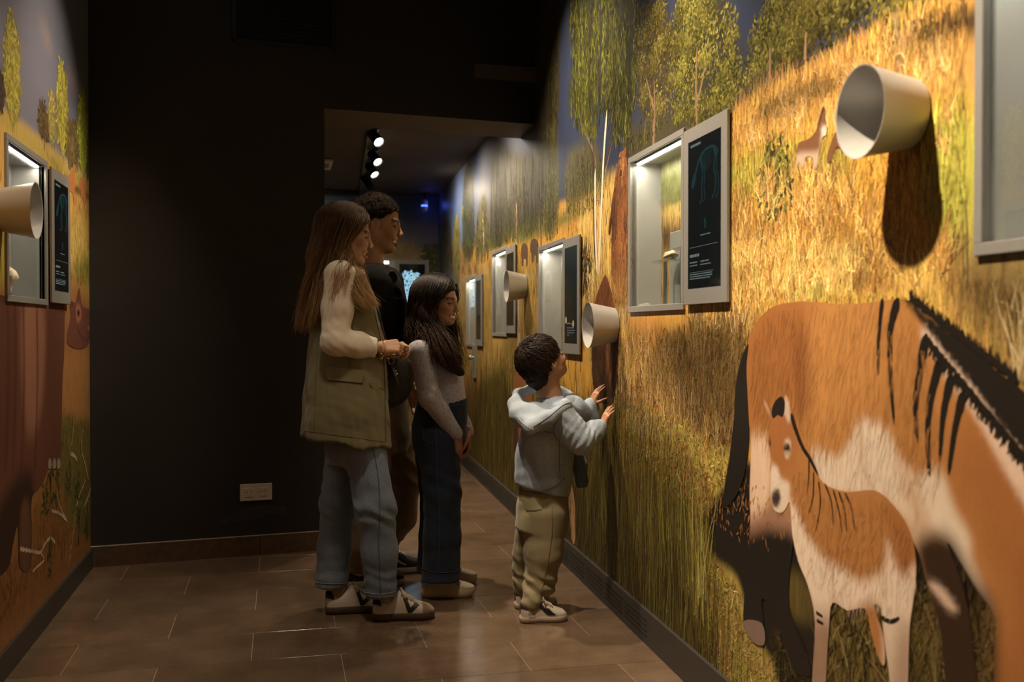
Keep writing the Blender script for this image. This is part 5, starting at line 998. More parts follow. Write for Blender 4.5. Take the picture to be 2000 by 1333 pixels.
# ================================================================ PEOPLE: a small modeller (distance fields -> smooth skins)
def nrm(v): v = np.asarray(v, float); return v/max(np.linalg.norm(v), 1e-9)
DY = 0.0                           # how far the figure being built stands from its sketch plane
def J(px, py, Y):                  # where a point of a figure stands, given the depth Y of its plane in the corridor
    return on_plane(px, py, (0, Y+DY, 0), np.array([0, 1.0, 0]))
_wv = np.random.default_rng(3)
WAVES = [(_wv.normal(0, 1, 3), _wv.uniform(0, 6.28)) for _ in range(14)]
def wob(P, scale, seed=0, n=5):    # cheap smooth noise, about -1..1
    P = np.asarray(P)*np.asarray(scale); s = 0
    for i in range(n):
        d, ph = WAVES[(i+seed*3) % 14]; s = s+np.sin(P@(d*(1+.35*i))+ph+1.3*np.sin(P@WAVES[(i+seed*3+5) % 14][0]+ph*2))*(.75**i)
    return s/2.2
class Body:
    def __init__(s, lo, hi, h):
        s.lo = np.array(lo, float); s.h = h; s.n = np.ceil((np.array(hi)-s.lo)/h).astype(int)+1
        s.ax = [s.lo[i]+h*np.arange(s.n[i]) for i in range(3)]; s.F = np.full(s.n, 0.5)
    def _sub(s, lo, hi, m):
        i0 = np.clip(np.floor((np.array(lo)-m-s.lo)/s.h).astype(int), 0, s.n-1); i1 = np.clip(np.ceil((np.array(hi)+m-s.lo)/s.h).astype(int)+1, 1, s.n)
        if np.any(i1 <= i0): return None, None
        sl = tuple(slice(a, b) for a, b in zip(i0, i1)); G = np.meshgrid(*[s.ax[i][sl[i]] for i in range(3)], indexing='ij'); return sl, np.stack(G, -1)
    def _mix(s, sl, d, k, op):
        A = s.F[sl]
        if op == 'u':
            h = np.maximum(k-np.abs(A-d), 0)/max(k, 1e-9); s.F[sl] = np.minimum(A, d)-h*h*k*.25
        elif op == 's':
            d = -d; h = np.maximum(k-np.abs(A-d), 0)/max(k, 1e-9); s.F[sl] = np.maximum(A, d)+h*h*k*.25
        return s
    def rc(s, a, b, r1, r2, k=.02, op='u'):
        a, b = np.asarray(a, float), np.asarray(b, float); R = max(r1, r2); sl, P = s._sub(np.minimum(a, b)-R, np.maximum(a, b)+R, k+3*s.h)
        if sl is None: return s
        ab = b-a; t = np.clip(((P-a)@ab)/max(ab@ab, 1e-12), 0, 1); d = np.linalg.norm(P-a-t[..., None]*ab, axis=-1)-(r1+(r2-r1)*t); return s._mix(sl, d, k, op)
    def chain(s, pts, rs, k=.02, op='u'):
        for i in range(len(pts)-1): s.rc(pts[i], pts[i+1], rs[i], rs[i+1], k, op)
        return s
    def ell(s, c, r, M=None, k=.02, op='u'):
        c, r = np.asarray(c, float), np.asarray(r, float); R = r.max(); sl, P = s._sub(c-R, c+R, k+3*s.h)
        if sl is None: return s
        q = P-c
        if M is not None: q = q@M
        k0 = np.linalg.norm(q/r, axis=-1); k1 = np.linalg.norm(q/(r*r), axis=-1); d = np.where(k1 > 1e-6, k0*(k0-1)/np.maximum(k1, 1e-6), -r.min()); return s._mix(sl, d, k, op)
    def loft(s, secs, k=.02, op='u', p=2.0, ang=0.0):      # sections (z, cx, cy, rx, ry) stacked upright, superellipse power p
        S = np.array(sorted(map(tuple, secs))); zz = np.linspace(S[0, 0], S[-1, 0], 80)
        def ip(j):                                          # smooth interpolation
            x, y = S[:, 0], S[:, j]; m = np.gradient(y, x) if len(x) > 2 else np.full(len(x), (y[-1]-y[0])/(x[-1]-x[0])); i = np.clip(np.searchsorted(x, zz)-1, 0, len(x)-2)
            hh = x[i+1]-x[i]; t = (zz-x[i])/hh; return (2*t**3-3*t*t+1)*y[i]+(t**3-2*t*t+t)*hh*m[i]+(-2*t**3+3*t*t)*y[i+1]+(t**3-t*t)*hh*m[i+1]
        C = [ip(j) for j in (1, 2, 3, 4)]; R = max(C[2].max(), C[3].max())*1.05
        lo = (C[0].min()-R, C[1].min()-R, S[0, 0]); hi = (C[0].max()+R, C[1].max()+R, S[-1, 0]); sl, P = s._sub(lo, hi, k+3*s.h)
        if sl is None: return s
        Z = P[0, 0, :, 2]; cx, cy, rx, ry = [np.interp(Z, zz, c) for c in C]; x = P[..., 0]-cx; y = P[..., 1]-cy
        if ang: ca, sa = math.cos(ang), math.sin(ang); x, y = x*ca+y*sa, -x*sa+y*ca
        q = (np.abs(x/rx)**p+np.abs(y/ry)**p)**(1/p); d = (q-1)*np.minimum(rx, ry); d = np.maximum(d, np.maximum(S[0, 0]-P[..., 2], P[..., 2]-S[-1, 0])); return s._mix(sl, d, k, op)
    def cut(s, p, n, k=0.0):                                # removes the side the normal points to
        n = nrm(n); G = [(s.ax[i]-p[i])*n[i] for i in range(3)]; d = G[0][:, None, None]+G[1][None, :, None]+G[2][None, None, :]
        if k: h = np.maximum(k-np.abs(s.F-d), 0)/k; s.F = np.maximum(s.F, d)+h*h*k*.25
        else: s.F = np.maximum(s.F, d)
        return s
    def disp(s, fn, band=.03):
        m = np.abs(s.F) < band; i = np.nonzero(m); P = np.stack([s.ax[j][i[j]] for j in range(3)], -1); s.F[i] += fn(P); return s
    def sample(s, P):                                       # trilinear value and gradient
        def val(P):
            q = np.clip((P-s.lo)/s.h, 0, np.array(s.F.shape)-1.001); i = q.astype(int); f = q-i; v = 0
            for a in (0, 1):
                for b in (0, 1):
                    for c in (0, 1): v = v+s.F[i[:, 0]+a, i[:, 1]+b, i[:, 2]+c]*(f[:, 0] if a else 1-f[:, 0])*(f[:, 1] if b else 1-f[:, 1])*(f[:, 2] if c else 1-f[:, 2])
            return v
        v = val(P); e = s.h; g = np.stack([val(P+np.eye(3)[k]*e)-val(P-np.eye(3)[k]*e) for k in range(3)], 1); return v, g/np.maximum(np.linalg.norm(g, axis=1), 1e-9)[:, None]
    def push(s, P, eps=.001):
        for _ in range(3):
            v, g = s.sample(P); m = (v < eps) & (v > -.15); P = P+g*(np.where(m, np.minimum(eps-v, .03), 0))[:, None]
        return P
    def mesh(s):
        F = s.F; h = s.h; neg = F < 0; nx, ny, nz = [n-1 for n in F.shape]
        c = np.zeros((nx, ny, nz), np.int8); offs = [(i, j, k) for i in (0, 1) for j in (0, 1) for k in (0, 1)]
        for i, j, k in offs: c += neg[i:nx+i, j:ny+j, k:nz+k]
        act = (c > 0) & (c < 8); idx = np.argwhere(act); N = len(idx); ids = np.full((nx, ny, nz), -1, np.int32); ids[act] = np.arange(N)
        acc = np.zeros((N, 3)); cnt = np.zeros(N); V = {o: F[idx[:, 0]+o[0], idx[:, 1]+o[1], idx[:, 2]+o[2]] for o in offs}
        for o in offs:
            for ax in range(3):
                if o[ax]: continue
                o2 = list(o); o2[ax] = 1; a, b = V[o], V[tuple(o2)]; m = (a < 0) != (b < 0); t = a[m]/(a[m]-b[m]); p = np.tile(np.array(o, float), (m.sum(), 1)); p[:, ax] += t; acc[m] += p; cnt[m] += 1
        P = s.lo+(idx+acc/cnt[:, None])*h; Q = []
        for ax in range(3):
            sl0 = [slice(None)]*3; sl1 = [slice(None)]*3; sl0[ax] = slice(0, -1); sl1[ax] = slice(1, None); a, b = neg[tuple(sl0)], neg[tuple(sl1)]
            e = np.argwhere(a != b); u, v = [(1, 2), (2, 0), (0, 1)][ax]; ok = (e[:, u] > 0) & (e[:, v] > 0) & (e[:, u] < ids.shape[u]) & (e[:, v] < ids.shape[v]); e = e[ok]
            def cell(du, dv): q = e.copy(); q[:, u] += du; q[:, v] += dv; return ids[q[:, 0], q[:, 1], q[:, 2]]
            q = np.stack([cell(-1, -1), cell(0, -1), cell(0, 0), cell(-1, 0)], 1); fl = ~a[e[:, 0], e[:, 1], e[:, 2]]; q[fl] = q[fl][:, ::-1]; Q.append(q)
        return P, np.concatenate(Q)
def relax(V, Q, it=2, f=.5):
    e = np.concatenate([Q[:, [0, 1]], Q[:, [1, 2]], Q[:, [2, 3]], Q[:, [3, 0]]]); n = len(V); deg = np.bincount(e[:, 0], minlength=n)+np.bincount(e[:, 1], minlength=n)
    for _ in range(it):
        A = np.stack([np.bincount(e[:, 0], V[e[:, 1], k], n)+np.bincount(e[:, 1], V[e[:, 0], k], n) for k in range(3)], 1)/np.maximum(deg, 1)[:, None]; V = V+(A-V)*f
    return V
def skin(name, parts, m, parent, col=None, it=1):          # one mesh object out of one or more fields
    VV, QQ, CC, b = [], [], [], 0
    for p in parts:
        V, Q = p[0].mesh() if isinstance(p[0], Body) else p[0]
        V = relax(V, Q, it); VV.append(V); QQ.append(Q+b); b += len(V); c = p[1] if len(p) > 1 else None
        CC.append(c(V) if callable(c) else np.tile(np.array(c if c is not None else (.5, .5, .5)), (len(V), 1)))
    me = npmesh(name, np.concatenate(VV), np.concatenate(QQ)); set_col(me, np.concatenate(CC)); return mobj(name, me, m, parent, smooth=True)
def col_mat(name, rough=.5, spec=.4, amp=.08, scale=300, bump=0.0, sss=0.0, sheen=0.0, stretch=(1, 1, 1), bscale=None, weave=0.0):
    m, nt, b = nodes(name); N, L = nt.nodes, nt.links; at = N.new('ShaderNodeVertexColor'); at.layer_name = 'Col'; tc = N.new('ShaderNodeTexCoord'); mp = N.new('ShaderNodeMapping'); mp.inputs['Scale'].default_value = stretch; L.new(tc.outputs['Object'], mp.inputs[0])
    n = N.new('ShaderNodeTexNoise'); n.inputs['Scale'].default_value = scale; n.inputs['Detail'].default_value = 3; L.new(mp.outputs[0], n.inputs['Vector'])
    mr = N.new('ShaderNodeMapRange'); mr.inputs['From Min'].default_value = .3; mr.inputs['From Max'].default_value = .7; mr.inputs['To Min'].default_value = 1-amp; mr.inputs['To Max'].default_value = 1+amp; L.new(n.outputs['Fac'], mr.inputs['Value'])
    vm = N.new('ShaderNodeVectorMath'); vm.operation = 'SCALE'; L.new(at.outputs['Color'], vm.inputs[0]); L.new(mr.outputs[0], vm.inputs['Scale']); L.new(vm.outputs[0], b.inputs['Base Color'])
    b.inputs['Roughness'].default_value = rough; b.inputs['Specular IOR Level'].default_value = spec
    if sss: b.inputs['Subsurface Weight'].default_value = sss; b.inputs['Subsurface Radius'].default_value = (.012, .005, .003); b.inputs['Subsurface Scale'].default_value = .5
    if sheen: b.inputs['Sheen Weight'].default_value = sheen
    if bump:
        n2 = N.new('ShaderNodeTexNoise'); n2.inputs['Scale'].default_value = bscale or scale; n2.inputs['Detail'].default_value = 2; L.new(mp.outputs[0], n2.inputs['Vector']); bp = N.new('ShaderNodeBump'); bp.inputs['Strength'].default_value = bump; bp.inputs['Distance'].default_value = .002; L.new(n2.outputs['Fac'], bp.inputs['Height']); L.new(bp.outputs[0], b.inputs['Normal'])
    return m
MS = col_mat('skin', .48, .4, .05, 120, .05, .12)
MH = col_mat('hair', .55, .18, .18, 90, .0, stretch=(1, 1, .25))
MT = col_mat('black_jersey', .95, .08, .05, 400, .1)
MC = col_mat('woven_cotton', .8, .2, .07, 420, .15, sheen=.15)
MD = col_mat('denim_twill', .85, .2, .22, 260, .25, sheen=.1, stretch=(1.6, 1.6, .35))
MK = col_mat('knit', .85, .15, .05, 300, .1, sheen=.2)
ML = col_mat('shoe_leather', .5, .4, .05, 160, .05)
MG = col_mat('black_leather', .42, .3, .1, 200, .1)
def frame(pos, yaw=0., pitch=0., roll=0.):                 # local x forward, y left, z up ; pitch > 0 looks up
    R = Matrix.Rotation(yaw, 3, 'Z') @ Matrix.Rotation(-pitch, 3, 'Y') @ Matrix.Rotation(roll, 3, 'X'); return np.array(pos), np.array(R)
def head_field(pos, R, s=1.0, h=.0024, female=True, smile=1.0, child=0.0, open_m=1.0, neck=None):
    T = lambda p: pos+R@(np.array(p)*s)
    B = Body(T((0, 0, 0))-.175*s, T((0, 0, 0))+.175*s, h); k = .02*s
    B.ell(T((-.014, 0, .034)), np.array((.097, .075, .089))*s, R, k); B.ell(T((.026, 0, -.030)), np.array((.064, .060, .080))*s, R, .03*s)
    ch = 1-.25*child
    for y in (-1, 1):
        B.rc(T((-.004, y*.052, -.050)), T((.050, y*.018, -.094*ch-.004)), .020*s, .015*s, .025*s)
        B.ell(T((.060, y*.036, -.034+.004*smile)), np.array((.023, .021, .020))*s, R, .018*s)
        B.rc(T((.070, y*.040, .013)), T((.082, y*.010, .012)), .010*s, .010*s, .014*s)
    B.ell(T((.065, 0, -.099*ch-.003)), np.array((.020, .023, .016))*s, R, .02*s)
    for y in (-1, 1): B.ell(T((.090, y*.0315, -.006)), np.array((.017, .0165, .012))*s, R, .014*s, 's')
    nl = 1-.3*child
    B.rc(T((.086, 0, .004)), T((.086+.016*nl, 0, -.031)), .0075*s, .0085*s, .010*s); B.ell(T((.086+.017*nl, 0, -.034)), np.array((.0095, .0095, .009))*s, R, .008*s)
    for y in (-1, 1): B.ell(T((.096, y*.0105, -.039)), np.array((.009, .0065, .0065))*s, R, .006*s)
    w_ = .020+.007*smile; up = .006*smile
    B.rc(T((.0890, 0, -.0625)), T((.078, -w_, -.064+up)), .0062*s, .0035*s, .007*s); B.rc(T((.0890, 0, -.0625)), T((.078, w_, -.064+up)), .0062*s, .0035*s, .007*s)
    B.rc(T((.0860, 0, -.0785)), T((.076, -w_*.85, -.069+up)), .0068*s, .0035*s, .008*s); B.rc(T((.0860, 0, -.0785)), T((.076, w_*.85, -.069+up)), .0068*s, .0035*s, .008*s)
    if open_m: B.ell(T((.0890, 0, -.0705+up*.25)), np.array((.0105, w_*.80, .0048*open_m))*s, R, .002*s, 's')
    for y in (-1, 1): B.ell(T((.0765, y*.0315, -.007)), np.array((.0125, .0135, .0115))*s, R, .003*s)          # lidded eyes
    for y in (-1, 1):
        B.ell(T((-.006, y*.076, -.012)), np.array((.019, .009, .031))*s, R@np.array(Matrix.Rotation(.18, 3, 'Y')), .008*s); B.ell(T((.000, y*.086, -.006)), np.array((.009, .007, .017))*s, R, .005*s, 's')
    if neck is not None:
        B.rc(T((-.030, 0, -.055)), neck, .052*s*(.95 if female else 1.08), .056*s*(.95 if female else 1.12), .03*s)
    return B
def head_color(pos, R, s, skin_c, lip, brow, smile=1.0, beard=0.0):
    def f(V):
        q = (V-pos)@R/s; n = len(V); C = np.tile(np.array(skin_c), (n, 1)); x, y, z = q.T; ay = np.abs(y)
        def put(mask, c, o=1.0): m = (np.clip(mask, 0, 1)*o)[:, None]; C[:] = C*(1-m)+np.array(c)*m
        put(1.3-np.hypot(ay-.045, z+.035)/.022, np.array(skin_c)*np.array((1.12, .80, .72)), .5*(1 if not beard else .4))
        put((1.2-np.abs(z+.036)/.012)*(x > .098), np.array(skin_c)*np.array((1.1, .82, .75)), .5)
        if beard: put((x > .02)*(z < -.045)*(z > -.13)*1.0*((ay > .0)), np.array(skin_c)*.55, beard); put(1.4-np.abs(z+.054)/.006-(ay > .03)*1.0-(x < .07), np.array(skin_c)*.45, beard)
        w_ = .022+.007*smile; up = .006*smile*np.clip(ay/w_, 0, 1)
        inm = (ay < w_) & (x > .066)
        put(inm*(1.6-np.abs(z+.0705-up*.8)/.012), lip, .85)
        teeth = (ay < w_*.86) & (x > .060) & (x < .0870) & (np.abs(z+.0700-up*.5) < .0068*(1-(ay/w_)**2*.5)); C[teeth] = (.74, .68, .60)
        put((1.9-np.abs(z-.0165-.004*np.clip((ay-.02)/.02, 0, 1)*(1-np.clip((ay-.038)/.012, 0, 1)))/.0042)*((ay > .012) & (ay < .052) & (x > .05)), brow, 1.0)
        de = np.hypot((ay-.0315)/1.35, z+.006); put((1.6-de/.0085)*(x > .078), np.array(skin_c)*.62, .7)
        eye = (de < .0060) & (np.abs(z+.0065) < .0036) & (x > .076); C[eye] = (.55, .50, .45); C[eye & (np.abs(ay-.0325) < .0040)] = (.02, .012, .01)
        put((1.8-np.abs(z+.0028+((ay-.0315)/.016)**2*.004)/.0016)*((np.abs(ay-.0315) < .0155) & (x > .068)), (.012, .008, .006), 1.0)
        return C
    return f
def hand_field(B, wrist, fdir, back, s, curl, spread=.0, thumb=(.6, .3), side=1, fk=.0035):
    # fdir: towards the finger tips, back: out of the back of the hand, side: +1 puts the thumb along back x fdir
    f = nrm(fdir); b = nrm(np.asarray(back)-np.dot(back, f)*f); t = np.cross(b, f)*side; w_ = np.asarray(wrist, float); k = .010*s
    P = lambda x, y, z: w_+f*x*s+t*y*s+b*z*s
    ys = [.028, .009, -.010, -.027]; xs = [.086, .090, .085, .077]
    for y, x in zip(ys, xs): B.rc(P(.005, y*.62, 0), P(x, y, .002), .0155*s, .0115*s, k)
    B.rc(P(-.03, 0, 0), P(.01, 0, 0), .025*s, .023*s, k); B.ell(P(.03, .022, -.010), np.array((.020, .020, .020))*s, None, k); B.ell(P(.030, -.020, -.008), np.array((.018, .016, .018))*s, None, k)
    for i, (y, x, L_) in enumerate(zip(ys, xs, (.072, .080, .074, .058))):
        p = np.array((x, y, .002)); a = 0.0; c = curl[i] if hasattr(curl, '__len__') else curl; yaw = spread*(1.5-i)/1.5; r = .0098 if i < 3 else .0086
        for sgm, fr_ in enumerate((.45, .31, .24)):
            a -= c*(.75, 1.0, .7)[sgm]; d = np.array((math.cos(a)*math.cos(yaw), math.sin(yaw), math.sin(a)))*L_*fr_; q = p+d; r2 = r*(.93, .90, .80)[sgm]; B.rc(P(*p), P(*q), r*s, r2*s, fk*s); p, r = q, r2
    p = np.array((.018, .026, -.008)); ab, fl = thumb; d = nrm((math.cos(ab), math.sin(ab), -.35)); r = .0125
    for sgm, L_ in enumerate((.040, .032, .025)):
        q = p+d*L_; r2 = r*(.9, .9, .8)[sgm]; B.rc(P(*p), P(*q), r*s, r2*s, (.008 if sgm == 0 else fk)*s); p, r = q, r2; d = nrm(d+np.array((fl*.6, -fl*.5, -fl*.35)))
    return B
def strands(name, guides, m, parent, r0=.0022, nseg=16, seed=1, extra=None, field=None):
    # guides: (points, count, spread at root / middle / tip, root colour, tip colour, wave amplitude, waves)
    g = np.random.default_rng(seed); CC_, SP, C0, C1, WA = [], [], [], [], []; K = 3; u = np.linspace(0, 1, nseg)
    for pts, cnt, sp, c0, c1, wa, wn in guides:
        pts = np.asarray(pts, float); G = smooth_poly(pts, False, 6) if len(pts) > 3 else pts
        L_ = np.concatenate([[0], np.cumsum(np.linalg.norm(np.diff(G, axis=0), axis=1))]); C = np.stack([np.interp(u*L_[-1], L_, G[:, i]) for i in range(3)], 1)
        CC_ += [C]*cnt; s_ = np.interp(u, [0, .5, 1], sp); SP += [s_]*cnt; C0 += [c0]*cnt; C1 += [c1]*cnt; WA += [(wa, wn)]*cnt
    C = np.array(CC_); N = len(C); SP = np.array(SP)[..., None]; C0, C1, WA = np.array(C0), np.array(C1), np.array(WA)
    Lf = g.uniform(.82, 1.0, (N, 1)); k = np.clip(u*Lf*(nseg-1), 0, nseg-1.001); i0 = k.astype(int); f = (k-i0)[..., None]; r_ = np.arange(N)[:, None]; C = C[r_, i0]*(1-f)+C[r_, i0+1]*f
    T_ = np.gradient(C, axis=1); T_ /= np.linalg.norm(T_, axis=2, keepdims=True)+1e-9
    o1 = g.normal(0, 1, (N, 1, 3)); o2 = g.normal(0, .45, (N, 1, 3)); off = o1-(T_*o1).sum(2, keepdims=True)*T_; o3 = np.cross(T_, g.normal(0, 1, (N, 1, 3))); o3 /= np.linalg.norm(o3, axis=2, keepdims=True)+1e-9; ph = g.uniform(0, 6.28, (N, 1)); U = u[None, :, None]
    Pn = C+(off+o2*U)*SP+o3*(WA[:, :1]*np.sin(ph+WA[:, 1:]*6.28*u)*np.clip(u*2, 0, 1))[..., None]
    if field is not None: Pn = field.push(Pn.reshape(-1, 3), .0012).reshape(N, nseg, 3)
    t = np.gradient(Pn, axis=1); t /= np.linalg.norm(t, axis=2, keepdims=True)+1e-9; up = np.cross(t, np.array([.3, 1, .2])); up /= np.linalg.norm(up, axis=2, keepdims=True)+1e-9; sdv = np.cross(t, up)
    rr = (r0*g.uniform(.6, 1.5, (N, 1))*np.clip(1.15-u**3*.95, .12, 1))[..., None]
    V = np.stack([Pn+(up*math.cos(2*PI*k/K)+sdv*math.sin(2*PI*k/K))*rr for k in range(K)], 2).reshape(-1, 3)
    i = (np.arange(N)[:, None]*nseg+np.arange(nseg-1)).reshape(-1, 1)*K; Q = np.concatenate([np.concatenate([i+k, i+(k+1) % K, i+K+(k+1) % K, i+K+k], 1) for k in range(K)])
    cc = (C0[:, None]*(1-U)+C1[:, None]*U)*g.uniform(.65, 1.35, (N, 1, 1)); VV, QQ, CC, b = [V], [Q], [np.repeat(cc.reshape(-1, 3), K, 0)], len(V)
    if extra:
        for V, Q, c in extra: VV.append(V); QQ.append(Q+b); b += len(V); CC.append(c(V) if callable(c) else np.tile(np.array(c), (len(V), 1)))
    me = npmesh(name, np.concatenate(VV), np.concatenate(QQ)); set_col(me, np.concatenate(CC)); return mobj(name, me, m, parent, smooth=True)
def sheet(G, n, cnt, sp, c0, c1, wa, wn, ang=0):     # combed hair: guides blended across from one to the next
    out = []; m = len(G)-1
    for k in range(n):
        u = m*k/max(n-1, 1); i = min(int(u), m-1); t = u-i; out.append(([np.asarray(a)*(1-t)+np.asarray(b)*t for a, b in zip(G[i], G[i+1])], cnt, sp, c0, c1, wa, wn))
    return out
def tubes(name, polylines, r, m, parent, n=5, kind=None):
    b = MB()
    for p in polylines: b.tube(p, r, n)
    o = b.build(name, m, parent, smooth=True)
    if kind: o['kind'] = kind
    return o
def wrap_line(obj_, pts_from, direction, off=.001, step=None):   # lays a polyline on a built garment along a direction
    bv = BVH[obj_.name]; out = []
    for p in pts_from:
        d = Vector(nrm(direction)); hit = bv.ray_cast(Vector(p)-d*0.6, d)
        if hit[0] is not None: out.append(hit[0]+hit[1]*off*(1 if hit[1].dot(d) < 0 else -1))
    return out
from mathutils.bvhtree import BVHTree
BVH = {}
def bvh(o):
    me = o.data; V = np.zeros(len(me.vertices)*3, np.float32); me.vertices.foreach_get('co', V); BVH[o.name] = BVHTree.FromPolygons([Vector(x) for x in V.reshape(-1, 3)], [tuple(p.vertices) for p in me.polygons]); return o
def seam(name, garment, pxs, m, r=.0012, parent=None, off=.0008, per=8):   # a stitched line on a garment, followed as the eye sees it
    q = smooth_poly(np.asarray(pxs, float), False, per); bv = BVH[garment.name]; out = []
    for x, y in q:
        d = Vector(nrm(FW+RT*(x-1000)/FPX+UPV*(666.5-y)/FPX)); h = bv.ray_cast(Vector(CAM), d)
        if h[0] is not None and (not out or (h[0]-out[-1]).length < .08): out.append(h[0]+h[1]*off*(1 if h[1].dot(d) < 0 else -1))
    if len(out) < 2: return None
    return tubes(name, [out], r, m, parent or garment)
def patch(name, garment, poly, m, parent=None, off=.002, step=7, thick=.0015):      # a flat sewn-on piece following the garment
    q = np.asarray(poly, float); lo, hi = q.min(0), q.max(0); bv = BVH[garment.name]
    g = np.stack(np.meshgrid(np.arange(lo[0], hi[0], step), np.arange(lo[1], hi[1], step), indexing='ij'), -1).reshape(-1, 2); g = g[poly_sd(g, q) < -step*.4] if len(g) else g
    e = []
    for i in range(len(q)):
        a, b_ = q[i], q[(i+1) % len(q)]; nn = max(1, int(np.linalg.norm(b_-a)/step)); e += [a+(b_-a)*t/nn for t in range(nn)]
    n = len(e); pts = [Vector(x) for x in e]+[Vector(x) for x in g]; v, _, f, *_r = mgeo.delaunay_2d_cdt(pts, [(i, (i+1) % n) for i in range(n)], [], 1, 1e-6)
    top, bad = [], set()
    for i, p in enumerate(v):
        d = Vector(nrm(FW+RT*(p.x-1000)/FPX+UPV*(666.5-p.y)/FPX)); h = bv.ray_cast(Vector(CAM), d)
        if h[0] is None: bad.add(i); top.append(Vector((0, 0, 0))); continue
        nn = h[1]*(1 if h[1].dot(d) < 0 else -1); top.append(h[0]+nn*off)
    f = [t for t in f if not any(i in bad for i in t)]
    return pyd(name, top, f, m, parent or garment, smooth=True)
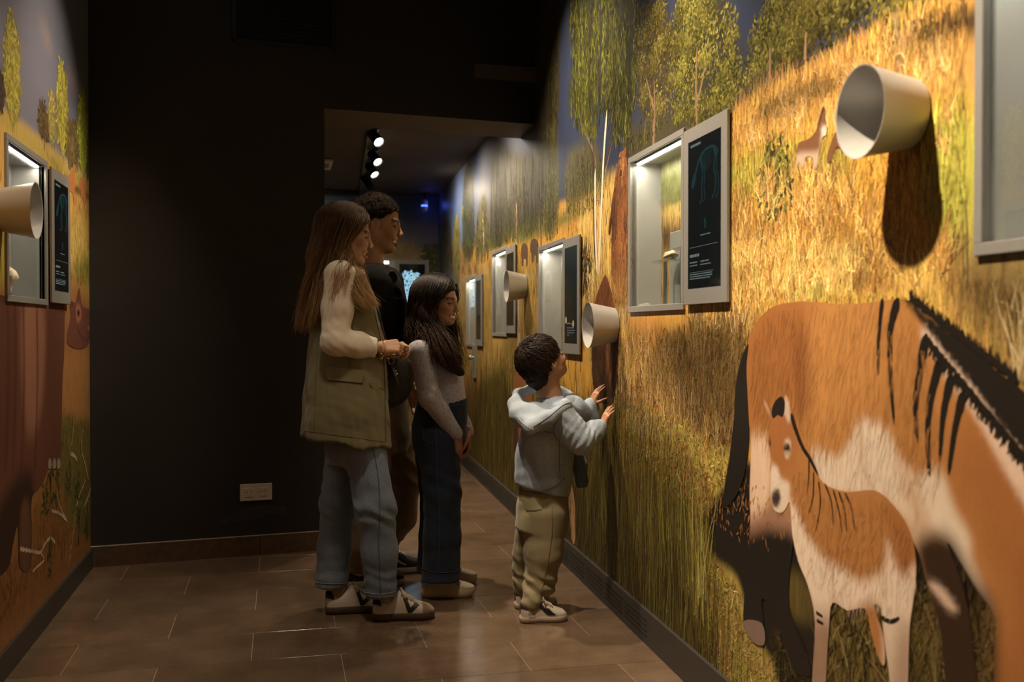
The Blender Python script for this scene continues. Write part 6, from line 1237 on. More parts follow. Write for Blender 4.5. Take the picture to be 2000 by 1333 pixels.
# ---------------------------------------------------------------- shoes
def shoe(parent, heel, toe, W_, mats, style, name='shoe', H=1.0, zs=.028, tongue=.088, ankle=.070, logo=None, side=-1, lace_c=None, sole_curve=0.0, hi=False):
    heel, toe = np.asarray(heel, float), np.asarray(toe, float); f = nrm(toe-heel); L_ = np.linalg.norm(toe-heel); l = np.array([-f[1], f[0], 0]); up = np.array([0, 0, 1.])
    tw = np.array([0, .03, .12, .28, .45, .62, .75, .86, .94, .985, 1.0]); ww = np.array([.28, .55, .72, .72, .74, .92, 1.0, .93, .72, .42, .12])*W_*.5
    def hw(t): return np.interp(t, tw, ww)
    def hz(t): return np.interp(t, [0, .04, .12, .25, .36, .44, .55, .68, .82, .93, 1.0], [ankle*.95, ankle, ankle*.90, ankle*.86, ankle*1.05, tongue, tongue*.80, tongue*.64, tongue*.52, tongue*.44, zs+.004])*H
    def pt(x, y, z): return heel*np.array([1, 1, 0])+f*x*L_+l*y+up*z
    e = empty(name, tuple(heel*np.array([1, 1, 0]))); e.parent = parent
    inv = heel*np.array([1, 1, 0])
    def surf(t, a, off=0.0):                       # a: 0 right edge .. pi left edge over the top
        w_, h_ = hw(t), hz(t)-zs; c, s_ = math.cos(a), math.sin(a); y = -w_*np.sign(c)*abs(c)**.75; z = zs+h_*s_**.8
        n = nrm(l*(-c/max(w_, .004))+up*(s_/max(h_, .004))+f*(.5*(t > .9)-.6*(t < .03))); return pt(t, y, z)+n*off-inv
    def grid(nm, ts, as_, m, off=0.0, par=None):
        V = [surf(t, a, off) for t in ts for a in as_]; n = len(as_); F_ = [(i*n+j, i*n+j+1, (i+1)*n+j+1, (i+1)*n+j) for i in range(len(ts)-1) for j in range(n-1)]; return pyd(nm, V, F_, m, par or e, smooth=True)
    ts = np.concatenate([np.linspace(0, .1, 6), np.linspace(.14, .9, 22), np.linspace(.92, 1, 7)])
    grid('upper', ts, np.linspace(0, PI, 25), mats['upper'])
    # sole: stacked outlines
    o = [(t, -hw(t)) for t in ts]+[(t, hw(t)) for t in ts[::-1]]; V = []; F_ = []; n = len(o)
    lv = [(.0, -.006, 0), (.004, 0, 0), (zs*.5, .0022, 1), (zs-.003, .0018, 1), (zs+.002, -.001, 1)]
    for z, of, _ in lv:
        for t, y in o:
            x = t+(np.sign(t-.5)*of/L_ if (t < .03 or t > .95) else 0); rk = sole_curve*max(0, t-.8)**2*20+sole_curve*max(0, .1-t)*2; V.append(pt(x, y+np.sign(y)*of, z+(rk if z < zs*.6 else 0))-inv)
    for i in range(len(lv)-1):
        for k in range(n): F_.append((i*n+k, i*n+(k+1) % n, (i+1)*n+(k+1) % n, (i+1)*n+k))
    F_.append(tuple(range(n))[::-1]); F_.append(tuple((len(lv)-1)*n+k for k in range(n))); pyd('sole', V, F_, mats['sole'], e, auto=50)
    if 'toe' in mats: grid('toe_cap', np.linspace(.80, .995, 9), np.linspace(0.02, PI-.02, 21), mats['toe'], .0014)
    if 'heel' in mats: grid('heel_tab', np.linspace(.0, .13, 6), np.linspace(.55, PI-.55, 15), mats['heel'], .0016)
    if 'collar' in mats: grid('collar', np.linspace(.02, .40, 10), np.linspace(PI/2-.55, PI/2+.55, 9), mats['collar'], .0012)
    if 'tongue' in mats: grid('tongue', np.linspace(.38, .66, 7), np.linspace(PI/2-.42, PI/2+.42, 9), mats['tongue'], .0018)
    if 'lace' in mats:
        b = MB(); k0 = [.46, .51, .56, .61, .66]
        for i, t in enumerate(k0): b.tube([surf(t+.01*(q % 2), PI/2-.62+1.24*q/8, .0042) for q in range(9)], .0026, 5)
        for i in range(len(k0)-1): b.tube([surf(k0[i]+(k0[i+1]-k0[i])*q/6, PI/2-.5+1.0*q/6, .0055) for q in range(7)], .0024, 5); b.tube([surf(k0[i]+(k0[i+1]-k0[i])*q/6, PI/2+.5-1.0*q/6, .0055) for q in range(7)], .0024, 5)
        for sg in (-1, 1): b.tube([surf(.45, PI/2, .006), surf(.47, PI/2+sg*.35, .016), surf(.50, PI/2+sg*.8, .010), surf(.53, PI/2+sg*.55, .006), surf(.48, PI/2, .009)], .0024, 5)
        ob = b.build('laces', mats['lace'], e, smooth=True); ob['kind'] = 'stuff'
    if logo:
        for poly, key in logo:                      # outlines in (t, height fraction) on the outer side
            q = np.array(poly, float)*np.array([L_, ankle*.6]); st_ = .004; lo, hi = q.min(0), q.max(0); ed = []
            for i in range(len(q)):
                nn = max(1, int(np.linalg.norm(q[(i+1) % len(q)]-q[i])/st_)); ed += [q[i]+(q[(i+1) % len(q)]-q[i])*k/nn for k in range(nn)]
            g = np.stack(np.meshgrid(np.arange(lo[0], hi[0], st_), np.arange(lo[1], hi[1], st_), indexing='ij'), -1).reshape(-1, 2); g = g[poly_sd(g, q) < -st_*.4]; n = len(ed)
            vv, _, ff, *_r = mgeo.delaunay_2d_cdt([Vector(x) for x in ed]+[Vector(x) for x in g], [(i, (i+1) % n) for i in range(n)], [], 1, 1e-7); V = []
            for x in vv:
                t, hf = x.x/L_, x.y/(ankle*.6); a = math.asin(min(1, max(0.0, hf))**1.25); V.append(surf(t, a if side < 0 else PI-a, .0022))
            pyd('logo', V, ff, mats[key], e)
    return e, surf
# ================================================================ WOMAN (olive vest, white sleeves, pale jeans)
DY = 0.08
def person(label, loc):
    return tag(empty('person', loc), label, 'person', 'family in front of the mural')
def keep(o): 
    return o
def reparent(root):                # parts were built where they stand: keep that when the root sits at the feet
    for o in [x for x in bpy.data.objects if x.parent == root]: o.matrix_parent_inverse = Matrix.Translation(-Vector(root.location))
def secs(rows, Yc):                # rows: (image y, left x, right x, half depth[, depth centre]) -> loft sections
    out = []
    for r in rows:
        py, xl, xr, ry = r[:4]; Y_ = r[4] if len(r) > 4 else Yc; a, b = J(xl, py, Y_), J(xr, py, Y_); out.append(((a[2]+b[2])/2, (a[0]+b[0])/2, Y_+DY, (b[0]-a[0])/2, ry))
    return out
def floor_pt(px, py): return on_ceil(px, py, 0.0)
SKIN_W = (0.40, 0.235, 0.150)
W0 = person('woman in a long olive vest with white sleeves and pale jeans', tuple(floor_pt(735, 1203)*np.array([1, 1, 0])))
Yw = 4.03
hp, hR = frame(J(677, 459, Yw), -.03, -.12, 0)
nk = J(660, 548, Yw)
HF = head_field(hp, hR, 1.0, .0024, True, 1.25, 0, 1.25, neck=nk)
BW = Body((0.02, 3.74, .03), (.80, 4.48, 1.54), .011)
BW.loft(secs([(850, 650, 725, .09), (780, 640, 725, .12), (690, 632, 722, .12), (600, 632, 712, .12), (545, 645, 690, .13), (530, 655, 680, .06)], Yw), .04)
shr, elr, wrr = J(664, 540, 3.875), J(654, 668, 3.845), J(737, 680, 3.885)
shl, ell_, wrl = J(684, 540, 4.18), J(690, 668, 4.19), J(748, 684, 4.03)
BW.chain([shr, elr, wrr], [.04, .036, .025]); BW.chain([shl, ell_, wrl], [.04, .036, .024])
sn0, sn1, sf0, sf1 = floor_pt(728, 1212), floor_pt(848, 1206), floor_pt(636, 1199), floor_pt(754, 1191)
hipn, knn, ann = J(712, 880, 3.945), J(736, 1000, 3.935), sn0+(sn1-sn0)*.20+np.array([0, 0, .075])
hipf, knf, anf = J(680, 880, 4.115), J(660, 990, 4.12), sf0+(sf1-sf0)*.20+np.array([0, 0, .075])
BW.chain([hipn, knn, ann], [.05, .045, .030]); BW.chain([hipf, knf, anf], [.05, .045, .030])
HA = Body(np.array([min(wrr[0], wrl[0])-.04, 3.88, wrr[2]-.09]), np.array([wrr[0]+.17, 4.20, wrr[2]+.09]), .0022)
hand_field(HA, wrr+np.array([.004, .004, 0]), (1, .18, .05), (-.10, -.75, .65), .92, (1.15, 1.2, 1.25, 1.3), 0, (.55, .55), 1)
hand_field(HA, wrl+np.array([.0, -.03, -.004]), (1, -.10, .10), (0, .8, .6), .90, (1.2, 1.2, 1.2, 1.2), 0, (.5, .5), -1)
body_w = skin('body', [(HF, head_color(hp, hR, 1.0, SKIN_W, (.36, .10, .075), (.05, .025, .015), 1.25)), (BW, SKIN_W), (HA, lambda V: np.tile(np.array(SKIN_W)*np.array((1.05, .95, .9)), (len(V), 1)))], MS, W0)
# white long sleeves
SW = Body((0.03, 3.78, .95), (.74, 4.44, 1.57), .0065)
SW.chain([shr, shr*.5+elr*.5, elr], [.064, .060, .053], .02); SW.chain([elr, elr*.45+wrr*.55, wrr+np.array([-.012, 0, 0])], [.053, .050, .040], .02)
SW.chain([shl, elr*0+ell_, wrl+np.array([-.02, 0, 0])], [.064, .055, .040], .03); SW.loft(secs([(640, 630, 715, .10), (560, 640, 700, .12), (520, 652, 684, .075)], Yw), .03)
SW.cut(wrr+np.array([-.004, 0, 0]), (1, .1, -.1), .006)
def fold_arm(P):
    t = np.clip(np.linalg.norm(P-elr, axis=1)/.14, 0, 1); f = (1-t)**1.2
    return -.0022*np.sin((P[:, 2]*1.0+P[:, 0]*.7)*150+2*wob(P, 20))*f*(P[:, 1] < 4.08)-.002*wob(P, (60, 60, 28), 1)
SW.disp(fold_arm)
shirt_w = bvh(skin('long_sleeve_shirt', [(SW, (.60, .52, .43))], MK, W0))
ring = [wrr+np.array([-.010, .0, 0])+.0405*(np.array([.12, 1, 0])*math.cos(a)+np.array([0, 0, 1])*math.sin(a)) for a in np.linspace(0, 6.283, 20, endpoint=False)]
# olive sleeveless jacket
VW = Body((-.03, 3.82, .58), (.74, 4.42, 1.54), .0070)
VW.loft(secs([(905, 586, 766, .205), (850, 590, 762, .20), (780, 594, 757, .190), (720, 599, 755, .180), (660, 604, 750, .172), (600, 609, 737, .165), (560, 615, 722, .150), (530, 630, 706, .118), (510, 652, 686, .075)], Yw), .01, p=2.3)
VW.cut(J(675, 861, Yw), (-.14, 0, -1), .004)
def fold_vest(P):
    z = P[:, 2]; low = np.clip((1.15-z)/.5, 0, 1); a = np.arctan2(P[:, 1]-Yw-DY, P[:, 0]-.30)
    return -.0075*low*np.sin(a*7+1.2*wob(P, (6, 6, 3)))-.004*wob(P, (22, 22, 12), 2)-.003*wob(P, (60, 60, 30), 4)
VW.disp(fold_vest)
vest_w = bvh(skin('vest', [(VW, lambda V: np.array((.150, .128, .066))*(1+.06*wob(V, (40, 40, 40), 3))[:, None])], MC, W0, it=2))
mo = mat('olive_seam', (.085, .070, .035), .8)
fl_ = patch('pocket_flap', vest_w, [(638, 715), (707, 723), (710, 731), (708, 748), (700, 748), (640, 742), (637, 733)], mat('olive_flap', (.160, .137, .072), .8, var=.05, scale=60), off=.0045)
seam('pocket_welt', vest_w, [(637, 715), (672, 719), (708, 723)], mo, .0016); seam('flap_edge', vest_w, [(637, 733), (641, 743), (672, 746), (704, 749), (709, 744)], mo, .0013)
seam('front_edge', vest_w, [(727, 590), (738, 640), (748, 690), (751, 760), (753, 862)], mo, .0022); seam('dart_seam', vest_w, [(690, 600), (689, 660), (684, 716)], mo, .0010); seam('back_seam', vest_w, [(632, 590), (622, 660), (617, 740), (614, 840)], mo, .0010)
seam('hem_stitch', vest_w, [(594, 842), (650, 850), (710, 858), (752, 864)], mo, .0008)
def button(px, py, g, r=.0085):
    d = Vector(nrm(FW+RT*(px-1000)/FPX+UPV*(666.5-py)/FPX)); h = BVH[g.name].ray_cast(Vector(CAM), d)
    if h[0] is None: return
    n = h[1]*(1 if h[1].dot(d) < 0 else -1); Mx = Matrix.Translation(h[0]+n*.001) @ n.to_track_quat('Z', 'Y').to_matrix().to_4x4(); b = MB(); b.lathe([(r, 0), (r, .002), (r*.85, .0034), (r*.6, .0028), (.0001, .0028)], 18, Mx, caps=False); b.build('button', mat('horn_button', (.11, .08, .045), .35, var=.3, scale=200), g, auto=40)
button(724, 751, vest_w); seam('buttonhole', vest_w, [(741, 758), (749, 761)], mo, .0014)
# jeans
JW = Body((-.02, 3.84, .10), (.68, 4.40, .92), .0066)
JW.loft(secs([(905, 640, 752, .125), (870, 634, 756, .15), (835, 636, 752, .15)], Yw), .03)
n1, n2, n3, n4 = J(714, 890, 3.955), J(733, 990, 3.93), J(741, 1080, 3.935), J(744, 1180, 3.94)
f1, f2, f3, f4 = J(672, 890, 4.115), J(661, 985, 4.115), J(653, 1070, 4.115), J(647, 1160, 4.115)
JW.chain([n1, n2, n3, n4], [.084, .077, .069, .065], .03); JW.chain([f1, f2, f3, f4], [.080, .073, .068, .069], .03)
zc = J(744, 1166, 3.94)[2]; zf = J(647, 1146, 4.115)[2]
sp_ = (n4[0]+f4[0])/2
JW.F = np.maximum(JW.F, np.where((JW.ax[0][:, None, None]-sp_)*.6-(JW.ax[1][None, :, None]-4.11) > 0, zc, zf)-JW.ax[2][None, None, :])
def fold_jeans(P):
    z = P[:, 2]; kn = np.exp(-((z-J(733, 985, 4.0)[2])/.10)**2); lo_ = np.exp(-((z-.17)/.06)**2)
    return -.0038*kn*np.sin(z*80+P[:, 0]*60+3.0*wob(P, 9))-.0018*lo_*np.sin(z*130+3*wob(P, 14))-.003*wob(P, (16, 16, 6), 1)-.0014*wob(P, (60, 60, 30), 3)
JW.disp(fold_jeans)
def jean_col(V):
    c = np.tile(np.array((.160, .200, .262)), (len(V), 1)); f = np.clip(.5+.5*wob(V, (14, 14, 5), 2), 0, 1)[:, None]; return c*(.82+.3*f)
jeans_w = bvh(skin('jeans', [(JW, jean_col)], MD, W0, it=1))
st = mat('dark_jean_seam', (.055, .060, .070), .9)
seam('side_seam', jeans_w, [(728, 872), (738, 930), (742, 985), (740, 1060), (743, 1160)], st, .0016); seam('side_seam', jeans_w, [(684, 930), (680, 985), (668, 1060), (660, 1135)], st, .0014)
ws = mat('pale_stitch', (.30, .30, .30), .9)
seam('hem_stitch', jeans_w, [(715, 1158), (730, 1161), (750, 1161), (773, 1156)], ws, .0012); seam('hem_stitch', jeans_w, [(616, 1138), (630, 1140), (655, 1141), (678, 1139)], ws, .0012)
# shoes
mw = mat('white_leather', (.56, .49, .41), .5, var=.05, scale=40); gum = mat('dark_gum_sole', (.075, .045, .030), .6); sued = mat('taupe_suede', (.235, .170, .115), .9, var=.12, scale=200, bump=.2); bk = mat('black_leather_patch', (.012, .011, .011), .5); lc = mat('cream_laces', (.55, .47, .37), .8, var=.1, scale=300)
SHW = dict(upper=mw, sole=gum, toe=sued, heel=bk, tongue=mw, lace=lc, V=bk)
Vlogo = [([(.475, .95), (.545, .95), (.600, .42), (.625, .12), (.560, .05)], 'V'), ([(.560, .05), (.625, .12), (.745, .80), (.690, .92), (.600, .42)], 'V')]
shoe(W0, sn0, sn1, .100, SHW, 'court', logo=Vlogo, side=-1, zs=.032, ankle=.094, tongue=.118)
shoe(W0, sf0, sf1, .100, SHW, 'court', logo=Vlogo, side=-1, zs=.032, ankle=.094, tongue=.118)
# bracelets
gold = mat('gold', (.60, .42, .18), .25, metal=1.0)
for dx, tilt in ((.012, .1), (.020, -.25)):
    c = wrr+np.array([dx, 0, -.004]); tubes('bracelet', [[c+.030*(np.array([tilt, 1, 0])*math.cos(a)+np.array([.1, 0, 1.15])*math.sin(a)) for a in np.linspace(0, 6.283, 28)]], .0016, gold, W0, 6)
b = MB()
for a in np.linspace(-2.6, -.6, 6): b.lathe([(.0001, -.005), (.004, -.003), (.005, 0), (.004, .003), (.0001, .005)], 8, Matrix.Translation(wrr+np.array([.012+.006*math.cos(a*3), .034*math.cos(a), -.004+.038*math.sin(a)])), caps=False)
b.build('charms', gold, W0, smooth=True)['kind'] = 'stuff'
# hair: a cap over the skull, falls behind the shoulder and in front of it, and loose strands
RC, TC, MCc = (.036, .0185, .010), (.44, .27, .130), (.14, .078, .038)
HW = Body((-.04, 3.90, 1.13), (.52, 4.35, 1.80), .0055)
T = lambda p: hp+hR@np.array(p)
HW.ell(T((-.022, 0, .042)), (.108, .089, .093), hR, .02); HW.rc(T((-.055, 0, .02)), T((-.075, .0, -.10)), .085, .075, .03)
HW.rc(T((-.02, -.072, .00)), T((-.015, -.080, -.12)), .030, .036, .03); HW.rc(T((-.02, .072, .00)), T((-.02, .080, -.12)), .030, .03, .03)
HW.chain([J(640, 500, 4.0), J(620, 560, 4.02), J(600, 625, 4.02)], [.072, .052, .026], .04); HW.chain([J(672, 510, 3.935), J(694, 550, 3.885), J(728, 592, 3.87)], [.038, .038, .016], .03)
HW.ell(T((.095, 0, -.045)), (.078, .105, .100), hR, .012, 's')
HW.disp(lambda P: -.0004*np.sin((P[:, 0]-P[:, 2]*.25)*260+3*wob(P, (9, 9, 4)))-.0008*wob(P, (40, 40, 12), 2))
def hair_col(V):
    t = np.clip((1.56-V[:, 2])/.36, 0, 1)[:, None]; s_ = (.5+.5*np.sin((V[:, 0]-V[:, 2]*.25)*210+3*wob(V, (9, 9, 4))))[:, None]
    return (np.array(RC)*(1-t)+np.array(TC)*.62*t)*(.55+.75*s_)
hv, hq = HW.mesh(); hv = relax(hv, hq, 1)
def K(l, Yd): return [J(x, y, Y_ if Y_ is not None else Yd) for x, y, Y_ in l]
G = []
part = [(T((.070, .004, .098)), 0), (T((.045, .004, .120)), 1), (T((.01, .004, .132)), 2), (T((-.03, .004, .134)), 3), (T((-.07, .004, .122)), 4), (T((-.10, .0, .09)), 5)]
near_side = [(T((.076, -.052, .062)), T((.040, -.086, .012)), T((.004, -.092, -.050)), J(690, 530, 3.89), J(708, 566, 3.855), J(744, 602, 3.85)), (T((.050, -.074, .062)), T((.020, -.094, -.01)), T((-.004, -.096, -.07)), J(682, 535, 3.88), J(700, 572, 3.84), J(734, 606, 3.835)),
             (T((.012, -.087, .06)), T((-.012, -.099, -.03)), T((-.012, -.098, -.09)), J(674, 540, 3.88), J(686, 580, 3.83), J(712, 606, 3.82)), (T((-.03, -.086, .06)), T((-.045, -.098, -.03)), T((-.055, -.098, -.09)), J(634, 530, 3.92), J(615, 590, 3.90), J(600, 650, 3.92)),
             (T((-.075, -.076, .05)), T((-.090, -.082, -.03)), T((-.095, -.085, -.09)), J(620, 530, 3.95), J(602, 595, 3.95), J(588, 653, 3.96)), (T((-.105, -.045, .04)), T((-.120, -.05, -.04)), T((-.120, -.05, -.09)), J(612, 530, 4.0), J(592, 595, 4.02), J(577, 652, 4.03))]
def inn(p, f=.965): c = T((-.02, 0, .02)); return c+(np.asarray(p)-c)*f
GS = [[inn(p0, 1.0), inn(q[0]), inn(q[1]), inn(q[2]), q[3], q[4], q[5]] for (p0, i), q in zip(part, near_side)]
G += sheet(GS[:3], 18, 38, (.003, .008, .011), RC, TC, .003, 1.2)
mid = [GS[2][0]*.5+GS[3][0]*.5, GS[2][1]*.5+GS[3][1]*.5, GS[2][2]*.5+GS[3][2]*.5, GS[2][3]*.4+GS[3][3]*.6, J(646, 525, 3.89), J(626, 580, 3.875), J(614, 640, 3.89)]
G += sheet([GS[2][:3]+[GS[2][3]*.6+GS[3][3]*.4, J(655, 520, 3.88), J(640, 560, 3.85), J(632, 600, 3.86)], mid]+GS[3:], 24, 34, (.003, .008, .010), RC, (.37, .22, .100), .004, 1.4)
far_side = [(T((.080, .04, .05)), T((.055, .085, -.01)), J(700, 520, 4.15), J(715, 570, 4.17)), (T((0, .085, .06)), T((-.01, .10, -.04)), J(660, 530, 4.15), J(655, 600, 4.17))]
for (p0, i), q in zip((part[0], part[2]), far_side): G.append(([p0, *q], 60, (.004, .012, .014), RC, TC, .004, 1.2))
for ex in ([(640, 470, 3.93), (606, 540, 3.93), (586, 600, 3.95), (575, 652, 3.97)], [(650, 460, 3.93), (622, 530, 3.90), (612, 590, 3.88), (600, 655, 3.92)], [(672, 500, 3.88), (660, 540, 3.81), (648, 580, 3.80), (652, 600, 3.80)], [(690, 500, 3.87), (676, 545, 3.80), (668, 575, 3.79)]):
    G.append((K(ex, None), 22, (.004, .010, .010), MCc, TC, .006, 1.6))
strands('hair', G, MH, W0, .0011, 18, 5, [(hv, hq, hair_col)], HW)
reparent(W0)
# handbag with strap
e = empty('handbag', tuple(J(760, 798, 4.06))); tag(e, 'black half-moon leather handbag hanging in front of the woman', 'handbag')
BG = Body(J(760, 748, 4.06)-np.array([.14, .08, .15]), J(760, 748, 4.06)+np.array([.14, .08, .15]), .005); cb = J(757, 738, 4.06)
BG.ell(cb, (.108, .042, .128), None, .01); BG.cut(cb+np.array([0, 0, .088]), (-.25, 0, 1), .02); BG.disp(lambda P: -.002*wob(P, (30, 30, 30), 2))
bag = bvh(skin('pouch', [(BG, (.012, .011, .011))], MG, e)); bkm = mat('black_strap_leather', (.016, .014, .013), .35)
tubes('piping', [[cb+np.array([.104*math.cos(a), -.028, .124*math.sin(a)]) for a in np.linspace(-1.6, .62, 24)], [cb+np.array([.104*math.cos(a), .028, .124*math.sin(a)]) for a in np.linspace(-1.6, .62, 24)]], .003, bkm, e, 6)
tubes('strap', [[J(764, 704, 4.03), J(757, 680, 4.0), J(748, 645, 3.96), J(742, 620, 3.93), J(735, 595, 3.92)]], .005, bkm, e, 8)
tubes('ring', [[J(764, 705, 4.0)+.011*(np.array([1, 0, 0])*math.cos(a)+np.array([0, 0, 1.3])*math.sin(a)) for a in np.linspace(0, 6.283, 20)]], .0022, M['steel'], e, 6)
b = MB(); p = [J(766, 712, 3.995), J(773, 735, 3.985), J(780, 757, 3.985)]; b.tube(p, [.010, .011, .007], 6, flat=.3); b.build('leather_tab', bkm, e, smooth=True)
b = MB(); b.tube([J(768, 727, 3.975), J(775, 724, 3.975)], .0035, 6); b.tube([J(770, 733, 3.975), J(777, 730, 3.975)], .0035, 6); b.build('buckle', M['steel'], e, smooth=True)
for o in [x for x in bpy.data.objects if x.parent == e]: o.matrix_parent_inverse = Matrix.Translation(-Vector(e.location))
# ================================================================ MAN (black T-shirt, khaki trousers), mostly behind the woman
DY = 0.0
SKIN_M = (0.30, 0.165, 0.095)
M0 = person('man in a black T-shirt and khaki trousers behind the woman', tuple(floor_pt(745, 1135)*np.array([1, 1, 0])))
Ym = 4.62
hp, hR = frame(J(738, 438, Ym), -.22, -.10, .03); sM = 1.07
nk = J(722, 528, Ym)
HFm = head_field(hp, hR, sM, .0026, False, 1.25, 0, 1.25, neck=nk)
BM = Body((0.15, 4.2, .04), (.95, 5.05, 1.62), .012)
BM.loft(secs([(880, 700, 790, .13), (780, 700, 785, .15), (660, 700, 780, .15), (570, 702, 780, .17), (540, 712, 765, .12), (515, 720, 750, .06)], Ym), .04)
s1, e1, w1 = J(722, 555, 4.42), J(712, 660, 4.40), J(722, 750, 4.42); s2, e2, w2 = J(755, 555, 4.82), J(778, 662, 4.82), J(804, 752, 4.74)
BM.chain([s1, e1, w1], [.055, .042, .030]); BM.chain([s2, e2, w2], [.055, .042, .030])
mn0, mn1, mf0, mf1 = floor_pt(676, 1147), floor_pt(790, 1140), floor_pt(716, 1122), floor_pt(827, 1114)
an1 = mn0+(mn1-mn0)*.22+np.array([0, 0, .08]); an2 = mf0+(mf1-mf0)*.24+np.array([0, 0, .08])
BM.chain([J(725, 850, 4.50), J(716, 970, 4.50), an1], [.08, .055, .036]); BM.chain([J(762, 850, 4.74), J(792, 955, 4.74), an2], [.08, .055, .036])
HM = Body(w2+np.array([-.09, -.10, -.17]), w2+np.array([.10, .10, .05]), .0026); hand_field(HM, w2, (.30, -.05, -1), (.2, .95, 0), 1.0, (.55, .6, .65, .7), 0, (.45, .4), 1)
skin('body', [(HFm, head_color(hp, hR, sM, SKIN_M, (.24, .085, .065), (.018, .011, .008), 1.25, .35)), (BM, SKIN_M), (HM, SKIN_M)], MS, M0)
SM = Body((0.18, 4.2, .98), (.85, 5.05, 1.62), .0075)
SM.loft(secs([(800, 694, 798, .175), (720, 694, 796, .175), (640, 690, 796, .180), (580, 692, 791, .190), (545, 700, 778, .17), (520, 712, 758, .10)], Ym), .02, p=2.3)
SM.chain([s1, s1*.45+e1*.55], [.085, .068], .03); SM.chain([s2, s2*.45+e2*.55], [.085, .068], .03)
SM.ell(J(752, 508, Ym), (.062, .060, .065), None, .01, 's')
SM.disp(lambda P: -.006*wob(P, (12, 12, 7), 1)-.003*wob(P, (36, 36, 20), 2))
tee = bvh(skin('t_shirt', [(SM, (.010, .0095, .009))], MT, M0, it=2))
seam('collar_edge', tee, [(724, 500), (736, 516), (746, 524), (757, 518), (764, 508)], mat('black_rib', (.014, .013, .012), .9), .0025)
PM = Body((0.15, 4.2, .05), (.98, 5.05, 1.08), .0080)
PM.loft(secs([(880, 696, 798, .15), (820, 694, 800, .175), (775, 698, 796, .17)], Ym), .03)
PM.chain([J(725, 860, 4.52), J(716, 960, 4.51), J(700, 1060, 4.51), an1+np.array([0, 0, .02])], [.105, .085, .068, .062], .03); PM.chain([J(768, 860, 4.72), J(786, 940, 4.73), J(782, 1010, 4.735), an2+np.array([.01, 0, .04])], [.105, .092, .070, .052], .03)
PM.cut((0, 0, an1[2]-.012), (0, 0, -1), .004)
PM.disp(lambda P: -.006*np.exp(-((P[:, 2]-.52)/.16)**2)*np.sin(P[:, 2]*60+P[:, 0]*50+2.5*wob(P, 10))-.005*wob(P, (18, 18, 8), 1)-.003*np.exp(-((P[:, 2]-.13)/.06)**2)*np.sin(P[:, 2]*150+3*wob(P, 14)))
khaki = bvh(skin('trousers', [(PM, (.235, .170, .095))], MC, M0, it=1)); kst = mat('khaki_seam', (.13, .09, .05), .9)
seam('side_seam', khaki, [(772, 830), (786, 900), (796, 950), (790, 1010), (780, 1055)], kst, .0015)
cv = mat('black_canvas', (.012, .011, .011), .85, var=.1, scale=400); wsole = mat('white_rubber', (.50, .43, .35), .6); wl = mat('white_laces', (.50, .44, .37), .8)
SHM = dict(upper=cv, sole=wsole, heel=cv, tongue=cv, lace=wl, stripe=wsole)
stripe = [([(.10, .55), (.22, .40), (.40, .62), (.52, .35), (.66, .18), (.66, .30), (.54, .50), (.42, .80), (.38, .80), (.24, .58), (.12, .70)], 'stripe')]
shoe(M0, mn0, mn1, .105, SHM, 'skate', logo=stripe, zs=.030, ankle=.10, tongue=.125); shoe(M0, mf0, mf1, .105, SHM, 'skate', logo=stripe, zs=.030, ankle=.10, tongue=.125)
# short dark hair
Tm = lambda p: hp+hR@(np.array(p)*sM)
HMh = Body(Tm((0, 0, .03))-.16, Tm((0, 0, .03))+.16, .0042)
HMh.ell(Tm((-.020, 0, .046)), np.array((.104, .081, .090))*sM, hR, .01); HMh.rc(Tm((-.06, 0, .02)), Tm((-.075, 0, -.05)), .068*sM, .050*sM, .02); HMh.ell(Tm((.085, 0, -.020)), np.array((.075, .11, .083))*sM, hR, .008, 's')
HMh.ell(Tm((.0, 0, -.075)), np.array((.10, .2, .050))*sM, hR, .01, 's')
HMh.disp(lambda P: -.0016*wob(P, (160, 160, 160), 2)-.002*wob(P, (60, 60, 60), 4))
hv, hq = HMh.mesh(); g = np.random.default_rng(8); sel = g.choice(len(hv), 2600); G = []
cen = Tm((-.02, 0, .02)); VV = []
for i in sel:
    p = hv[i]; n = nrm(p-cen); d = nrm(n*.7+hR@np.array((.5, 0, -.3))+g.normal(0, .25, 3)); G.append(([p-n*.002, p+d*.005, p+d*.010], 1, (0, 0, 0), (.014, .009, .006), (.022, .014, .009), 0, 0))
strands('hair', G, MT, M0, .0011, 3, 3, [(hv, hq, (.013, .009, .006))])
reparent(M0)
# sunglasses hooked in the shirt neck
e = empty('sunglasses', tuple(J(774, 556, 4.44))); tag(e, 'dark sunglasses hanging folded from the man\'s shirt neck', 'sunglasses')
fm = mat('tortoise_frame', (.030, .018, .010), .25); gl = mat('dark_lens', (.012, .010, .008), .05, spec=.8); Yg = 4.425
def lens_ring(px, py, a, rx=.020, rz=.026):
    c = J(px, py, Yg); u = np.array([math.cos(a), 0, math.sin(a)]); v = np.array([-math.sin(a), 0, math.cos(a)]); return [c+u*rx*math.cos(t)*(1-.12*math.sin(t))+v*rz*math.sin(t) for t in np.linspace(0, 2*PI, 28)]
for px, py in ((767, 541), (776, 572)):
    r_ = lens_ring(px, py, .28); tubes('rim', [r_], .0024, fm, e, 6); b = MB(); b.add([x+np.array([0, -.0006, 0]) for x in r_[:-1]], [tuple(range(27))]); b.add([x+np.array([0, .0012, 0]) for x in r_[:-1]], [tuple(range(27))[::-1]]); b.build('lens', gl, e)
tubes('bridge', [[J(771, 553, Yg), J(773, 556, Yg-.004), J(774, 560, Yg)]], .0022, fm, e, 6); tubes('temple', [[J(762, 533, Yg), J(758, 545, Yg+.02), J(768, 585, Yg+.02)]], .002, fm, e, 6)
for o in [x for x in bpy.data.objects if x.parent == e]: o.matrix_parent_inverse = Matrix.Translation(-Vector(e.location))
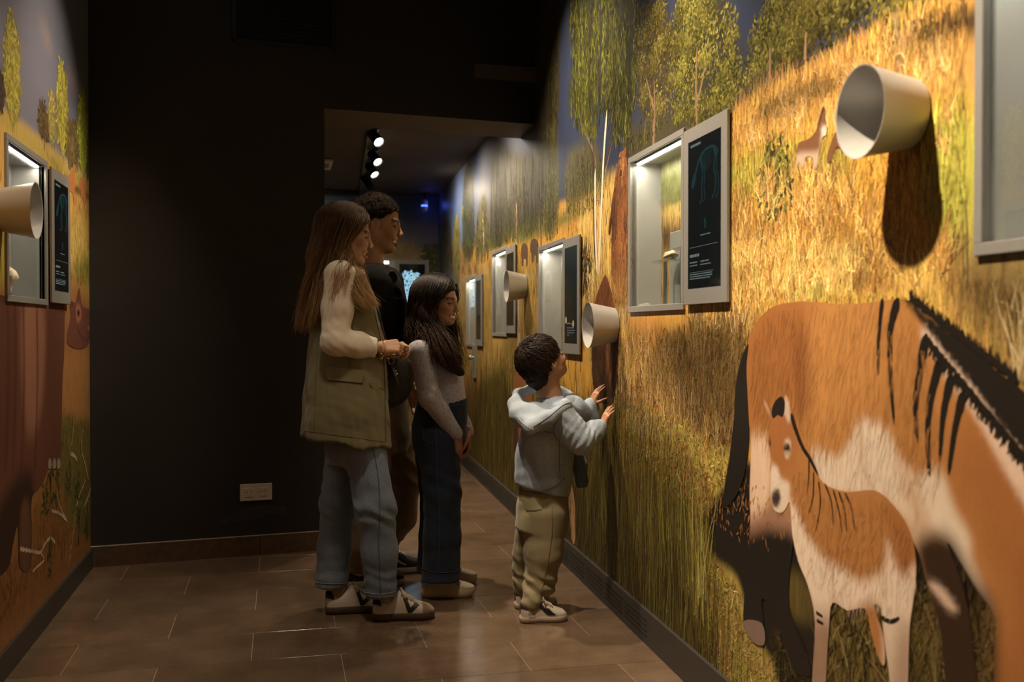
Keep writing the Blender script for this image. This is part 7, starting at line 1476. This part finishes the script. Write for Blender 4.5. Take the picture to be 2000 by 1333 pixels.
# ================================================================ GIRL (speckled lilac top, dark wide jeans, long dark hair)
DY = 0.0
SKIN_G = (0.36, 0.195, 0.115)
G0 = person('girl with long dark wavy hair, speckled lilac top and dark jeans', tuple(floor_pt(872, 1158)*np.array([1, 1, 0])))
Yg_ = 4.40
hp, hR = frame(J(856, 590, Yg_), -.62, -.04, .02); sG = .93
nk = J(845, 668, Yg_)
HFg = head_field(hp, hR, sG, .0024, True, 1.2, .45, 1.3, neck=nk)
BGi = Body((0.48, 4.05, .03), (1.05, 4.75, 1.32), .011)
BGi.loft(secs([(850, 835, 885, .07), (770, 832, 890, .08), (700, 828, 885, .09), (672, 828, 878, .09), (655, 838, 866, .05)], Yg_), .03)
s1, e1, w1 = J(820, 688, 4.28), J(838, 776, 4.25), J(891, 850, 4.27); s2, e2, w2 = J(862, 688, 4.52), J(884, 776, 4.53), J(912, 846, 4.40)
BGi.chain([s1, e1, w1], [.035, .030, .022]); BGi.chain([s2, e2, w2], [.035, .030, .022])
gn0, gn1, gf0, gf1 = floor_pt(823, 1166), floor_pt(926, 1164), floor_pt(833, 1143), floor_pt(931, 1138)
an1 = gn0+(gn1-gn0)*.24+np.array([0, 0, .075]); an2 = gf0+(gf1-gf0)*.24+np.array([0, 0, .075])
BGi.chain([J(855, 850, 4.31), J(862, 980, 4.30), an1], [.045, .04, .028]); BGi.chain([J(855, 850, 4.48), J(850, 980, 4.49), an2], [.045, .04, .028])
HG = Body(np.array([w1[0]-.06, w1[1]-.09, w1[2]-.15]), np.array([w1[0]+.12, w1[1]+.20, w1[2]+.06]), .0024)
hand_field(HG, w1, (.18, .12, -1), (.75, -.6, 0), .80, (.35, .4, .45, .5), 0, (.4, .3), 1); hand_field(HG, w2+np.array([-.006, -.02, -.004]), (-.10, -.35, -1), (.9, .3, 0), .80, (.5, .5, .55, .6), 0, (.4, .3), -1)
skin('body', [(HFg, head_color(hp, hR, sG, SKIN_G, (.34, .095, .075), (.025, .014, .010), 1.2)), (BGi, SKIN_G), (HG, np.array(SKIN_G)*np.array((1.03, .95, .9)))], MS, G0)
# ribbed top
SG = Body((0.48, 4.10, .70), (1.05, 4.72, 1.26), .0058)
SG.loft(secs([(806, 818, 910, .118), (770, 817, 908, .118), (735, 812, 904, .120), (705, 808, 899, .122), (684, 812, 888, .12), (668, 824, 876, .09), (656, 838, 866, .055)], Yg_), .015, p=2.2)
SG.chain([s1, e1, w1+(e1-w1)*.04], [.054, .046, .034], .02); SG.chain([s2, e2, w2+(e2-w2)*.04], [.052, .044, .034], .02); SG.cut(w1+(e1-w1)*.05, w1-e1, 0) if False else None
SG.disp(lambda P: -.0025*wob(P, (30, 30, 14), 1)-.0018*np.exp(-(np.linalg.norm(P-e1, axis=1)/.08)**2)*np.sin(P[:, 2]*130+P[:, 0]*60))
def knit_mat():
    m = col_mat('ribbed_speckled_knit', .85, .15, .04, 300, .1, sheen=.2); nt = m.node_tree; N, L = nt.nodes, nt.links; b = N['Principled BSDF']; tc = N.new('ShaderNodeTexCoord')
    w_ = N.new('ShaderNodeTexWave'); w_.inputs['Scale'].default_value = 75; w_.inputs['Distortion'].default_value = 1.5; L.new(tc.outputs['Object'], w_.inputs['Vector']); bp = N.new('ShaderNodeBump'); bp.inputs['Strength'].default_value = .35; bp.inputs['Distance'].default_value = .002; L.new(w_.outputs['Fac'], bp.inputs['Height']); L.new(bp.outputs[0], b.inputs['Normal']); return m
top_g = bvh(skin('knit_top', [(SG, (.41, .375, .395))], knit_mat(), G0))
me = top_g.data; Vt = np.zeros(len(me.vertices)*3, np.float32); me.vertices.foreach_get('co', Vt); Vt = Vt.reshape(-1, 3); Nt = np.zeros(len(Vt)*3, np.float32); me.vertices.foreach_get('normal', Nt); Nt = Nt.reshape(-1, 3); kept = []; b = MB()
for i in np.random.default_rng(2).permutation(len(Vt))[:6000]:
    if Vt[i, 1] > 4.45: continue
    if all(np.linalg.norm(Vt[i]-Vt[k]) > .021 for k in kept[-400:]): kept.append(i)
for i in kept:
    n = nrm(Nt[i]); u = nrm(np.cross(n, (.3, .2, 1))); v = np.cross(n, u); a = random.uniform(0, 3.1); d1, d2 = u*math.cos(a)+v*math.sin(a), -u*math.sin(a)+v*math.cos(a); c = Vt[i]+n*.0012; b.add([c-d1*.0042, c-d2*.0018, c+d1*.0042, c+d2*.0018], [(0, 1, 2, 3)])
b.build('printed_motif', mat('dark_motif', (.05, .04, .045), .9), top_g)['kind'] = 'stuff'
# dark wide jeans
JG = Body((0.46, 4.08, .06), (1.05, 4.75, .98), .0066)
JG.loft(secs([(880, 808, 906, .125), (830, 806, 911, .130), (800, 812, 913, .125), (778, 817, 912, .118)], Yg_), .02, p=2.2)
JG.chain([J(856, 860, 4.33), J(864, 960, 4.315), J(863, 1050, 4.31), J(860, 1150, 4.31)], [.098, .082, .080, .086], .02); JG.chain([J(848, 860, 4.48), J(854, 960, 4.49), J(850, 1050, 4.49), J(846, 1140, 4.49)], [.095, .078, .076, .080], .015)
zc = J(860, 1134, 4.31)[2]; zf = J(846, 1119, 4.49)[2]; JG.F = np.maximum(JG.F, np.where(JG.ax[1][None, :, None] < 4.40, zc, zf)-JG.ax[2][None, None, :])
JG.disp(lambda P: -.003*np.exp(-((P[:, 2]-.48)/.12)**2)*np.sin(P[:, 2]*70+P[:, 0]*50+3*wob(P, 9))-.0035*wob(P, (16, 16, 5), 1)-.0015*wob(P, (50, 50, 24), 2))
def gj_col(V):
    c = np.tile(np.array((.019, .027, .046)), (len(V), 1)); f = np.clip(.5+.5*wob(V, (12, 12, 4), 2), 0, 1)[:, None]; hem = (V[:, 2] < zc+.035)[:, None]*.35; return c*(.8+.45*f+hem)
jeans_g = bvh(skin('jeans', [(JG, gj_col)], MD, G0)); gs = mat('navy_stitch', (.060, .068, .085), .9)
seam('side_seam', jeans_g, [(854, 800), (852, 900), (858, 1000), (858, 1125)], gs, .0012); seam('hem_stitch', jeans_g, [(824, 1112), (845, 1118), (875, 1119), (896, 1115)], gs, .0013); seam('pocket_stitch', jeans_g, [(873, 806), (880, 830), (899, 836)], gs, .0011); seam('waistband_edge', jeans_g, [(864, 790), (890, 792), (912, 789)], gs, .0014); seam('back_pocket_stitch', jeans_g, [(826, 830), (828, 858), (842, 866), (850, 852)], gs, .0011)
g = np.random.default_rng(4); fr_ = []
for a in np.linspace(0, 2*PI, 110): c = J(860, 1134, 4.31); r_ = .083; p = c+np.array([r_*math.cos(a), r_*math.sin(a), 0]); fr_.append([p+np.array([0, 0, .004]), p+np.array([g.normal(0, .004), g.normal(0, .004), -.006]), p+np.array([g.normal(0, .007), g.normal(0, .007), -.014])])
tubes('frayed_hem', fr_, .0005, mat('frayed_thread', (.12, .13, .15), .9), jeans_g, 3, 'stuff')
cr = mat('cream_leather', (.50, .41, .30), .55, var=.06, scale=60); crs = mat('cream_rubber', (.52, .42, .29), .6)
SHG = dict(upper=cr, sole=crs, toe=cr, heel=cr, tongue=cr, lace=mat('pale_laces', (.55, .46, .35), .8)); shoe(G0, gn0, gn1, .092, SHG, 'runner', zs=.040, ankle=.095, tongue=.112, sole_curve=.012); shoe(G0, gf0, gf1, .092, SHG, 'runner', zs=.040, ankle=.095, tongue=.112, sole_curve=.012)
# hair
Tg = lambda p: hp+hR@(np.array(p)*sG); DC, DT = (.011, .0065, .0045), (.050, .024, .013)
HGf = Body((0.46, 4.16, .84), (1.02, 4.62, 1.48), .0055)
HGf.ell(Tg((-.022, 0, .044)), np.array((.112, .094, .096))*sG, hR, .02); HGf.rc(Tg((-.055, 0, .02)), Tg((-.075, 0, -.10)), .090*sG, .085*sG, .03); HGf.rc(Tg((-.02, -.074, .0)), Tg((-.020, -.085, -.12)), .030, .042, .03); HGf.rc(Tg((-.02, .074, .0)), Tg((0, .085, -.12)), .030, .036, .03)
HGf.chain([Tg((-.055, -.040, -.04)), J(826, 664, 4.37), J(810, 698, 4.39), J(802, 736, 4.41)], [.062, .050, .040, .024], .04); HGf.chain([Tg((-.02, -.082, -.05)), J(862, 672, 4.275), J(882, 704, 4.26), J(898, 728, 4.26)], [.034, .036, .034, .018], .04)
HGf.ell(Tg((.097, 0, -.045)), np.array((.080, .100, .100))*sG, hR, .012, 's')
HGf.disp(lambda P: -.005*np.sin(P[:, 2]*75+4*wob(P, (10, 10, 5)))*np.clip((1.25-P[:, 2])/.1, 0, 1)-.0008*wob(P, (40, 40, 12), 2))
hv, hq = HGf.mesh(); hv = relax(hv, hq, 1)
pt_ = [Tg(x) for x in ((.068, .010, .098), (.045, .010, .120), (.01, .008, .132), (-.03, .004, .134), (-.07, .004, .122), (-.10, 0, .09))]
ns = [[Tg((.072, -.055, .060)), Tg((.040, -.090, .010)), Tg((.012, -.094, -.055)), J(878, 668, 4.25), J(892, 700, 4.22), J(908, 726, 4.23)], [Tg((.050, -.078, .060)), Tg((.018, -.097, -.01)), Tg((.0, -.100, -.07)), J(866, 676, 4.24), J(880, 708, 4.21), J(896, 734, 4.22)],
      [Tg((.012, -.091, .060)), Tg((-.012, -.102, -.03)), Tg((-.01, -.105, -.09)), J(856, 676, 4.25), J(868, 706, 4.215), J(886, 732, 4.215)], [Tg((-.03, -.090, .06)), Tg((-.045, -.100, -.03)), Tg((-.05, -.105, -.09)), J(836, 668, 4.27), J(830, 690, 4.245), J(834, 706, 4.235)],
      [Tg((-.075, -.080, .05)), Tg((-.090, -.086, -.03)), Tg((-.095, -.09, -.09)), J(812, 668, 4.33), J(800, 704, 4.35), J(796, 742, 4.37)], [Tg((-.105, -.05, .04)), Tg((-.120, -.05, -.04)), Tg((-.120, -.05, -.09)), J(806, 668, 4.40), J(796, 706, 4.42), J(790, 742, 4.44)]]
GS = [[a, *q] for a, q in zip(pt_, ns)]; G = sheet(GS, 34, 34, (.003, .010, .014), DC, DT, .009, 2.6)
G += sheet([[Tg((.074, .03, .085)), Tg((.062, .075, .03)), Tg((.030, .098, -.05)), J(893, 660, 4.42), J(900, 700, 4.40), J(904, 730, 4.38)], [Tg((.0, .05, .12)), Tg((0, .09, .05)), Tg((0, .105, -.05)), J(870, 670, 4.5), J(872, 710, 4.5), J(872, 740, 4.5)]], 8, 26, (.003, .010, .014), DC, DT, .009, 2.6)
strands('hair', G, MH, G0, .0011, 20, 9, [(hv, hq, lambda V: np.array(DC)*(1+.8*np.clip((1.3-V[:, 2])/.3, 0, 1))[:, None])], HGf)
reparent(G0)
# ================================================================ BOY (pale denim hooded jacket, khaki trousers) with both hands on the mural
DY = 0.0
SKIN_B = (0.38, 0.205, 0.120)
B0 = person('small boy in a pale denim hooded jacket touching the wall', tuple(floor_pt(1050, 1205)*np.array([1, 1, 0])))
Yb = 3.98
hp, hR = frame(J(1064, 706, Yb), .30, .50, -.06); sB = .86
nk = J(1074, 778, Yb)
HFb = head_field(hp, hR, sB, .0024, False, .3, .7, 0, neck=nk)
qr, ql = rw([(1203, 812), (1181, 770)])
wr_ = RW(qr[0], .050, qr[1]-.045); wl_b = RW(ql[0], .050, ql[1]-.045)
s1, e1 = J(1092, 808, 3.86), J(1134, 862, 3.83); s2, e2 = J(1120, 800, 4.06), J(1150, 820, 4.10)
w1 = wr_+np.array([-.012, 0, 0]); w2 = wl_b+np.array([-.012, 0, 0])
BBo = Body((0.88, 3.60, .02), (1.42, 4.35, 1.06), .010)
BBo.loft(secs([(1000, 1025, 1098, .08), (930, 1026, 1100, .085), (850, 1035, 1110, .085), (800, 1045, 1112, .09), (780, 1058, 1100, .05)], Yb), .03)
BBo.chain([s1, e1, w1], [.032, .028, .020]); BBo.chain([s2, e2, w2], [.032, .028, .020])
bn0, bn1, bf0, bf1 = floor_pt(1016, 1216), floor_pt(1106, 1211), floor_pt(1006, 1189), floor_pt(1086, 1183)
an1 = bn0+(bn1-bn0)*.26+np.array([0, 0, .06]); an2 = bf0+(bf1-bf0)*.26+np.array([0, 0, .06])
BBo.chain([J(1070, 1000, 3.93), J(1060, 1100, 3.92), an1], [.05, .035, .024]); BBo.chain([J(1050, 1000, 4.08), J(1035, 1100, 4.08), an2], [.05, .035, .024])
HB = Body(np.minimum(wr_, wl_b)-np.array([.06, .07, .05]), np.maximum(wr_, wl_b)+np.array([.07, .08, .13]), .0022)
hand_field(HB, w1, nrm(RW(qr[0]+.01, .012, qr[1]+.05)-w1), nrm(RN+np.array([-.1, -.35, 0])), .60, (.18, .16, .18, .22), .16, (.75, .1), 1); hand_field(HB, w2, nrm(RW(ql[0]+.0, .012, ql[1]+.05)-w2), nrm(RN+np.array([0, -.3, 0])), .60, (.16, .16, .18, .22), .16, (.75, .1), -1)
skin('body', [(HFb, head_color(hp, hR, sB, SKIN_B, (.30, .10, .08), (.03, .018, .012), .3)), (BBo, SKIN_B), (HB, np.array(SKIN_B)*np.array((1.08, .95, .9)))], MS, B0)
# jacket
JB = Body((0.86, 3.62, .48), (1.42, 4.35, 1.02), .0056)
JB.loft(secs([(985, 1008, 1108, .125), (930, 1006, 1112, .130), (880, 1012, 1118, .128), (840, 1022, 1118, .122), (805, 1036, 1118, .115), (785, 1050, 1108, .085), (772, 1060, 1096, .05)], Yb), .015, p=2.25)
JB.chain([s1, s1*.4+e1*.6, e1], [.062, .056, .052], .02); JB.chain([e1, e1*.4+w1*.6, w1+(e1-w1)*.10], [.052, .045, .034], .02); JB.chain([s2, e2, w2+(e2-w2)*.10], [.058, .046, .033], .02)
zh0, zh1 = J(1015, 968, Yb)[2], J(1103, 946, Yb)[2]
JB.cut(J(1058, 958, Yb), (-.26, 0, -1), .004)
def fold_b(P):
    ea = np.exp(-(np.linalg.norm(P-e1, axis=1)/.09)**2); sh_ = np.exp(-(np.linalg.norm(P-s1, axis=1)/.09)**2)
    return -.0032*ea*np.sin((P[:, 0]*1.2-P[:, 2])*150+2*wob(P, 14))-.0026*sh_*np.sin((P[:, 0]+P[:, 2])*110+2*wob(P, 12))-.004*wob(P, (18, 18, 12), 1)-.002*wob(P, (48, 48, 30), 2)
JB.disp(fold_b)
def den_col(V): f = np.clip(.5+.5*wob(V, (16, 16, 12), 2), 0, 1)[:, None]; return np.array((.345, .405, .49))*(.82+.32*f)
jack = bvh(skin('denim_jacket', [(JB, den_col)], MD, B0)); js = mat('jacket_seam', (.15, .175, .21), .9); jl = mat('jacket_pale_stitch', (.42, .42, .41), .9)
seam('hem_seam', jack, [(1016, 956), (1035, 962), (1060, 958), (1085, 950), (1102, 934)], js, .0022); seam('side_seam', jack, [(1094, 850), (1092, 890), (1094, 934)], js, .0016); seam('yoke_seam', jack, [(1040, 828), (1060, 842), (1080, 846)], js, .0016)
seam('armhole_seam', jack, [(1108, 796), (1092, 812), (1082, 840), (1090, 862)], js, .0020); seam('cuff_seam', jack, [(1188, 812), (1194, 826), (1198, 842)], js, .0018); seam('cuff_seam', jack, [(1172, 778), (1178, 790)], js, .0016)
# hood lying open on the back: a rolled bowl of cloth
HD = Body((0.86, 3.72, .74), (1.30, 4.26, 1.04), .0052)
hc = J(1052, 800, Yb)
rim = [J(1006, 790, 3.98), J(1010, 812, 3.88), J(1036, 836, 3.80), J(1072, 818, 3.79), J(1104, 792, 3.83), J(1130, 800, 3.88)]; rimf = [J(1006, 790, 3.98), J(1012, 772, 4.06), J(1040, 758, 4.11), J(1080, 760, 4.12), J(1112, 772, 4.10)]
HD.chain(rim, [.026, .026, .026, .024, .022, .014], .02); HD.chain(rimf, [.024, .022, .022, .022, .020], .02)
HD.ell(J(1050, 812, 3.96), (.108, .150, .072), None, .03); HD.ell(J(1058, 772, Yb), (.100, .120, .066), np.array(Matrix.Rotation(.35, 3, 'Y')), .014, 's')
HD.disp(lambda P: -.003*wob(P, (26, 26, 26), 1)-.0015*wob(P, (60, 60, 60), 2))
hood = bvh(skin('hood', [(HD, lambda V: np.array((.36, .415, .49))*(.85+.3*np.clip(.5+.5*wob(V, (16, 16, 12), 3), 0, 1))[:, None])], MD, B0))
seam('hood_seam', hood, [(1042, 834), (1070, 816), (1100, 792), (1118, 786)], js, .0018); seam('hood_edge', hood, [(1004, 800), (1016, 822), (1038, 840)], jl, .0014)
# loose front panel of the open jacket, and the white shirt under it
FP = Body(J(1100, 960, 3.95)-np.array([.03, .16, .04]), J(1150, 880, 4.05)+np.array([.05, .16, .04]), .0048)
FP.chain([J(1118, 872, 3.97), J(1132, 905, 3.985), J(1136, 948, 3.99)], [.022, .026, .024], .03); FP.chain([J(1118, 872, 4.04), J(1132, 905, 4.06), J(1138, 945, 4.06)], [.022, .026, .026], .03); FP.cut(J(1136, 952, 4.0), (.1, 0, -1)); FP.disp(lambda P: -.003*wob(P, (30, 30, 30), 2))
skin('front_panel', [(FP, (.13, .17, .225))], MD, B0)
TS = Body((0.88, 3.80, .50), (1.25, 4.18, .86), .006); TS.loft(secs([(985, 1020, 1110, .108), (940, 1020, 1114, .108), (860, 1030, 1112, .10)], Yb), .01); TS.cut(J(1075, 974, Yb), (-.16, 0, -1), .003); skin('t_shirt', [(TS, (.60, .52, .42))], MC, B0)
# trousers
PB = Body((0.86, 3.76, .02), (1.28, 4.26, .74), .0060)
PB.loft(secs([(1030, 1006, 1106, .115), (980, 1012, 1108, .118), (955, 1016, 1106, .112)], Yb), .02, p=2.2)
PB.chain([J(1066, 1010, 3.935), J(1062, 1080, 3.925), J(1054, 1140, 3.92), an1+np.array([0, 0, .015])], [.086, .078, .064, .042], .02); PB.chain([J(1046, 1010, 4.07), J(1034, 1080, 4.08), J(1030, 1140, 4.08), an2+np.array([0, 0, .015])], [.080, .068, .060, .042], .015)
PB.cut((0, 0, an1[2]-.018), (0, 0, -1), .003)
PB.disp(lambda P: -.0045*np.exp(-((P[:, 2]-.14)/.07)**2)*np.sin(P[:, 2]*120+P[:, 0]*40+3*wob(P, 14))-.0045*wob(P, (20, 20, 9), 1)-.002*wob(P, (55, 55, 30), 2))
kb = bvh(skin('trousers', [(PB, lambda V: np.array((.250, .205, .115))*(.88+.2*np.clip(.5+.5*wob(V, (14, 14, 7), 2), 0, 1))[:, None])], MC, B0)); ks = mat('boy_khaki_seam', (.15, .12, .065), .9)
seam('side_seam', kb, [(1078, 985), (1078, 1040), (1070, 1100), (1056, 1165), (1052, 1185)], ks, .0015); patch('back_pocket', kb, [(1024, 976), (1060, 980), (1058, 996), (1030, 998), (1026, 992)], mat('khaki_pocket', (.26, .215, .12), .85), off=.003); seam('pocket_stitch', kb, [(1024, 977), (1027, 994), (1042, 999), (1058, 996)], ks, .0012)
wb = mat('boy_white_leather', (.58, .50, .41), .5); SHB = dict(upper=wb, sole=mat('boy_cream_sole', (.52, .43, .33), .6), heel=bk, tongue=wb, lace=lc, mark=bk)
mk = [([(.34, .62), (.44, .70), (.66, .16), (.56, .14)], 'mark'), ([(.50, .52), (.58, .66), (.74, .20), (.66, .16)], 'mark')]
e_sh, sf_ = shoe(B0, bn0, bn1, .080, SHB, 'court', logo=mk, zs=.026, ankle=.080, tongue=.098); shoe(B0, bf0, bf1, .080, SHB, 'court', logo=mk, zs=.026, ankle=.080, tongue=.098)
# lettering on the heel side of the near shoe
cu = bpy.data.curves.new('lettering', 'FONT'); cu.body = 'ook'; cu.size = .019; cu.extrude = .0004; to = bpy.data.objects.new('lettering_curve', cu); COL.objects.link(to); bpy.context.view_layer.update()
me = bpy.data.meshes.new_from_object(to.evaluated_get(bpy.context.evaluated_depsgraph_get())); bpy.data.objects.remove(to); bpy.data.curves.remove(cu)
fx = nrm(bn1-bn0); nx_ = np.array([fx[1], -fx[0], 0]); lt = mobj('shoe_lettering', me, bk, e_sh); p_ = sf_(.14, .10, .0050); lt.matrix_local = Matrix(((fx[0], 0, nx_[0], p_[0]), (fx[1], 0, nx_[1], p_[1]), (0, 1, 0, p_[2]), (0, 0, 0, 1)))
# short dark hair
Tb = lambda p: hp+hR@(np.array(p)*sB)
HBf = Body(Tb((0, 0, .02))-.15, Tb((0, 0, .02))+.15, .0040)
HBf.ell(Tb((-.022, 0, .046)), np.array((.112, .090, .098))*sB, hR, .01); HBf.rc(Tb((-.06, 0, .02)), Tb((-.075, 0, -.045)), .078*sB, .060*sB, .03); HBf.ell(Tb((.090, 0, -.028)), np.array((.080, .12, .080))*sB, hR, .008, 's'); HBf.ell(Tb((.022, 0, -.062)), np.array((.062, .2, .060))*sB, hR, .012, 's')
HBf.disp(lambda P: -.0015*wob(P, (130, 130, 130), 2)-.0025*wob(P, (50, 50, 50), 4))
hv, hq = HBf.mesh(); g = np.random.default_rng(18); cr_ = Tb((-.075, 0, .115)); G = []; cen = Tb((-.02, 0, .03))
for i in g.choice(len(hv), 3400):
    p = hv[i]; n = nrm(p-cen); d = p-cr_; d = nrm(d-n*np.dot(d, n)+1e-6); d = nrm(d+n*.05+g.normal(0, .07, 3)); L_ = g.uniform(.018, .032); G.append(([p-n*.002, p+d*L_*.5+n*.0015, p+d*L_-n*.001], 1, (0, 0, 0), (.022, .013, .009), (.040, .022, .013), 0, 0))
strands('hair', G, MH, B0, .0011, 4, 3, [(hv, hq, (.020, .012, .008))])
reparent(B0)
